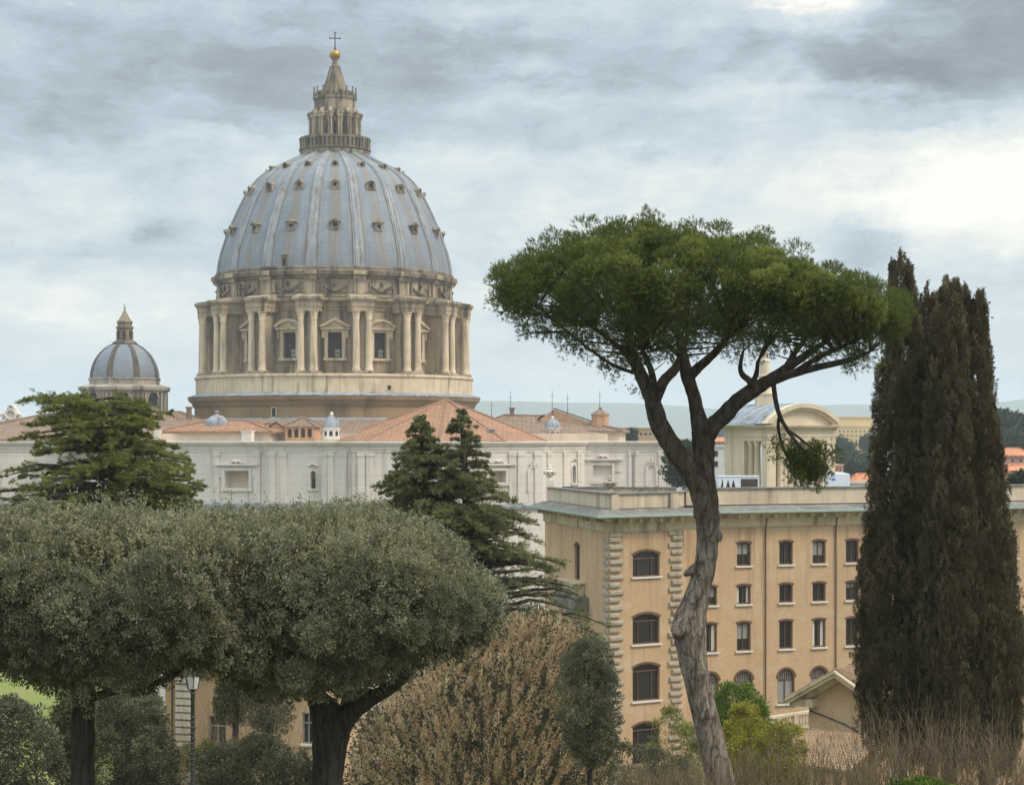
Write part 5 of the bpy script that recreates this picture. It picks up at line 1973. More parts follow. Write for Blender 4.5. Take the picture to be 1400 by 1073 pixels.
def slab_points(n, pts, Y, depth, pw=2.6, inner=0.0, lo=-1.0):
    """points on (or inside) a crown whose outline is known; depth = half thickness along y"""
    X, T, B = outline(pts, Y)
    xs_ = np.linspace(X[0], X[-1], 400)
    tz, bz = np.interp(xs_, X, T), np.interp(xs_, X, B)
    wgt = (tz - bz) + depth
    u = np.interp(rng.random(n), np.cumsum(wgt) / wgt.sum(), xs_)
    tz, bz = np.interp(u, X, T), np.interp(u, X, B)
    f = (u - X[0]) / (X[-1] - X[0])
    dp = depth * np.clip(1 - (2 * f - 1) ** 4, .05, 1) ** .5
    ph = rng.random(n) * 2 * pi
    cs, sn = np.cos(ph), np.sin(ph)
    rad = (np.abs(cs) ** pw + np.abs(sn) ** pw) ** (-1 / pw)
    if inner:
        rad = rad * (inner + (1 - inner) * rng.random(n) ** .6)
    zc, h = (tz + bz) / 2, (tz - bz) / 2
    p = np.stack([u, Y + dp * cs * rad, zc + h * sn * rad], 1)
    nrm = unit(np.stack([(2 * f - 1) ** 3 * 1.2, cs, sn * 1.0], 1))
    return p, nrm


def tufts(centers, normals, radius, per, spread=.9):
    """leaf bases and axes in tufts round the centres, on their outer side"""
    n = len(centers)
    c = np.repeat(centers, per, 0)
    nn = np.repeat(normals, per, 0)
    r = np.repeat(np.broadcast_to(radius, (n,)), per)[:, None]
    dirs = unit(nn * .55 + rdir(n * per) * spread)
    p = c + dirs * r * (rng.random((n * per, 1)) ** .45)
    return p, dirs


def bosses(p, nr_, R, nt, up=.25, flat=1.0):
    """rounded sub-masses of a crown: tuft centres and outward directions on each boss"""
    n = len(p)
    dirs = unit(np.repeat(nr_, nt, 0) * .7 + rdir(n * nt) * .95 + np.array((0, 0, up)))
    rr = np.repeat(np.broadcast_to(R, (n,)), nt)[:, None]
    return np.repeat(p, nt, 0) + dirs * rr * (rng.random((n * nt, 1)) ** .3) * np.array((1, 1, flat)), dirs


def crown_tone(n, per, base=.5, cl=.22, lf=.16):
    return np.clip(np.repeat(rng.normal(base, cl, n), per) + rng.normal(0, lf, n * per), 0, 1)


M['oak_bark'] = bark('holm_oak_bark', (.028, .024, .020, 1), (.085, .075, .062, 1), 14, .15, .03)
M['pine_bark'] = bark('stone_pine_bark', (.060, .048, .040, 1), (.25, .205, .172, 1), 7.5, .32, .06)
def pine_bark():
    m, t = new_mat('stone_pine_bark')
    p = pos(t)
    v = t.noise(scaled(t, p, (1, 1, .3)), 7.5, 6, .7, .7)
    g = t.noise(p, 1.3, 5, .6)
    vo = t.n('ShaderNodeTexVoronoi', {'Vector': scaled(t, t.vm('ADD', p, t.xyz(0.0, 0.0, t.m('ADD', t.m('MULTIPLY', g, 2.0), t.m('MULTIPLY', v, 1.2)))), (1, 1, .3)), 'Scale': 6.5, 'Randomness': 1.0}, feature='DISTANCE_TO_EDGE').outputs['Distance']
    crack = t.m('SUBTRACT', 1.0, t.smooth(vo, .02, .12))
    old = t.mix(t.smooth(v, .32, .66), (.10, .08, .065, 1), (.31, .255, .21, 1))
    old = t.mix(t.m('MULTIPLY', t.smooth(g, .5, .72), .5), old, (.28, .19, .135, 1))
    old = t.mix(t.m('MULTIPLY', crack, t.m('MULTIPLY', t.smooth(v, .65, .35), .75)), old, (.05, .04, .032, 1))
    young = t.mix(t.smooth(v, .35, .65), (.045, .035, .028, 1), (.125, .098, .078, 1))
    k = t.smooth(t.m('ADD', t.sep(p)[2], t.m('MULTIPLY', t.m('SUBTRACT', g, .5), 2.2)), -3.4, -.4)
    finish(t, t.mix(k, old, young), .95, t.m('SUBTRACT', v, t.m('MULTIPLY', crack, .5)), .045, .1, 0, .9)
    return m


M['limb_bark'] = bark('pine_limb_bark', (.035, .028, .024, 1), (.10, .08, .066, 1), 9, .4, .04)
M['cedar_bark'] = bark('cedar_bark', (.03, .026, .022, 1), (.09, .08, .07, 1), 6)
M['twig'] = bark('bare_twig', (.13, .095, .060, 1), (.25, .185, .12, 1), 5)
M['oak_leaf'] = leaf('holm_oak_leaf', [(0, (.082, .082, .050, 1)), (.4, (.195, .192, .118, 1)), (.75, (.285, .28, .178, 1)), (1, (.37, .355, .225, 1))], .28, .75, .12)
M['shoot_leaf'] = leaf('young_oak_shoot', [(0, (.20, .195, .105, 1)), (.6, (.31, .295, .165, 1)), (1, (.40, .375, .22, 1))], .3, .75, .12)
M['pine_leaf'] = leaf('pine_needle', [(0, (.048, .056, .018, 1)), (.4, (.122, .148, .036, 1)), (.75, (.205, .235, .055, 1)), (1, (.31, .31, .08, 1))], .32, .7, .15)
M['cypress_leaf'] = leaf('cypress_spray', [(0, (.046, .039, .023, 1)), (.5, (.125, .104, .060, 1)), (.85, (.20, .165, .095, 1)), (1, (.26, .205, .12, 1))], .15, .85, .06)
M['cedar_leaf'] = leaf('cedar_needle', [(0, (.06, .066, .022, 1)), (.5, (.18, .195, .056, 1)), (.8, (.29, .295, .08, 1)), (1, (.37, .345, .11, 1))], .3, .7, .1)
M['cedar_dark'] = leaf('dark_cedar_needle', [(0, (.060, .066, .032, 1)), (.5, (.175, .182, .078, 1)), (.8, (.27, .27, .11, 1)), (1, (.36, .33, .15, 1))], .3, .7, .1)
M['pine_bark'] = pine_bark()
M['tan_leaf'] = leaf('dry_tan_leaf', [(0, (.24, .17, .095, 1)), (.3, (.54, .39, .225, 1)), (.7, (.77, .58, .365, 1)), (.97, (.86, .68, .46, 1)), (1, (.36, .38, .13, 1))], .45, .85, .05)
M['green_leaf'] = leaf('bright_shrub_leaf', [(0, (.04, .065, .012, 1)), (.5, (.12, .18, .022, 1)), (1, (.25, .31, .05, 1))], .3)
M['yellow_leaf'] = leaf('golden_shrub_leaf', [(0, (.10, .10, .015, 1)), (.5, (.28, .26, .03, 1)), (1, (.48, .42, .06, 1))], .3)
M['grey_leaf'] = leaf('grey_green_leaf', [(0, (.06, .064, .034, 1)), (.5, (.145, .148, .082, 1)), (1, (.25, .245, .15, 1))], .25, .75, .12)
M['far_leaf'] = leaf('far_tree_leaf', [(0, (.02, .03, .015, 1)), (.5, (.045, .062, .028, 1)), (1, (.09, .11, .05, 1))], .1)


def px_path(pts, Y0):
    """[(px, py, dy, radius px)] -> world path and radii"""
    path, rad = [], []
    for (px, py, dy, r) in pts:
        Y = Y0 + dy
        path.append(P(px, py, Y))
        rad.append(r * Y / F)
    return path, rad


def resample(path, rad, k=4):
    path = np.array(path)
    tt_ = np.linspace(0, len(path) - 1, (len(path) - 1) * k + 1)
    return list(np.stack([catmull(path[:, i], tt_) for i in range(3)], 1)), list(np.maximum(catmull(np.array(rad), tt_), .004))


def limb(mb, pts, Y0, n=12, jit=.07, k=4):
    p, r = resample(*px_path(pts, Y0), k)
    mb.tube(p, r, n, jit)
    return p, r


def twig_mesh(name, start, d, L, r, mat, parent, bend=.25, seg=4):
    """many thin curved twigs in one mesh (the twigs of ONE plant)"""
    n = len(start)
    b1 = unit(np.cross(d, rdir(n)))
    b2 = np.cross(d, b1)
    cur = rdir(n) * bend
    rings = []
    for j in range(seg + 1):
        s = j / seg
        cpt = start + d * (L * s)[:, None] + cur * (L * s * s)[:, None]
        rr = (r * (1 - .8 * s))[:, None]
        rings.append(np.stack([cpt + (b1 * cos(a) + b2 * sin(a)) * rr for a in (0, 2.094, 4.189)], 1))
    R_ = np.stack(rings, 1)                        # n, seg+1, 3, 3
    out = []
    for j in range(seg):
        for q in range(3):
            out.append(np.stack([R_[:, j, q], R_[:, j, (q + 1) % 3], R_[:, j + 1, (q + 1) % 3], R_[:, j + 1, q]], 1))
    v = np.concatenate(out, 0)
    return quads_mesh(name, v, 4, np.full(len(v), .5), mat, parent)


# --- clipped holm oaks ------------------------------------------------
def holm_oak(label, px_base, Y, pts, depth, limbs, n1, tip_px):
    base = P(px_base, 1073, Y)
    base[2] = float(height(base[0:1], base[1:2])[0])
    t_ = thing('holm_oak', label, 'tree', base, group='clipped holm oaks in the foreground')
    b = MB()
    for lb in limbs:
        q = [tuple(x) for x in lb]
        limb(b, q, Y, 14, .06)
    b.build('trunk', M['oak_bark'], t_, smooth=60)
    p, nr_ = slab_points(n1, pts, Y, depth, 2.6)
    # rounded bosses over the crown, each a mass of leafy sprigs
    nb = n1 // 23
    p, nr_ = slab_points(nb, pts, Y, depth, 2.6)
    R = rng.uniform(.22, .66, nb)
    p = p - nr_ * (R * .72 + np.abs(rng.normal(0, .22, nb)) - .30 * (rng.random(nb) < .14))[:, None] * np.array((1, 1, .8))
    nt = 34
    tc, tn = bosses(p, nr_, R, nt)
    per = 38
    c, a = tufts(tc, unit(tn + np.array((0, 0, .35))), rng.uniform(.05, .13, len(tc)), per, .8)
    tone = np.repeat(rng.normal(.44, .15, nb), nt * per) + np.repeat(rng.normal(0, .14, len(tc)), per) + rng.normal(0, .06, len(c))
    tone += .14 * np.clip(np.repeat(np.repeat(nr_[:, 2], nt), per), 0, 1)  # upward-facing bosses painted paler, like light from above
    L = rng.uniform(.028, .052, len(c))
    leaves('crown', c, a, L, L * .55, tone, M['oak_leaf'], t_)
    # inner mass, its darker tone painting the shade inside the crown
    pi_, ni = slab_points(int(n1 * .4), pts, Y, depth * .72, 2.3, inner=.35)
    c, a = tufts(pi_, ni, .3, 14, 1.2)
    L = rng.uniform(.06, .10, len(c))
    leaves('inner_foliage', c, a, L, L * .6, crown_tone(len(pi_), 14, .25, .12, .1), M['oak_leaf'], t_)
    # pale upright shoots over the top and the upper shoulders
    n = int(n1 * .42)
    st, sn = slab_points(n * 3, pts, Y, depth, 2.6)
    ok = rng.random(n * 3) < np.clip(sn[:, 2] * 1.1 - .05, 0, 1) ** 1.4
    st, sn = st[ok][:n], sn[ok][:n]
    n = len(st)
    st = st - sn * rng.uniform(.1, .5, (n, 1))
    Ls = rng.gamma(2.2, .095, n) + .1
    d_ = unit(np.stack([rng.normal(0, .25, n), rng.normal(0, .25, n), np.ones(n)], 1) + sn * .25)
    per = 17
    s_ = rng.random((n, per)) * .95 + .05
    c = (st[:, None] + d_[:, None] * (Ls[:, None] * s_)[..., None] + rng.normal(0, .018, (n, per, 3))).reshape(-1, 3)
    a = unit(np.repeat(d_, per, 0) * .8 + rdir(n * per) * .75)
    L = rng.uniform(.032, .06, len(c))
    leaves('shoots', c, a, L, L * .5, crown_tone(n, per, .42, .2, .13), M['shoot_leaf'], t_)
    return t_


holm_oak('broad clipped holm oak with straight dark trunk at the far left', 113, 31.5,
         [(-150, 724, 884), (-100, 713, 899), (-30, 711, 899), (30, 709, 902), (80, 711, 924), (130, 709, 932), (180, 713, 942), (240, 713, 912), (290, 715, 899), (335, 723, 874), (372, 779, 834)], 2.5,
         [[(113, 1230, 0, 26), (113, 1080, 0, 17), (113, 1010, 0, 16), (114, 950, 0, 15), (108, 905, .1, 17), (95, 850, .2, 12), (70, 790, .3, 7)],
          [(114, 950, 0, 10), (128, 915, -.2, 9), (155, 875, -.4, 8), (195, 820, -.2, 6)], [(116, 962, 0, 6), (135, 950, -.1, 5.5), (175, 941, -.2, 5), (225, 930, 0, 4), (262, 905, .2, 2.5)],
          [(110, 930, 0, 6), (140, 922, -.3, 5), (190, 900, -.5, 3.5), (235, 880, -.5, 2)]], 8200, None)
holm_oak('clipped holm oak with thick forking hollow trunk, right of the other oak', 445, 33.0,
         [(205, 778, 860), (240, 732, 892), (290, 717, 898), (350, 712, 928), (420, 708, 944), (480, 705, 936), (526, 711, 928), (567, 722, 904), (604, 740, 886), (636, 770, 874), (663, 796, 858), (679, 823, 841)], 2.7,
         [[(440, 1230, 0, 31), (446, 1090, 0, 21.5), (450, 1040, 0, 22.5), (452, 1000, 0, 26), (446, 975, 0, 22), (432, 950, 0, 14), (415, 900, .2, 10), (395, 840, .4, 7)],
          [(455, 1010, 0, 18), (477, 977, -.1, 14), (503, 957, -.2, 11), (538, 936, -.2, 9), (568, 903, -.2, 8), (590, 860, -.2, 6)],
          [(470, 985, 0, 12), (482, 945, .2, 11), (487, 900, .4, 9), (500, 850, .5, 6)]], 8800, None)

# --- the umbrella pine --------------------------------------------------
YP_ = 45.0
pb = P(1000, 1073, YP_)
pb[2] = float(height(pb[0:1], pb[1:2])[0])
pine = thing('stone_pine', 'tall umbrella pine with leaning trunk, spreading limbs and broad green crown', 'tree', pb)
b = MB()
limb(b, [(1012, 1230, 0, 25), (986, 1075, 0, 19.5), (972, 1010, 0, 18.5), (957, 950, 0, 17.5), (948, 905, 0, 19), (943, 868, 0, 22), (943, 848, 0, 22.5), (950, 826, 0, 18.5), (958, 798, 0, 16), (965, 765, 0, 15), (968, 735, 0, 15.5), (967, 710, 0, 16.5), (966, 690, 0, 16.5), (964, 672, 0, 17)], YP_, 18, .04)
limb(b, [(925, 868, -.5, 3), (928, 862, -.3, 12), (945, 850, -.1, 17), (962, 842, .0, 10)], YP_, 10, .1)
limb(b, [(937, 786, -.3, 2.5), (940, 783, -.2, 5), (955, 775, 0, 9)], YP_, 8, .1)
limb(b, [(984, 738, -.2, 3), (980, 732, 0, 8), (968, 726, 0, 12)], YP_, 8, .1)
b.build('trunk', M['pine_bark'], pine, smooth=70)
b = MB()
limbs = []
for pts in ([(966, 705, 0, 17), (958, 672, -.1, 15), (945, 648, -.2, 14.5), (928, 622, -.3, 14), (914, 602, -.3, 13.5), (900, 577, -.3, 13), (891, 545, -.3, 11), (877, 514, -.3, 9), (865, 486, -.4, 8), (858, 450, -.5, 5)],
            [(894, 552, -.3, 8), (906, 523, -.1, 7.5), (923, 504, .1, 6.5), (932, 485, .3, 5), (940, 455, .5, 3)],
            [(896, 548, -.2, 5), (893, 520, -.6, 5), (888, 500, -.9, 4), (878, 478, -1.2, 3)],
            [(878, 516, -.3, 5), (868, 500, .5, 4.5), (850, 478, 1, 3.5), (815, 450, 1.4, 2)],
            [(965, 690, 0, 17), (962, 655, 0, 15.5), (962, 620, .1, 15), (961, 596, .1, 16), (955, 572, .1, 11), (948, 540, .1, 9), (940, 514, .1, 9.5), (934, 487, .2, 7), (926, 455, .3, 5)],
            [(941, 517, .1, 8), (952, 505, 0, 7), (966, 493, -.2, 6), (981, 478, -.5, 5), (1000, 455, -.8, 3)],
            [(963, 600, .1, 13), (975, 582, 0, 12), (992, 566, -.1, 11.5), (1008, 549, -.2, 11), (1030, 533, -.3, 10.5), (1052, 520, -.3, 8.5), (1074, 505, -.3, 7), (1095, 490, -.2, 5.5), (1136, 462, 0, 3)],
            [(1050, 522, -.3, 7), (1083, 511, -.5, 6), (1118, 502, -.6, 5), (1158, 493, -.6, 4), (1189, 481, -.6, 2.5)],
            [(1085, 510, -.5, 4), (1120, 488, -.9, 3.5), (1160, 470, -1.1, 2.5), (1200, 450, -1.1, 1.5)],
            [(1072, 507, -.3, 4.5), (1085, 485, .2, 4), (1100, 465, .6, 3), (1120, 440, .9, 2)],
            [(1030, 534, -.3, 6), (1026, 522, -.5, 5), (1015, 512, -.6, 4), (1012, 500, -.6, 3), (1016, 480, -.6, 2)],
            [(1026, 526, -.4, 4), (1034, 512, -.7, 3.5), (1036, 495, -.9, 2.5)],
            [(878, 512, -.3, 3), (840, 500, -.2, 2.2), (790, 465, 0, 1.8), (735, 420, .1, 1.5), (685, 395, .1, 1)],
            [(865, 488, -.3, 4), (835, 465, -.8, 3), (790, 430, -1, 2), (740, 395, -1, 1)],
            [(936, 492, .2, 4), (905, 465, 1, 3), (880, 440, 1.7, 2)],
            [(960, 640, .1, 9), (952, 634, .0, 6), (948, 632, -.05, 4)]):
    limbs.append(limb(b, pts, YP_, 12, .06))
# fine forks from limb ends up into the crown
ends = [l[0][i] for l in limbs[:-1] for i in (-1, len(l[0]) * 2 // 3, len(l[0]) * 5 // 6)]
b.build('limb', M['pine_bark'], pine, smooth=70)
hang = MB()
limb(hang, [(1057, 519, -.3, 3.6), (1060, 545, -.6, 3.2), (1066, 568, -.8, 3), (1078, 590, -.9, 2.6), (1095, 612, -1, 2.2), (1112, 630, -1, 1.8)], YP_, 8, .05)
limb(hang, [(1066, 567, -.8, 2.6), (1064, 585, -.7, 2.2), (1070, 610, -.6, 2), (1082, 635, -.6, 1.6)], YP_, 8, .05)
limb(hang, [(1078, 588, -.9, 2), (1092, 598, -.9, 1.8), (1110, 612, -.9, 1.5), (1128, 622, -.9, 1)], YP_, 8, .05)
hb = hang.build('hanging_branch', M['limb_bark'], pine, smooth=70)

PO = [(685, 391, 397), (694, 383, 423), (711, 361, 443), (737, 345, 455), (774, 331, 473), (811, 320, 489), (843, 312, 497), (876, 308, 497), (913, 312, 487), (959, 318, 479), (997, 326, 481), (1035, 336, 483), (1068, 349, 481), (1091, 363, 469), (1115, 383, 453), (1139, 395, 457), (1167, 398, 471), (1195, 405, 479), (1216, 417, 471), (1228, 439, 447)]


def puff_cloud(name, centers, nrm, rad, per, L, W, tone, mat, parent, nd=9):
    """needle brushes in rounded puffs"""
    c, a = tufts(centers, nrm, rad, per, .95)
    tb = np.repeat(tone, per) + rng.normal(0, .10, len(c))
    c2 = np.repeat(c, nd, 0)
    a2 = unit(np.repeat(unit(a + np.array((0, 0, .30))), nd, 0) + rdir(len(c2)) * .62)
    ln = rng.uniform(.7, 1.15, len(c2)) * L
    return needles(name, c2, a2, ln, W, np.repeat(tb, nd) + rng.normal(0, .05, len(c2)), mat, parent)


p1, n1 = slab_points(520, PO, YP_, 4.2, 2.0)
kp_ = n1[:, 2] > -.5
p1, n1 = p1[kp_], n1[kp_]
R1 = rng.uniform(.24, .52, len(p1))
p1 = p1 - n1 * (R1 * 1.0)[:, None] * np.array((1, 1, 1.05)) - n1 * np.abs(rng.normal(0, .10, (len(p1), 1)))
p1[:, 2] -= .06
tone1 = np.clip(.44 + .14 * n1[:, 2] + .08 * np.clip((p1[:, 0] - 4.2) / 2, -1, 1) + rng.normal(0, .19, len(p1)), .06, .95)  # tops and right side painted lighter, undersides darker, like falling light


def pine_puffs(name, p, n_, R, nt, nd, tone, L=.080, W=.0145, cone=.95, up=.3):
    tc, tn = bosses(p, n_, R, nt, up)
    tone_d = .10 * tn[:, 2]  # highlight painted into the tone on the puff tops
    ax = np.repeat(unit(tn + np.array((0, 0, .3))), nd, 0)
    a2 = unit(ax + rdir(len(ax)) * cone)
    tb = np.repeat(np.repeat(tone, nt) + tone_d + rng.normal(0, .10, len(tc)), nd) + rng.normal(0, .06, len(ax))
    c2 = np.repeat(tc, nd, 0) + ax * rng.uniform(-.05, .05, (len(ax), 1))
    return needles(name, c2, a2, rng.uniform(.75, 1.2, len(ax)) * L, W, tb, M['pine_leaf'], pine)


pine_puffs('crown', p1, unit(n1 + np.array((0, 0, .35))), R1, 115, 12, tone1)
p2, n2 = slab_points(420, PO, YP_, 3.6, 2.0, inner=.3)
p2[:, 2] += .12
pine_puffs('inner_foliage', p2, unit(n2 + np.array((0, 0, .5))), .40, 56, 10, np.full(len(p2), .28))  # low tone paints shade into the inner puffs
# ragged lower fringe, thin enough to see the sky through
p3, n3 = slab_points(520, PO, YP_, 3.9, 2.0)
kp_ = n3[:, 2] < .1
p3, n3 = p3[kp_], n3[kp_]
p3[:, 2] += rng.uniform(-.15, .5, len(p3))
puff_cloud('fringe', p3, unit(n3 + np.array((0, 0, .8))), rng.uniform(.14, .28, len(p3)), 17, .11, .011, np.full(len(p3), .35), M['pine_leaf'], pine)
rx_ = rng.uniform(1095, 1205, 75)
p4 = np.array([P(x, 474 + np.clip(rng.normal(6, 15), -30, 24) + (x - 1100) * .08, YP_ + rng.uniform(-1.2, 1)) for x in rx_] + [P(rng.uniform(668, 800), 0, YP_) for _ in range(0)])
puff_cloud('fringe', p4, unit(rdir(len(p4)) * .6 + np.array((0, 0, .7))), .2, 16, .11, .010, np.full(len(p4), .42), M['pine_leaf'], pine)
lx_ = rng.uniform(672, 880, 46)
p4 = np.array([P(x, 405 + (x - 672) * .55 + rng.normal(0, 17), YP_ + rng.uniform(-1.2, 1.2)) for x in lx_])
puff_cloud('fringe', p4, unit(rdir(len(p4)) * .6 + np.array((0, 0, .7))), .2, 18, .11, .010, np.full(len(p4), .34), M['pine_leaf'], pine)
hp_ = np.array([P(*q, YP_ - .9) + rng.normal(0, .12, 3) for q in [(1078, 600), (1085, 610), (1092, 618), (1070, 608), (1100, 626), (1108, 634), (1115, 640), (1122, 628), (1130, 618), (1136, 620), (1122, 636), (1104, 650), (1096, 644), (1088, 636), (1080, 628), (1110, 655), (1118, 646), (1064, 596), (1114, 618), (1098, 636), (1106, 642)] * 2 + [(1084 + 36 * rng.random(), 612 + 40 * rng.random()) for _ in range(60)]])
puff_cloud('needles', hp_, unit(rdir(len(hp_)) * .6 + np.array((.3, 0, -.5))), .17, 26, .11, .011, rng.uniform(.2, .5, len(hp_)), M['pine_leaf'], hb)
# twigs joining limbs and puffs
cand = np.array([q for l in limbs for q in l[0][len(l[0]) // 2:]])
tgt = np.concatenate([p1[::2], p2[::3], p3[::2]])
d2 = ((tgt[:, None] - cand[None]) ** 2).sum(-1) + np.where(tgt[:, None, 2] < cand[None, :, 2], 2.0, 0)
src = cand[d2.argmin(1)]
dv = tgt - src
L_ = np.linalg.norm(dv, axis=1)
twig_mesh('twigs', src, dv / L_[:, None], L_, .014 + .012 * np.minimum(L_, 2), M['limb_bark'], pine, .07)

# --- cypresses ----------------------------------------------------------
def cypress(label, Y, pts, tips, n, px_base):
    base = P(px_base, 1073, Y)
    base[2] = float(height(base[0:1], base[1:2])[0])
    t_ = thing('cypress', label, 'tree', base, group='cypress clump on the right')
    a = np.array(pts, float)                       # (py, left px, right px) from the top down
    zs_ = (HY - a[:, 0]) * Y / F
    cx_ = ((a[:, 1] + a[:, 2]) / 2 - CX) * Y / F
    rx_ = (a[:, 2] - a[:, 1]) / 2 * Y / F
    k_ = np.argsort(zs_)
    zs_, cx_, rx_ = zs_[k_], cx_[k_], rx_[k_]
    zz_ = np.linspace(zs_[0], zs_[-1], 300)
    r_ = np.interp(zz_, zs_, rx_)
    z = np.interp(rng.random(n), np.cumsum(r_ + .12) / (r_ + .12).sum(), zz_)
    r = np.interp(z, zs_, rx_)
    ph = rng.random(n) * TWO
    k = 1.02 - np.abs(rng.normal(0, .14, n))
    hgt = rng.uniform(.45, 1.25, n) * np.clip(.45 + r * .5, .4, 1)
    Rf = np.minimum(.36, .05 + r * .22) * rng.uniform(.55, 1.2, n)
    rc = np.maximum(r * k - Rf * .7, .02)
    out = np.stack([np.sin(ph), -np.cos(ph), np.zeros(n)], 1)
    p = np.stack([np.interp(z, zs_, cx_) + rc * np.sin(ph), Y - rc * np.cos(ph), z - hgt * .5], 1)
    # each clump is an upright flame of fine sprays
    nt, per = 22, 22
    s_ = rng.random((n, nt)) ** .9
    th = rng.random((n, nt)) * TWO
    rad = Rf[:, None] * (np.sin(np.clip(.12 + s_ * .88, 0, 1) * pi) ** .7) * rng.random((n, nt)) ** .3
    tcn = p[:, None] + np.stack([np.cos(th) * rad, np.sin(th) * rad, s_ * hgt[:, None]], -1) + out[:, None] * (s_ * .06)[..., None]
    tax = unit(np.stack([np.cos(th) * .5, np.sin(th) * .5, np.full((n, nt), .9)], -1) + out[:, None] * .25)
    c = np.repeat(tcn.reshape(-1, 3), per, 0)
    ax = unit(np.repeat(tax.reshape(-1, 3), per, 0) + rdir(len(c)) * .4)
    c = c + rng.normal(0, .02, c.shape) * np.array((1, 1, 2.2))
    L = rng.uniform(.03, .065, len(c))
    tone = np.repeat(rng.normal(.48, .2, n), nt * per) + np.repeat(rng.normal(0, .07, n * nt), per) + rng.normal(0, .06, len(c)) + np.repeat((s_ * .16 - .05).reshape(-1), per)
    leaves('crown', c, ax, L, L * .42, tone, M['cypress_leaf'], t_)
    n2 = n * 2 // 3
    z = np.interp(rng.random(n2), np.cumsum(r_ ** 2 + .02) / (r_ ** 2 + .02).sum(), zz_)
    r = np.interp(z, zs_, rx_) * .72 * rng.random(n2) ** .5
    ph = rng.random(n2) * TWO
    p = np.stack([np.interp(z, zs_, cx_) + r * np.sin(ph), Y - r * np.cos(ph), z - .2], 1)
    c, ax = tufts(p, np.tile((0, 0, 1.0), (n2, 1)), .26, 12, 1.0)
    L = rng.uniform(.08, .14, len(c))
    leaves('inner_foliage', c, ax, L, L * .55, crown_tone(n2, 12, .2, .1, .08), M['cypress_leaf'], t_)  # shade inside the column put in as a low tone
    # loose sprays at the tips
    tips_c = []
    for (px, py, ln) in tips:
        m_ = 420
        s_ = rng.random(m_)
        o = P(px, py, Y + rng.uniform(-.3, .3))
        rr = (.02 + .13 * (1 - s_) ** 1.0) * rng.random(m_) ** .5
        th = rng.random(m_) * TWO
        c = o + np.stack([np.cos(th) * rr + (s_ - 1) * .03, np.sin(th) * rr, (s_ - 1) * ln * Y / F], 1)
        ax = unit(np.stack([np.cos(th) * .4, np.sin(th) * .4, np.full(m_, 1.0)], 1) + rdir(m_) * .3)
        tips_c.append((c, ax))
    c, ax = np.concatenate([q[0] for q in tips_c]), np.concatenate([q[1] for q in tips_c])
    leaves('tip_sprays', c, ax, rng.uniform(.05, .10, len(c)), .03, rng.normal(.5, .15, len(c)), M['cypress_leaf'], t_)
    b = MB()
    b.tube([base - (0, 0, .3), (cx_[0], Y, zs_[0] - .2), (cx_[len(cx_) // 2], Y, zs_[len(cx_) // 2]), (cx_[-1], Y, zs_[-1] - .3)], [.24, .2, .1, .02], 10, .06)
    b.build('trunk', M['oak_bark'], t_, smooth=60)
    return t_


cypress('leftmost cypress of the clump, with a slim double tip above the pine', 51.5, [(357, 1223, 1228), (368, 1218, 1244), (395, 1215, 1250), (450, 1211, 1258), (510, 1199, 1270), (600, 1192, 1275), (700, 1184, 1280), (800, 1172, 1280), (900, 1168, 1282), (985, 1172, 1280), (1030, 1190, 1270)], [(1224, 357, 60), (1240, 364, 60), (1250, 400, 60), (1219, 390, 50)], 1000, 1230)
cypress('second cypress of the clump, behind, with short ragged tips', 53.0, [(400, 1255, 1264), (410, 1249, 1284), (430, 1246, 1290), (455, 1241, 1300), (500, 1238, 1304), (600, 1232, 1310), (720, 1225, 1315), (850, 1222, 1320), (960, 1225, 1320), (1030, 1235, 1310)], [(1259, 403, 55), (1275, 402, 50), (1268, 412, 40)], 700, 1272)
cypress('third cypress of the clump, narrow pale-edged tips in its middle', 50.5, [(390, 1294, 1306), (404, 1280, 1313), (430, 1277, 1317), (480, 1270, 1322), (600, 1265, 1328), (720, 1255, 1335), (850, 1248, 1342), (950, 1248, 1345), (1030, 1260, 1335)], [(1287, 394, 55), (1300, 388, 60), (1307, 408, 45)], 800, 1295)
cypress('rightmost cypress of the clump, widest and catching the light', 51.0, [(398, 1319, 1329), (410, 1311, 1346), (430, 1308, 1348), (500, 1300, 1356), (560, 1302, 1362), (650, 1298, 1374), (750, 1292, 1386), (850, 1290, 1398), (940, 1292, 1402), (1000, 1300, 1398), (1040, 1312, 1385)], [(1323, 398, 65), (1337, 405, 55), (1330, 412, 40), (1344, 430, 50)], 1150, 1348)


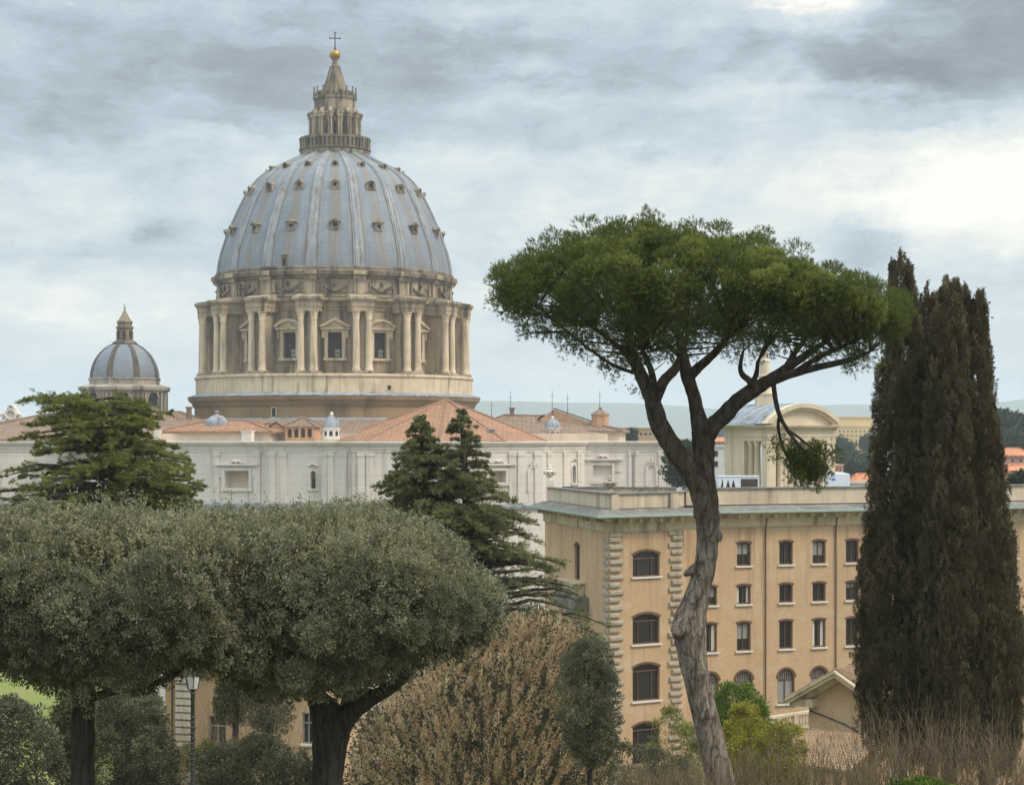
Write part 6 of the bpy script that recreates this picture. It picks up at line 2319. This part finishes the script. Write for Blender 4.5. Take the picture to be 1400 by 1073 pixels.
# --- cedars -------------------------------------------------------------
def cedar(name, label, Y, axis, nb, reach, mat, droop, up, n_tw=26, seed_top=.6, flat=False, Lw=(.15, .045), cone=0.0, per=34, group=None, leaders=()):
    """axis: trunk [(px, py, r)] from the foot up; reach(py) = (left px, right px) of the outline"""
    foot = P(axis[0][0], axis[0][1], Y)
    zg = float(height(foot[0:1], foot[1:2])[0])
    t_ = thing(name, label, 'tree', (foot[0], Y, zg), group=group)
    b = MB()
    limb(b, [(axis[0][0], HY - zg * F / Y, 0, axis[0][2] * 1.1)] + [(px, py, 0, r) for px, py, r in axis], Y, 12, .05)
    for ld in leaders:
        limb(b, [(px, py, 0, r) for px, py, r in ld], Y, 10, .05)
    C_, A_, T_ = [], [], []
    allax = [list(axis)] + [list(l) for l in leaders]
    for i in range(nb):
        axq = allax[0] if (i % (1 + len(leaders))) == 0 else allax[i % (1 + len(leaders))]
        aa = np.array(axq, float)
        pys = aa[:, 1]
        py = pys.min() + (pys.max() - pys.min()) * rng.random() ** .85
        if i < 60 and cone:
            py = pys.min() + 2 + 75 * rng.random()
        elif i < 14:
            py = pys.min() + 3 + i * 3.5
        o_ = np.argsort(pys)
        px = np.interp(py, pys[o_], aa[o_, 0])
        lf, rt = reach(py)
        ph = rng.random() * TWO
        dx, dy = cos(ph), sin(ph)
        half = (rt - px if dx > 0 else px - lf)
        if cone:
            half = min(half, 5 + (py - pys.min()) * cone)
        Lh = max(6.0, half) * Y / F * rng.uniform(.72, 1.03)
        Lh *= (abs(dx) ** .0)
        st = P(px, py, Y)
        n_ = 8
        s = np.linspace(0, 1, n_)
        rise = up * Lh
        path = np.stack([st[0] + dx * Lh * s, st[1] + dy * Lh * s, st[2] + rise * np.sin(s * pi * .6) - droop * Lh * s ** 2.2], 1)
        path[1:] += rng.normal(0, .03 * Lh, (n_ - 1, 3)) * np.array((1, 1, .35))
        b.tube(list(path), list(np.linspace(max(.025, .03 * Lh), .008, n_)), 6, .05)
        # side twigs in a flat fan
        m_ = int(np.clip(Lh * 15, 5, n_tw))
        q = rng.random(m_) ** .8 * .88 + .12
        bp = np.stack([np.interp(q, s, path[:, k]) for k in range(3)], 1)
        side = np.where(rng.random(m_) < .5, -1, 1)
        ang = rng.uniform(.25, 1.0, m_) * side
        dd = np.stack([dx * np.cos(ang) - dy * np.sin(ang), dx * np.sin(ang) + dy * np.cos(ang), rng.normal(.06, .26, m_) - droop * .4], 1)
        tl = np.minimum(Lh, 2.4) * rng.uniform(.10, .42, m_) * (1.15 - q * .8)
        f_ = rng.random((m_, per)) ** .85
        cc = bp[:, None] + dd[:, None] * (tl[:, None] * f_)[..., None]
        cc[..., 2] += rng.normal(0, .03, (m_, per)) * (1 - .7 * f_) - .10 * droop * (f_ ** 2) * tl[:, None]
        cc += rng.normal(0, .035, cc.shape) * (1.05 - f_)[..., None]
        C_.append(cc.reshape(-1, 3))
        A_.append(unit(np.repeat(dd, per, 0) * .75 + rdir(m_ * per) * .75 + np.array((0, 0, .30))))
        T_.append(np.clip(np.repeat(rng.normal(.5, .14, m_), per) + rng.normal(0, .13, m_ * per) + rng.normal(0, .08), 0, 1))
        # needles along the branch itself
        m2 = int(np.clip(Lh * 60, 22, 90))
        q = rng.random(m2) * .82 + .2
        C_.append(np.stack([np.interp(q, s, path[:, k]) for k in range(3)], 1) + rng.normal(0, .03, (m2, 3)))
        A_.append(unit(rdir(m2) * .8 + np.array((dx * .6, dy * .6, .3))))
        T_.append(rng.normal(.5, .15, m2))
    c, a, tn = np.concatenate(C_), np.concatenate(A_), np.concatenate(T_)
    L = rng.uniform(.7, 1.2, len(c)) * Lw[0]
    leaves('crown', c, a, L, Lw[1], tn, mat, t_)
    b.build('trunk', M['cedar_bark'], t_, smooth=60)
    return t_


def reach_a(py):
    l = np.interp(py, [540, 548, 560, 580, 600, 620, 640, 660, 690, 720], [30, 25, 48, 45, 18, 10, -10, -50, -70, -80])
    r = np.interp(py, [540, 548, 560, 580, 600, 620, 640, 660, 690, 720], [165, 215, 232, 215, 240, 275, 288, 285, 282, 270])
    return l, r


cedar('cedar', 'flat-layered bright green cedar in front of the smaller dome at the left', 72, [(163, 740, 6), (163, 690, 5.5), (162, 640, 5), (160, 600, 4), (155, 570, 3.2), (140, 553, 2.2), (110, 545, 1.2)], 200, reach_a, M['cedar_leaf'], .10, .05, 26, Lw=(.10, .024), per=60)


def reach_b(py):
    l = np.interp(py, [568, 590, 620, 650, 680, 720, 760, 800, 860], [570, 548, 520, 500, 488, 515, 560, 590, 600])
    r = np.interp(py, [560, 590, 620, 650, 680, 700, 740, 780, 820, 845, 880], [635, 656, 668, 680, 702, 728, 760, 792, 805, 838, 830])
    return l, r


cedar('cedar', 'dark twin-topped cedar between the oak and the brick palace', 66, [(645, 900, 9), (645, 820, 9), (640, 740, 8), (637, 680, 5), (634, 620, 4), (629, 560, 1.0)], 480, reach_b, M['cedar_dark'], .14, .20, 26, Lw=(.085, .020), per=40, cone=.62,
      leaders=([(625, 760, 7), (590, 700, 6), (578, 640, 4.5), (575, 568, 1.0)],))


# --- shrubs ---------------------------------------------------------------
def bush(name, label, px, Y, pts, depth, mat, n, per=24, L=.07, w=.5, rad=.16, stem=None, base=.5, group=None, up=.3, pw=2.1, cat='shrub', inset=.12):
    t0 = P(px, 1073, Y)
    zg = float(height(t0[0:1], t0[1:2])[0])
    t_ = thing(name, label, cat, (t0[0], Y, zg), group=group)
    nb = max(14, n // 9)
    p, nr_ = slab_points(nb, pts, Y, depth, pw)
    Rb = rng.uniform(.7, 1.7, nb) * rad * 1.35
    p = p - nr_ * (Rb * .7 + np.abs(rng.normal(0, inset, nb)))[:, None] * np.array((1, 1, .8))
    tc, tn = bosses(p, nr_, Rb, 11, up)
    tb = np.repeat(rng.normal(base, .13, nb), 11) + rng.normal(0, .09, nb * 11)
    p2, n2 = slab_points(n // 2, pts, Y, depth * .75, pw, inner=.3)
    tc, tn, tb = np.concatenate([tc, p2]), np.concatenate([tn, n2]), np.concatenate([tb, np.full(len(p2), base - .12)])  # inner tufts take a darker tone that paints in shade
    c, a = tufts(tc, unit(tn + np.array((0, 0, up))), rng.uniform(.5, 1.0, len(tc)) * rad, per, .95)
    tone = np.repeat(tb, per) + rng.normal(0, .13, len(c))
    ln = rng.uniform(.65, 1.2, len(c)) * L
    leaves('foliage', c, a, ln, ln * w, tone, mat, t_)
    b = MB()
    X, T, B = outline(pts, Y)
    zc = float(np.interp(t0[0], X, (T + B) / 2))
    if stem:
        for st in stem:
            limb(b, [(st[0][0], HY - zg * F / Y + 6, 0, st[0][2] * 1.2)] + [(q[0], q[1], 0, q[2]) for q in st], Y, 9, .06)
    else:
        for k_ in range(5):
            e = np.array((t0[0] + rng.normal(0, .35), Y + rng.normal(0, .3), zc + rng.uniform(-.2, .5)))
            m_ = (np.array((t0[0], Y, zg)) + e) / 2 + rng.normal(0, .1, 3)
            b.tube([(t0[0] + rng.normal(0, .08), Y, zg - .1), m_, e], [.05, .035, .012], 6)
    b.build('stem', M['oak_bark'], t_)
    return t_


# the tall shrub with dry tan leaves
YT = 50.0
TP = [(470, 1075, 1130), (490, 1000, 1130), (520, 955, 1130), (560, 925, 1130), (600, 900, 1130), (640, 882, 1130), (670, 850, 1130), (700, 838, 1130), (730, 835, 1130), (760, 838, 1130), (790, 860, 1130), (815, 885, 1130), (830, 930, 1130), (835, 1000, 1130)]
t0 = P(650, 1073, YT)
tan = thing('dry_shrub', 'tall bushy shrub covered in upright dry tan leaves below the cedar', 'shrub', (t0[0], YT, float(height(t0[0:1], t0[1:2])[0])))
p, nr_ = slab_points(2300, TP, YT, 1.9, 2.3)
p = p - nr_ * np.abs(rng.normal(0, .20, (2300, 1)))
n_ = len(p)
lean = unit(np.stack([(p[:, 0] - t0[0]) * .16 + rng.normal(0, .16, n_), nr_[:, 1] * .3 + rng.normal(0, .14, n_), np.full(n_, 1.0)], 1))
Ls = rng.uniform(.22, .62, n_)
st = p - lean * (Ls * .8)[:, None]
per = 30
s_ = rng.random((n_, per))
wd = .055 * np.sin(np.clip(.15 + s_ * .85, 0, 1) * pi) ** .6
c = (st[:, None] + lean[:, None] * (Ls[:, None] * s_)[..., None] + rng.normal(0, 1, (n_, per, 3)) * wd[..., None] * .6).reshape(-1, 3)
a = unit(np.repeat(lean, per, 0) * .9 + rdir(n_ * per) * .6)
L = rng.uniform(.055, .10, len(c))
tn = np.clip(np.repeat(rng.normal(.55, .24, n_), per) + rng.normal(0, .13, n_ * per), 0, .97)
tn = np.where(np.repeat(rng.random(n_), per) > .94, .99 + 0 * tn, tn)
leaves('foliage', c, a, L, L * .42, tn, M['tan_leaf'], tan)
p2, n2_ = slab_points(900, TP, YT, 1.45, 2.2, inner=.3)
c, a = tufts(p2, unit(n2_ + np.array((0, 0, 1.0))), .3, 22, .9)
leaves('inner_foliage', c, a, rng.uniform(.08, .14, len(c)), .05, crown_tone(900, 22, .12, .08, .08), M['oak_leaf'], tan)  # dark leaf colour stands in for shade between the sprays
foot = np.array((t0[0], YT, tan.location.z))
src = foot + rng.normal(0, .25, (n_ // 24, 3)) * (1, 1, 0)
dv = st[::24][:len(src)] - src
L_ = np.linalg.norm(dv, axis=1)
twig_mesh('stem', src, dv / L_[:, None], L_, np.full(len(L_), .022), M['twig'], tan, .06)
M['pale_twig'] = bark('pale_dry_twig', (.29, .21, .125, 1), (.48, .36, .225, 1), 5)
twig_mesh('twigs', st, lean, Ls * 1.25, np.full(n_, .008), M['pale_twig'], tan, .08, 2)

bush('young_holm_oak', 'young round holm oak on a slim stem between tan shrub and palace', 806, 46, [(762, 930, 985), (772, 900, 1012), (788, 880, 1038), (806, 868, 1050), (824, 884, 1044), (838, 910, 1025), (848, 950, 995)], .75, M['grey_leaf'], 900, 20, .062, .5, .13, [[(806, 1050, 4), (804, 1000, 3.5), (806, 920, 2)]], .72, cat='tree', inset=.24)
bush('rounded_shrub', 'rounded bright green shrub right of the pine trunk', 1012, 75, [(962, 985, 1040), (975, 955, 1060), (1000, 937, 1070), (1025, 940, 1070), (1042, 962, 1060), (1053, 995, 1040)], 1.3, M['green_leaf'], 800, 22, .10, .5, .22, base=.5)
bush('golden_shrub', 'golden shrub in front of the rounded green one', 1022, 68, [(990, 1000, 1100), (1005, 970, 1110), (1022, 957, 1110), (1040, 978, 1110), (1052, 1015, 1100)], .9, M['yellow_leaf'], 600, 20, .09, .5, .17, base=.62)
bush('golden_shrub', 'larger golden shrub with an even top, nearer the gabled house', 1072, 66, [(1030, 1030, 1120), (1045, 1000, 1130), (1065, 985, 1130), (1085, 990, 1130), (1100, 1020, 1120)], 1.0, M['yellow_leaf'], 700, 20, .09, .5, .17, base=.48)
bush('feathery_shrub', 'olive feathery shrub against the palace left of the pine trunk', 915, 95, [(875, 1040, 1110), (895, 990, 1120), (915, 955, 1125), (930, 975, 1125), (950, 1000, 1125), (975, 1020, 1110)], 1.4, M['cedar_leaf'], 520, 18, .13, .4, .22, base=.55)
bush('olive_shrub', 'grey olive shrub at the foot of the palace corner', 850, 64, [(815, 1040, 1120), (835, 1015, 1130), (860, 1020, 1130), (900, 1030, 1130), (940, 1045, 1120)], 1.2, M['grey_leaf'], 620, 20, .09, .5, .2, base=.5)

bush('laurel_shrub', 'dark laurel shrub behind the dry tan one, under the cedar', 640, 59, [(500, 1000, 1120), (540, 940, 1130), (600, 905, 1130), (660, 880, 1130), (720, 868, 1130), (770, 880, 1130), (810, 920, 1130), (830, 1000, 1120)], 1.7, M['grey_leaf'], 3200, 20, .14, .5, .26, base=.42)
# undergrowth below the oaks on the left
for (nm, lb, px, Y, pts, dp, mt, n, bs) in (
        ('dark_shrub', 'dark shrub at the lower left corner beside the lawn', 25, 47, [(-60, 985, 1120), (-20, 960, 1130), (20, 958, 1130), (55, 975, 1130), (75, 1010, 1130), (85, 1050, 1120)], 1.3, 'oak_leaf', 900, .12),
        ('dark_shrub', 'dark shrub between the straight oak trunk and the lawn', 92, 50, [(70, 1000, 1050), (82, 965, 1060), (98, 950, 1065), (112, 975, 1050), (125, 1000, 1040)], .8, 'cedar_dark', 420, .2),
        ('grey_shrub', 'broad grey-green shrub between the straight oak and the lamp', 170, 54, [(118, 1000, 1130), (135, 962, 1130), (165, 950, 1130), (195, 962, 1130), (222, 985, 1130), (240, 1040, 1120)], 1.5, 'grey_leaf', 1100, .25),
        ('grey_shrub', 'low grey shrub under the forked oak, right of the lamp', 330, 50, [(262, 1050, 1130), (285, 1030, 1130), (320, 1020, 1130), (360, 1012, 1130), (395, 1020, 1130), (430, 1040, 1130)], 1.3, 'grey_leaf', 900, .3),
        ('olive_shrub', 'olive shrub with yellow leaves below the lodge window', 300, 62, [(232, 1035, 1120), (260, 1015, 1120), (300, 1022, 1120), (340, 1010, 1120), (380, 1040, 1120)], 1.2, 'cedar_leaf', 600, .2)):
    bush(nm, lb, px, Y, pts, dp, M[mt], n, 20, .085, .5, .19, base=bs)
# slender evergreens in front of the lodge
for (px, lb, x0, x1, yt, yb_, Y, mt) in ((322, 'slim dark evergreen in front of the lodge window', 296, 345, 905, 985, 78, 'cedar_dark'), (366, 'dense dark evergreen right of the lodge window', 345, 398, 900, 1000, 74, 'oak_leaf'),
                                     (75, 'sparse drooping conifer standing on the lawn at the left', 42, 104, 905, 975, 88, 'cedar_leaf'), (175, 'dark yew behind the straight oak trunk', 125, 225, 925, 1010, 86, 'cedar_dark')):
    bush('evergreen', lb, px, Y, [(x0, (yt + yb_) / 2, yb_ - 8), ((2 * x0 + px) / 3, yt + 18, yb_), (px, yt, yb_ + 4), ((2 * x1 + px) / 3, yt + 16, yb_), (x1, (yt + yb_) / 2, yb_ - 8)], 1.1, M[mt], 420, 18, .12, .4, .2,
         [[(px, 1000, 4.5), (px + 1, 950, 4), (px, yt + 10, 2)]], .2, cat='tree', inset=.3)

# bare brown shrubs along the lower right
for i, (px, Y, hw_, top, lb) in enumerate(((885, 30, 45, 1042, 'low bare brown shrub left of the pine foot'), (945, 32, 45, 1030, 'bare brown shrub right behind the pine foot'), (1035, 31, 50, 1018, 'bare brown shrub in front of the golden ones'),
                                         (1125, 32, 50, 1000, 'bare twiggy shrub in front of the gabled house'), (1200, 30, 48, 976, 'tall bare twigs at the left foot of the cypresses'), (1275, 31, 48, 968, 'tall bare twigs in the middle of the cypress foot'),
                                         (1345, 30, 46, 975, 'bare twigs at the right foot of the cypresses'), (1405, 31, 40, 1000, 'bare twigs at the right border'),
                                         (352, 56, 62, 925, 'tangled bare shrub in front of the lodge under the forked oak'), (272, 58, 40, 955, 'thin bare shrub before the lodge quoins'))):
    t0 = P(px, 1073, Y)
    zg = float(height(t0[0:1], t0[1:2])[0])
    t_ = thing('bare_shrub', lb, 'shrub', (t0[0], Y, zg), group='bare brown shrubs')
    n = 150
    kx = Y / F
    if Y > 50:
        n = 110
    st = np.stack([t0[0] + rng.normal(0, hw_ * .5, n) * kx, Y + rng.normal(0, .45, n), np.full(n, zz(1110, Y)) - rng.uniform(0, .5, n)], 1)
    d_ = unit(np.stack([rng.normal(0, .17, n) + (st[:, 0] - t0[0]) * .18, rng.normal(0, .15, n), np.ones(n)], 1))
    L = (zz(top, Y) - st[:, 2]) * rng.uniform(.6, 1.05, n)
    twig_mesh('twigs', st, d_, L, rng.uniform(.004, .009, n), M['twig'], t_, .2)
    m_ = 620
    k_ = rng.integers(0, n, m_)
    s_ = rng.uniform(.35, .95, m_)
    st2 = st[k_] + d_[k_] * (L[k_] * s_)[:, None]
    d2_ = unit(d_[k_] + rdir(m_) * .65)
    twig_mesh('side_twigs', st2, d2_, rng.uniform(.12, .38, m_), np.full(m_, .0036), M['twig'], t_, .2, 2)
    b = MB()
    for q in range(4):
        b.tube([(t0[0] + q * .05 - .1, Y, zg - .1), (t0[0] + rng.normal(0, .15), Y, (zg + zz(1110, Y)) / 2), (t0[0] + rng.normal(0, .3), Y, zz(1095, Y))], [.03, .025, .015], 6)
    b.build('stem', M['twig'], t_)
bush('clipped_box', 'small clipped green box bush at the bottom edge', 1262, 26, [(1205, 1085, 1140), (1225, 1073, 1150), (1262, 1067, 1150), (1298, 1073, 1150), (1318, 1085, 1140)], .5, M['green_leaf'], 700, 24, .035, .6, .06, base=.4, inset=.03)

# far trees
for (nm, lb, px, Y, pts, L) in (
        ('far_conifer', 'dark pointed conifer below the huge yellow block', 1153, 620, [(1141, 620, 628), (1147, 612, 629), (1153, 602, 630), (1158, 612, 629), (1165, 621, 628)], 1.1),
        ('far_pine', 'small umbrella pine in front of the yellow block', 1187, 700, [(1180, 606, 609), (1185, 602, 610), (1190, 602, 610), (1196, 606, 609)], 1.0),
        ('far_pine', 'big dark umbrella pine at the right border beyond the cypresses', 1378, 480, [(1356, 575, 590), (1364, 566, 600), (1378, 563, 604), (1390, 568, 602), (1402, 578, 596)], 1.0),
        ('far_tree', 'round dark tree below the pines at the right border', 1384, 430, [(1362, 604, 618), (1375, 597, 622), (1390, 598, 622), (1405, 603, 618)], .9),
        ('far_tree', 'round dark tree beside the back parapet, right of the cypresses', 1396, 175, [(1378, 660, 690), (1388, 650, 692), (1400, 648, 692), (1415, 660, 690)], .4),
        ('far_tree', 'dark tree filling the gap between the pine limbs', 940, 300, [(915, 622, 655), (928, 610, 660), (945, 606, 662), (962, 616, 660)], .7),
        ('far_hedge', 'dark clipped hedge line under the far conifer', 1165, 520, [(1136, 630, 637), (1145, 626, 638), (1185, 625, 638), (1198, 629, 637)], .8),
        ('far_tree', 'grey-green tree clump below the hedge line by the cypress', 1160, 380, [(1140, 648, 660), (1150, 640, 662), (1172, 640, 662), (1186, 648, 660)], .8),
        ('far_pine', 'tiny far pine on the skyline left of the belvedere', 986, 1300, [(976, 597, 600), (982, 594, 601), (992, 594, 601), (1000, 597, 600)], 2.0),
        ('far_conifer', 'small dark conifer on the roofline beside the brown block', 863, 470, [(859, 596, 601), (863, 589, 602), (867, 596, 601)], .6)):
    bush(nm, lb, px, Y, pts, max(1.2, (pts[-1][0] - pts[0][0]) / 2 * Y / F * .8), M['far_leaf'], 110, 22, L, .6, L * 1.3, [[(px, pts[len(pts) // 2][2] + 4, 1.0), (px, (pts[len(pts) // 2][1] + pts[len(pts) // 2][2]) / 2, .6)]], .45, cat='tree' if 'hedge' not in nm else 'hedge', inset=.3)

# ------------------------------------------------------------------ the air
hz = MB()
hz.box(-5600, 5600, -120, 5700, -53, 128)
mh = bpy.data.materials.new('haze_air')
mh.use_nodes = True
th = NT(mh.node_tree)
vol = th.n('ShaderNodeVolumePrincipled', {'Color': (.84, .92, 1.0, 1), 'Density': 1.9e-4, 'Anisotropy': .2})
th.n('ShaderNodeOutputMaterial', {'Volume': vol.outputs[0]})
tag(hz.build('haze', mh), kind='stuff')
